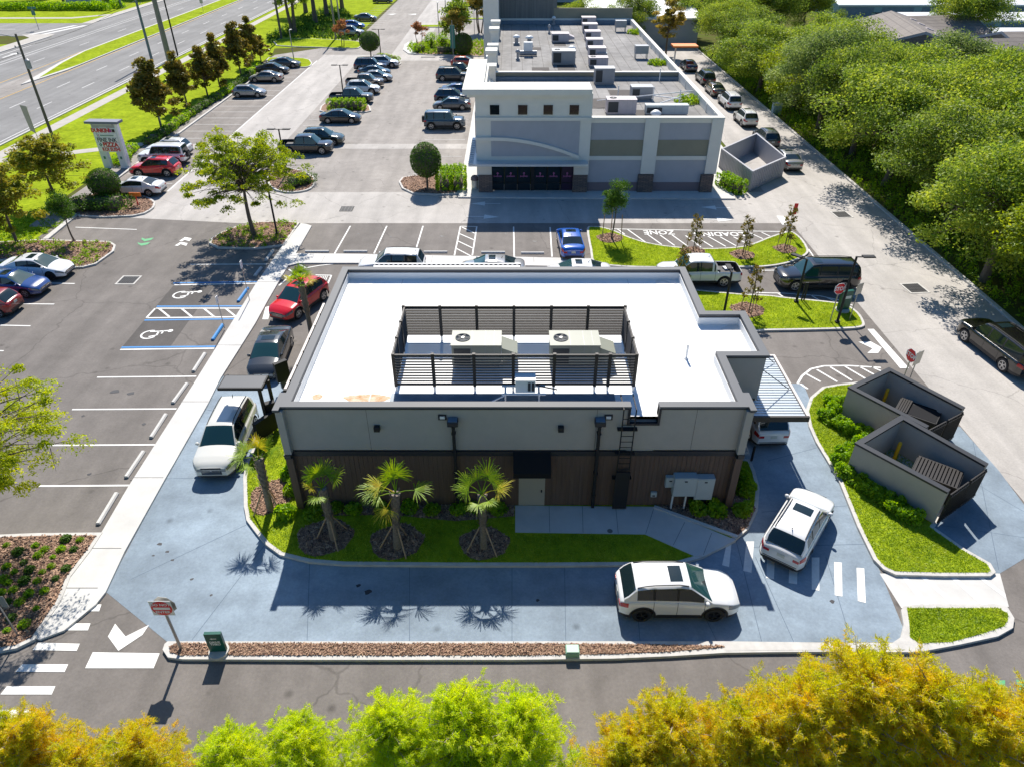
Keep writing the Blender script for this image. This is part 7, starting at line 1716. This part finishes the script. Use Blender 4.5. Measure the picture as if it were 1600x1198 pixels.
BUSH = [shrub_mesh([(0, 0, 0, .42, 420), (.2, .1, .2, .28, 180)], .14, 'hedge'), shrub_mesh([(0, 0, 0, .38, 380), (-.15, .12, .2, .28, 180)], .13, 'shade_g')]
wb = [(-8.7, 22.95), (-7.9, 23.05), (-7.1, 22.95), (-5.8, 22.9), (-4.6, 23.0), (-3.6, 22.9), (-2.4, 22.95), (-1.5, 23.0), (-.6, 22.95), (-8.9, 23.9 - 1.3)]
for i, (x, y) in enumerate(wb):
    t = thing('wall_shrub', 'dark leafy shrub in the shade along the brown wall', 'shrub', (x, y, .16), i * 1.9, 'shrubs along the front wall'); link('leaves', BUSH[i % 2], t)
for i, ((x, y), lab) in enumerate((((1092, 795), 'leafy shrub under the electrical cabinets'), ((1121, 797), 'leafy shrub between the cabinets and the corner pilaster'), ((1158, 797), 'bright leafy shrub at the sunny right corner of the wall'), ((1163, 765), 'shrub behind the bright corner shrub'), ((1158, 742), 'farthest shrub beside the right pilaster'),
        ((448, 800), 'bright shrub right of the left corner palm'), ((456, 765), 'shrub beside the left corner pilaster'), ((452, 740), 'shrub just under the left corner pilaster'))):
    t = thing('corner_shrub', lab, 'shrub', (*G(x, y, .3), .16), i * 1.9); t.scale = (1.1, 1.1, 1.4); link('leaves', BUSH[(i + 1) % 2], t)
# ground cover of the planted islands and under the grove: countless
def cover(name, polys, dens, lmat, label, leaf=.16, h=.35):
    Vs, Fs, o = [], [], 0
    for poly, z in polys:
        P = scatter(poly, dens); n = len(P)
        if n == 0: continue
        m = 16; C = np.repeat(np.stack([P[:, 0], P[:, 1], np.full(n, z)], 1), m, 0); d, nr = ellips(n * m, .6); d[:, 2] = np.abs(d[:, 2]); r = np.repeat(.12 + .16 * RNG.random(n), m)[:, None]
        V, Fc = leaves(C + d * r * np.array([1, 1, h / .25]), nr + np.array([0, 0, .5]), leaf, .4, .7); Vs.append(V); Fs.append(Fc + o); o += len(V)
    return stuff(link(name, nmesh(name, np.concatenate(Vs), np.concatenate(Fs), [M[lmat]])), label, 'ground cover')
cover('ground_cover', [BL['leftA'], BL['leftB']], 5, 'shade_g', 'leafy plants crowding the planted parking islands')
cover('ground_cover', [(px([(60, 376), (120, 337), (128, 318), (60, 330), (0, 350), (-60, 400), (20, 405)]), .02)], 5, 'shade_g', 'leafy slope under the bronze leaved trees')
cover('undergrowth', [([(32.8, 25), (40, 25), (42, 60), (40, 100), (36, 130), (32.8, 130)], 0)], 3.5, 'shade_g', 'undergrowth along the edge of the wood', .22, 1.1)
cover('undergrowth', [(px([(425, 72), (440, 60), (560, 64), (560, 40), (540, 18), (515, 10), (480, 25), (450, 40), (415, 60)]), 0)], 2.2, 'topiary', 'shady undergrowth beneath the far grove', .3, .9)
cover('ground_cover', [BL['I']], 4, 'shade_g', 'mixed plants of the far flower bed', .22, .5)
for (x, y), r, lab in (((1028, 101), 1.3, 'yellow green weeds growing by the parapet behind the cross wall'), ((1078, 160), 1.6, 'yellow green weeds in the corner of the front tar roof'), ((994, 53), 1.4, 'yellow green weeds at the far right edge of the tar roof')):
    p = RF(x, y, HD + (.1 if y < 105 else 0)); t = thing('roof_weeds', lab, 'weeds', p, 0); link('leaves', shrub_mesh([(-r * .5, 0, 0, r * .5, 260), (r * .4, -.3, 0, r * .45, 260), (0, .4, 0, r * .5, 200), (-r * .2, -.9, 0, r * .4, 160)], .2, 'palm'), t)
t = thing('hedge', 'tall light green hedge beyond the side street', 'hedge', (-110, 186, 0)); link('leaves', shrub_mesh([(-12 + i * 1.5, .3 * math.sin(i), .2, 1.7, 500) for i in range(19)], .35, 'hedge'), t)
for x, y, lab in ((-94, 190, 'round bush by the low monument sign'), (-98, 188, 'pale trunked palm stump beyond the side street')):
    t = thing('round_bush', lab, 'bush', (x, y, 0)); link('leaves', shrub_mesh([(0, 0, 0, 2.0, 900)], .35, 'hedge'), t)
# young staked magnolias with bronze tops
def young_mag(base, ty, label, z=.15):
    p = G(*base, z); H = HH(*base, ty, z) - z; t = thing('young_magnolia', label, 'young tree', (*p, z)); g = np.random.default_rng(int(base[0])); Cs, Ns = [], []; b = MB()
    b.tube([(0, 0, 0), (.03, 0, H * .6), (0, 0, H * .95)], [.04, .03, .012], 6)
    for i in range(15):
        f = .28 + .72 * i / 15; a = i * 2.4; r = .42 * (1.1 - f) + .14; c = np.array([r * math.cos(a), r * math.sin(a), H * f])
        b.tube([(0, 0, H * f - .25), tuple(c)], [.015, .006], 4); d, nr = ellips(30, .6); Cs.append(c + d * .22); Ns.append(nr + np.array([0, 0, .4]))
    V, Fc = leaves(np.concatenate(Cs), np.concatenate(Ns), .19, .5, .7); b.build('trunk', M['bark'], t); link('crown', nmesh('crown', V, Fc, [M['magn']]), t); stakes(t, .55, 1.3); return t
young_mag((1083, 393), 336, 'bronze topped staked tree behind the white pickup bed'); young_mag((1160, 399), 338, 'bronze topped staked tree at the centre of the loading zone lawn'); young_mag((1225, 390), 322, 'bronze topped staked tree at the right tip of the loading zone lawn')
young_mag((1170, 487), 414, 'bronze topped staked tree on the middle lawn by the dark lamp post'); young_mag((1062, 448), 386, 'bronze topped tree rising behind the right rear corner of the white roof')
# ------------------------------------------------------------------ cabbage palms
def palm(base, crown_px, label, fronds, z=.16, seed=1, stake=True, H=None):
    g = np.random.default_rng(seed); p = G(*base, z); X, Y, Z = FY(crown_px[0], crown_px[1], p[1]); H = H or (Z - z); dx = X - p[0]
    t = thing('cabbage_palm', label, 'palm', (*p, z), 0, 'cabbage palms round the building')
    b = MB(); n = 12; path = [(dx * (i / n) ** 1.5, 0, H * i / n) for i in range(n + 1)]; b.tube(path, [.17 - .05 * math.sin(i / n * 3) * .6 + (.03 if i > 6 else 0) for i in range(n + 1)], 10, 0)
    for i in range(60):   # old leaf boots criss-crossing the upper trunk
        f = .42 + .58 * (i / 60); a = i * 2.399; c = Vector((dx * f ** 1.5, 0, H * f)); o = Vector((math.cos(a), math.sin(a), 0)); u = Vector((-math.sin(a), math.cos(a), 0)); r = .15
        q = c + o * r; b.add([tuple(q - u * .06), tuple(q + u * .06), tuple(q + o * .09 + u * .03 + Vector((0, 0, .20))), tuple(q + o * .09 - u * .03 + Vector((0, 0, .20)))], [(0, 1, 2, 3)], 0)
    b.build('trunk', M['boot'], t)
    top_ = Vector((dx, 0, H))
    for az, el, ln, yel in fronds:
        q = MB(); a = math.radians(az); e = math.radians(el); d = Vector((math.cos(a) * math.cos(e), math.sin(a) * math.cos(e), math.sin(e))); hub = top_ + d * ln * .55 - Vector((0, 0, .05))
        mi = 1 if yel else 0
        q.tube([top_, top_ + d * ln * .28 + Vector((0, 0, .03)), hub], [.028, .018, .012], 5, mi)
        side = d.cross(Vector((0, 0, 1)));  side = side.normalized() if side.length > .05 else Vector((1, 0, 0)); upv = side.cross(d).normalized()
        nl = 30
        for k in range(nl):
            th = math.radians(-105 + 210 * k / (nl - 1) + g.normal(0, 3)); fold = .35 * abs(math.sin(th)); dirv = (d * math.cos(th) + side * math.sin(th) + upv * (.15 - fold * .5)).normalized(); L = ln * .62 * (1 - .25 * abs(th) / 2.3) * g.uniform(.75, 1.15)
            w = side * math.cos(th) - d * math.sin(th); w = w.normalized() * .015
            m1 = hub + dirv * L * .5; m2 = hub + dirv * L * .82 - Vector((0, 0, .06 * L)); m3 = hub + dirv * L - Vector((0, 0, .22 * L * g.uniform(.6, 1.3)))
            q.add([hub - w * .4, hub + w * .4, m1 + w, m1 - w], [(0, 1, 2, 3)], mi); q.add([m1 - w, m1 + w, m2 + w * .7, m2 - w * .7], [(0, 1, 2, 3)], mi); q.add([m2 - w * .7, m2 + w * .7, m3], [(0, 1, 2)], mi)
        q.build('frond', [M['palm'], M['palmy']], t)
    if stake:
        for k in range(3):
            a = math.radians(-90 + 120 * k + 12 * seed); f = .42; b = MB(); b.tube([(math.cos(a) * .75, math.sin(a) * .75, 0), (dx * f ** 1.5 + math.cos(a) * .15, math.sin(a) * .15, H * f)], .035, 5); b.build('brace', M['wood'], t)
    return t
def fr(seed, n=10, ylist=(), e0=-5, e1=75, ln=1.1):
    g = random.Random(seed); o = []
    for i in range(n): o.append((i * 137.5 + g.uniform(-15, 15), e0 + (e1 - e0) * (i / n) + g.uniform(-8, 8), ln * g.uniform(.85, 1.1), i in ylist))
    return o
palm((522, 842), (503, 762), 'leftmost palm before the brown front wall', [(75, 62, 1.25, 0), (15, 40, 1.25, 0), (165, 58, 1.15, 0), (262, 5, .95, 0), (120, 72, 1.1, 0), (205, 35, .8, 1), (140, 45, 1.0, 0), (45, 55, 1.1, 0)], seed=2)
palm((621, 855), (618, 770), 'middle palm with widely spread fronds before the brown front wall', [(8, 8, 1.45, 0), (178, 12, 1.5, 0), (165, 24, 1.3, 1), (228, -38, 1.25, 1), (100, 68, 1.45, 0), (140, 75, 1.2, 0), (195, 5, 1.2, 0), (80, 50, 1.2, 0)], seed=3)
palm((756, 855), (753, 772), 'right palm between the downspout and the service door', [(168, 42, 1.3, 0), (185, 22, 1.15, 0), (55, 62, 1.5, 0), (5, 22, 1.25, 1), (255, 2, 1.0, 0), (300, 12, .95, 0), (120, 55, 1.2, 0), (35, 45, 1.2, 0)], seed=4)
palm((423, 796), (404, 716), 'palm at the left corner beside the pearl white seven seater', [(185, 10, 1.2, 0), (160, 30, 1.15, 0), (100, 60, 1.1, 1), (30, 50, 1.15, 0), (10, 25, 1.1, 0), (70, 75, 1.0, 1), (230, -5, .9, 0)], seed=5)
palm((488, 528), (478, 486), 'palm beside the trellis in front of the red crossover', fr(9, 13, (0, 1, 3, 4), 5, 80, 1.0), seed=6, stake=False, H=3.9, z=.16)
# ------------------------------------------------------------------ cypress row at the bottom of the picture
def cypress(seed, H, lmat, R=3.1):
    g = np.random.default_rng(seed); b = MB(); b.tube([(0, 0, -.05), (.05, 0, H * .5), (0, .05, H * .97)], [.2, .12, .02], 8, 0)
    Cs, Ds, Ks = [], [], []
    nb = 150
    for i in range(nb):
        f = .22 + .78 * (i / nb) ** .8; a = i * 2.399 + g.normal(0, .2); L = R * (1.10 - f) ** .5 * g.uniform(.6, 1.25) * (1.0 if f < .93 else .8); el = g.uniform(.12, .45) + .5 * f
        d = Vector((math.cos(a) * math.cos(el), math.sin(a) * math.cos(el), math.sin(el))); s0 = Vector((0, 0, H * f - .3)); pts = [s0 + d * L * t + Vector((0, 0, -.10 * L * t * t)) for t in (0, .33, .66, 1)]
        b.tube(pts, [.035, .025, .016, .006], 5, 0, cap=False)
        m = int(7 + L * 7)
        for k in range(m):
            t = .12 + .88 * g.random(); q = pts[0].lerp(pts[-1], t) if t > .5 else s0 + d * L * t; sd = Vector(g.normal(0, 1, 3)); sd = (sd - d * sd.dot(d) * .6); sd.z = sd.z * .7 + .12; sd.normalize(); tl = g.uniform(.25, .62) * (1.15 - .5 * t)
            e = q + sd * tl; b.tube([q, e], [.008, .003], 3, 0, cap=False)
            for r_ in range(4): Cs.append(tuple(q.lerp(e, .25 + .25 * r_))); Ds.append(tuple((sd * .5 + d * .4).normalized())); 
    Cs = np.array(Cs); Ds = np.array(Ds); per = 13; n = len(Cs) * per
    C = np.repeat(Cs, per, 0); D = np.repeat(Ds, per, 0) * .8 + g.normal(0, .75, (n, 3)); D[:, 2] += .15; D /= np.linalg.norm(D, axis=1)[:, None]
    C = C + g.normal(0, .035, (n, 3)); A = g.normal(0, 1, (n, 3)); W = np.cross(D, A); W /= np.linalg.norm(W, axis=1)[:, None]; L = (.075 + .075 * g.random(n))[:, None]; w = .011
    V = np.stack([C - W * w, C + W * w, C + D * L], 1).reshape(-1, 3); Fc = np.arange(3 * n).reshape(n, 3)
    me_t = bpy.data.meshes.new('trunk'); me_t.from_pydata([tuple(v) for v in b.v], [], b.f); me_t.materials.append(M['barkp']); me_t.update()
    return me_t, nmesh('crown', V, Fc, [M[lmat]])
CYP = [cypress(201, 9.0, 'cypg'), cypress(203, 9.0, 'cypg'), cypress(205, 9.0, 'cypo'), cypress(207, 9.0, 'cypo')]
CG = 'cypress row along the bottom of the picture'
def topz(Y, py): return FY(800, py, Y)[2]
for (x, py, Y, k, lab) in ((-5, 1112, 9.6, 2, 'orange cypress cut by the lower left corner'), (95, 1160, 9.3, 3, 'low orange cypress second from the lower left corner'), (185, 1138, 9.3, 2, 'orange cypress left of the green ones'),
        (345, 1140, 9.3, 0, 'leftmost green cypress of the bottom row'), (452, 1122, 9.4, 0, 'small green cypress second from the left of the green group'), (600, 1090, 9.6, 1, 'big bright green cypress left of the centre'), (715, 1068, 9.7, 0, 'bright green cypress at the bottom centre'), (812, 1085, 9.4, 1, 'rightmost green cypress beside the road gap'),
        (985, 1135, 9.3, 3, 'low yellow cypress just right of the road gap'), (1062, 1092, 9.5, 3, 'yellow orange cypress second right of the road gap'), (1180, 1090, 9.5, 2, 'orange cypress among the right hand group'), (1285, 1050, 9.6, 3, 'yellow cypress left of the tallest one'),
        (1385, 1012, 9.9, 3, 'tallest yellow orange cypress under the small kerbed lawn'), (1480, 1040, 9.6, 2, 'orange cypress just right of the tallest one'), (1565, 1068, 9.5, 3, 'yellow green cypress at the lower right corner'), (1660, 1085, 9.4, 2, 'cypress mostly beyond the lower right corner')):
    H = topz(Y, py) * .92; X = FY(x, py, Y)[0]
    place_tree('cypress_tree', CYP[k], (X, Y), H / 9.0, x * .7, lab, group=CG)

# ------------------------------------------------------------------ camera, sun, sky
cam_d = bpy.data.cameras.new('camera'); cam = link('camera', cam_d)
cam_d.sensor_width = 36; cam_d.lens = 36 * F_ / 1600; cam_d.clip_end = 3000; cam_d.clip_start = .1
cam.location = (0, 0, CAMH); cam.rotation_euler = (PI / 2 - TH, 0, 0)
scene.camera = cam
sd = Vector((-.055, 1.0, 1.075)).normalized()
sun_d = bpy.data.lights.new('sun', 'SUN'); sun_d.energy = 4.8; sun_d.angle = math.radians(.53); sun_d.color = (1, .945, .855)
sun = link('sun', sun_d); sun.rotation_euler = sd.to_track_quat('Z', 'Y').to_euler(); sun.location = (0, 60, 80)
w = bpy.data.worlds.new('World'); scene.world = w; w.use_nodes = True
nt = w.node_tree; bg = nt.nodes['Background']
sky = nt.nodes.new('ShaderNodeTexSky'); sky.sky_type = 'NISHITA'; sky.sun_disc = False
sky.sun_elevation = math.asin(sd.z); sky.sun_rotation = math.atan2(sd.x, sd.y)
sky.air_density = 1.0; sky.dust_density = .6; sky.ozone_density = 2.5
hs = nt.nodes.new('ShaderNodeHueSaturation'); hs.inputs['Saturation'].default_value = 1.3
nt.links.new(sky.outputs[0], hs.inputs['Color']); nt.links.new(hs.outputs[0], bg.inputs['Color']); bg.inputs['Strength'].default_value = .088
scene.view_settings.view_transform = 'Standard'; scene.view_settings.look = 'None'; scene.view_settings.exposure = .58; scene.view_settings.gamma = 1
scene.render.engine = 'CYCLES'; scene.cycles.max_bounces = 6; scene.cycles.diffuse_bounces = 3; scene.cycles.glossy_bounces = 3; scene.cycles.transmission_bounces = 4
scene.cycles.use_denoising = True; scene.cycles.caustics_reflective = False; scene.cycles.caustics_refractive = False
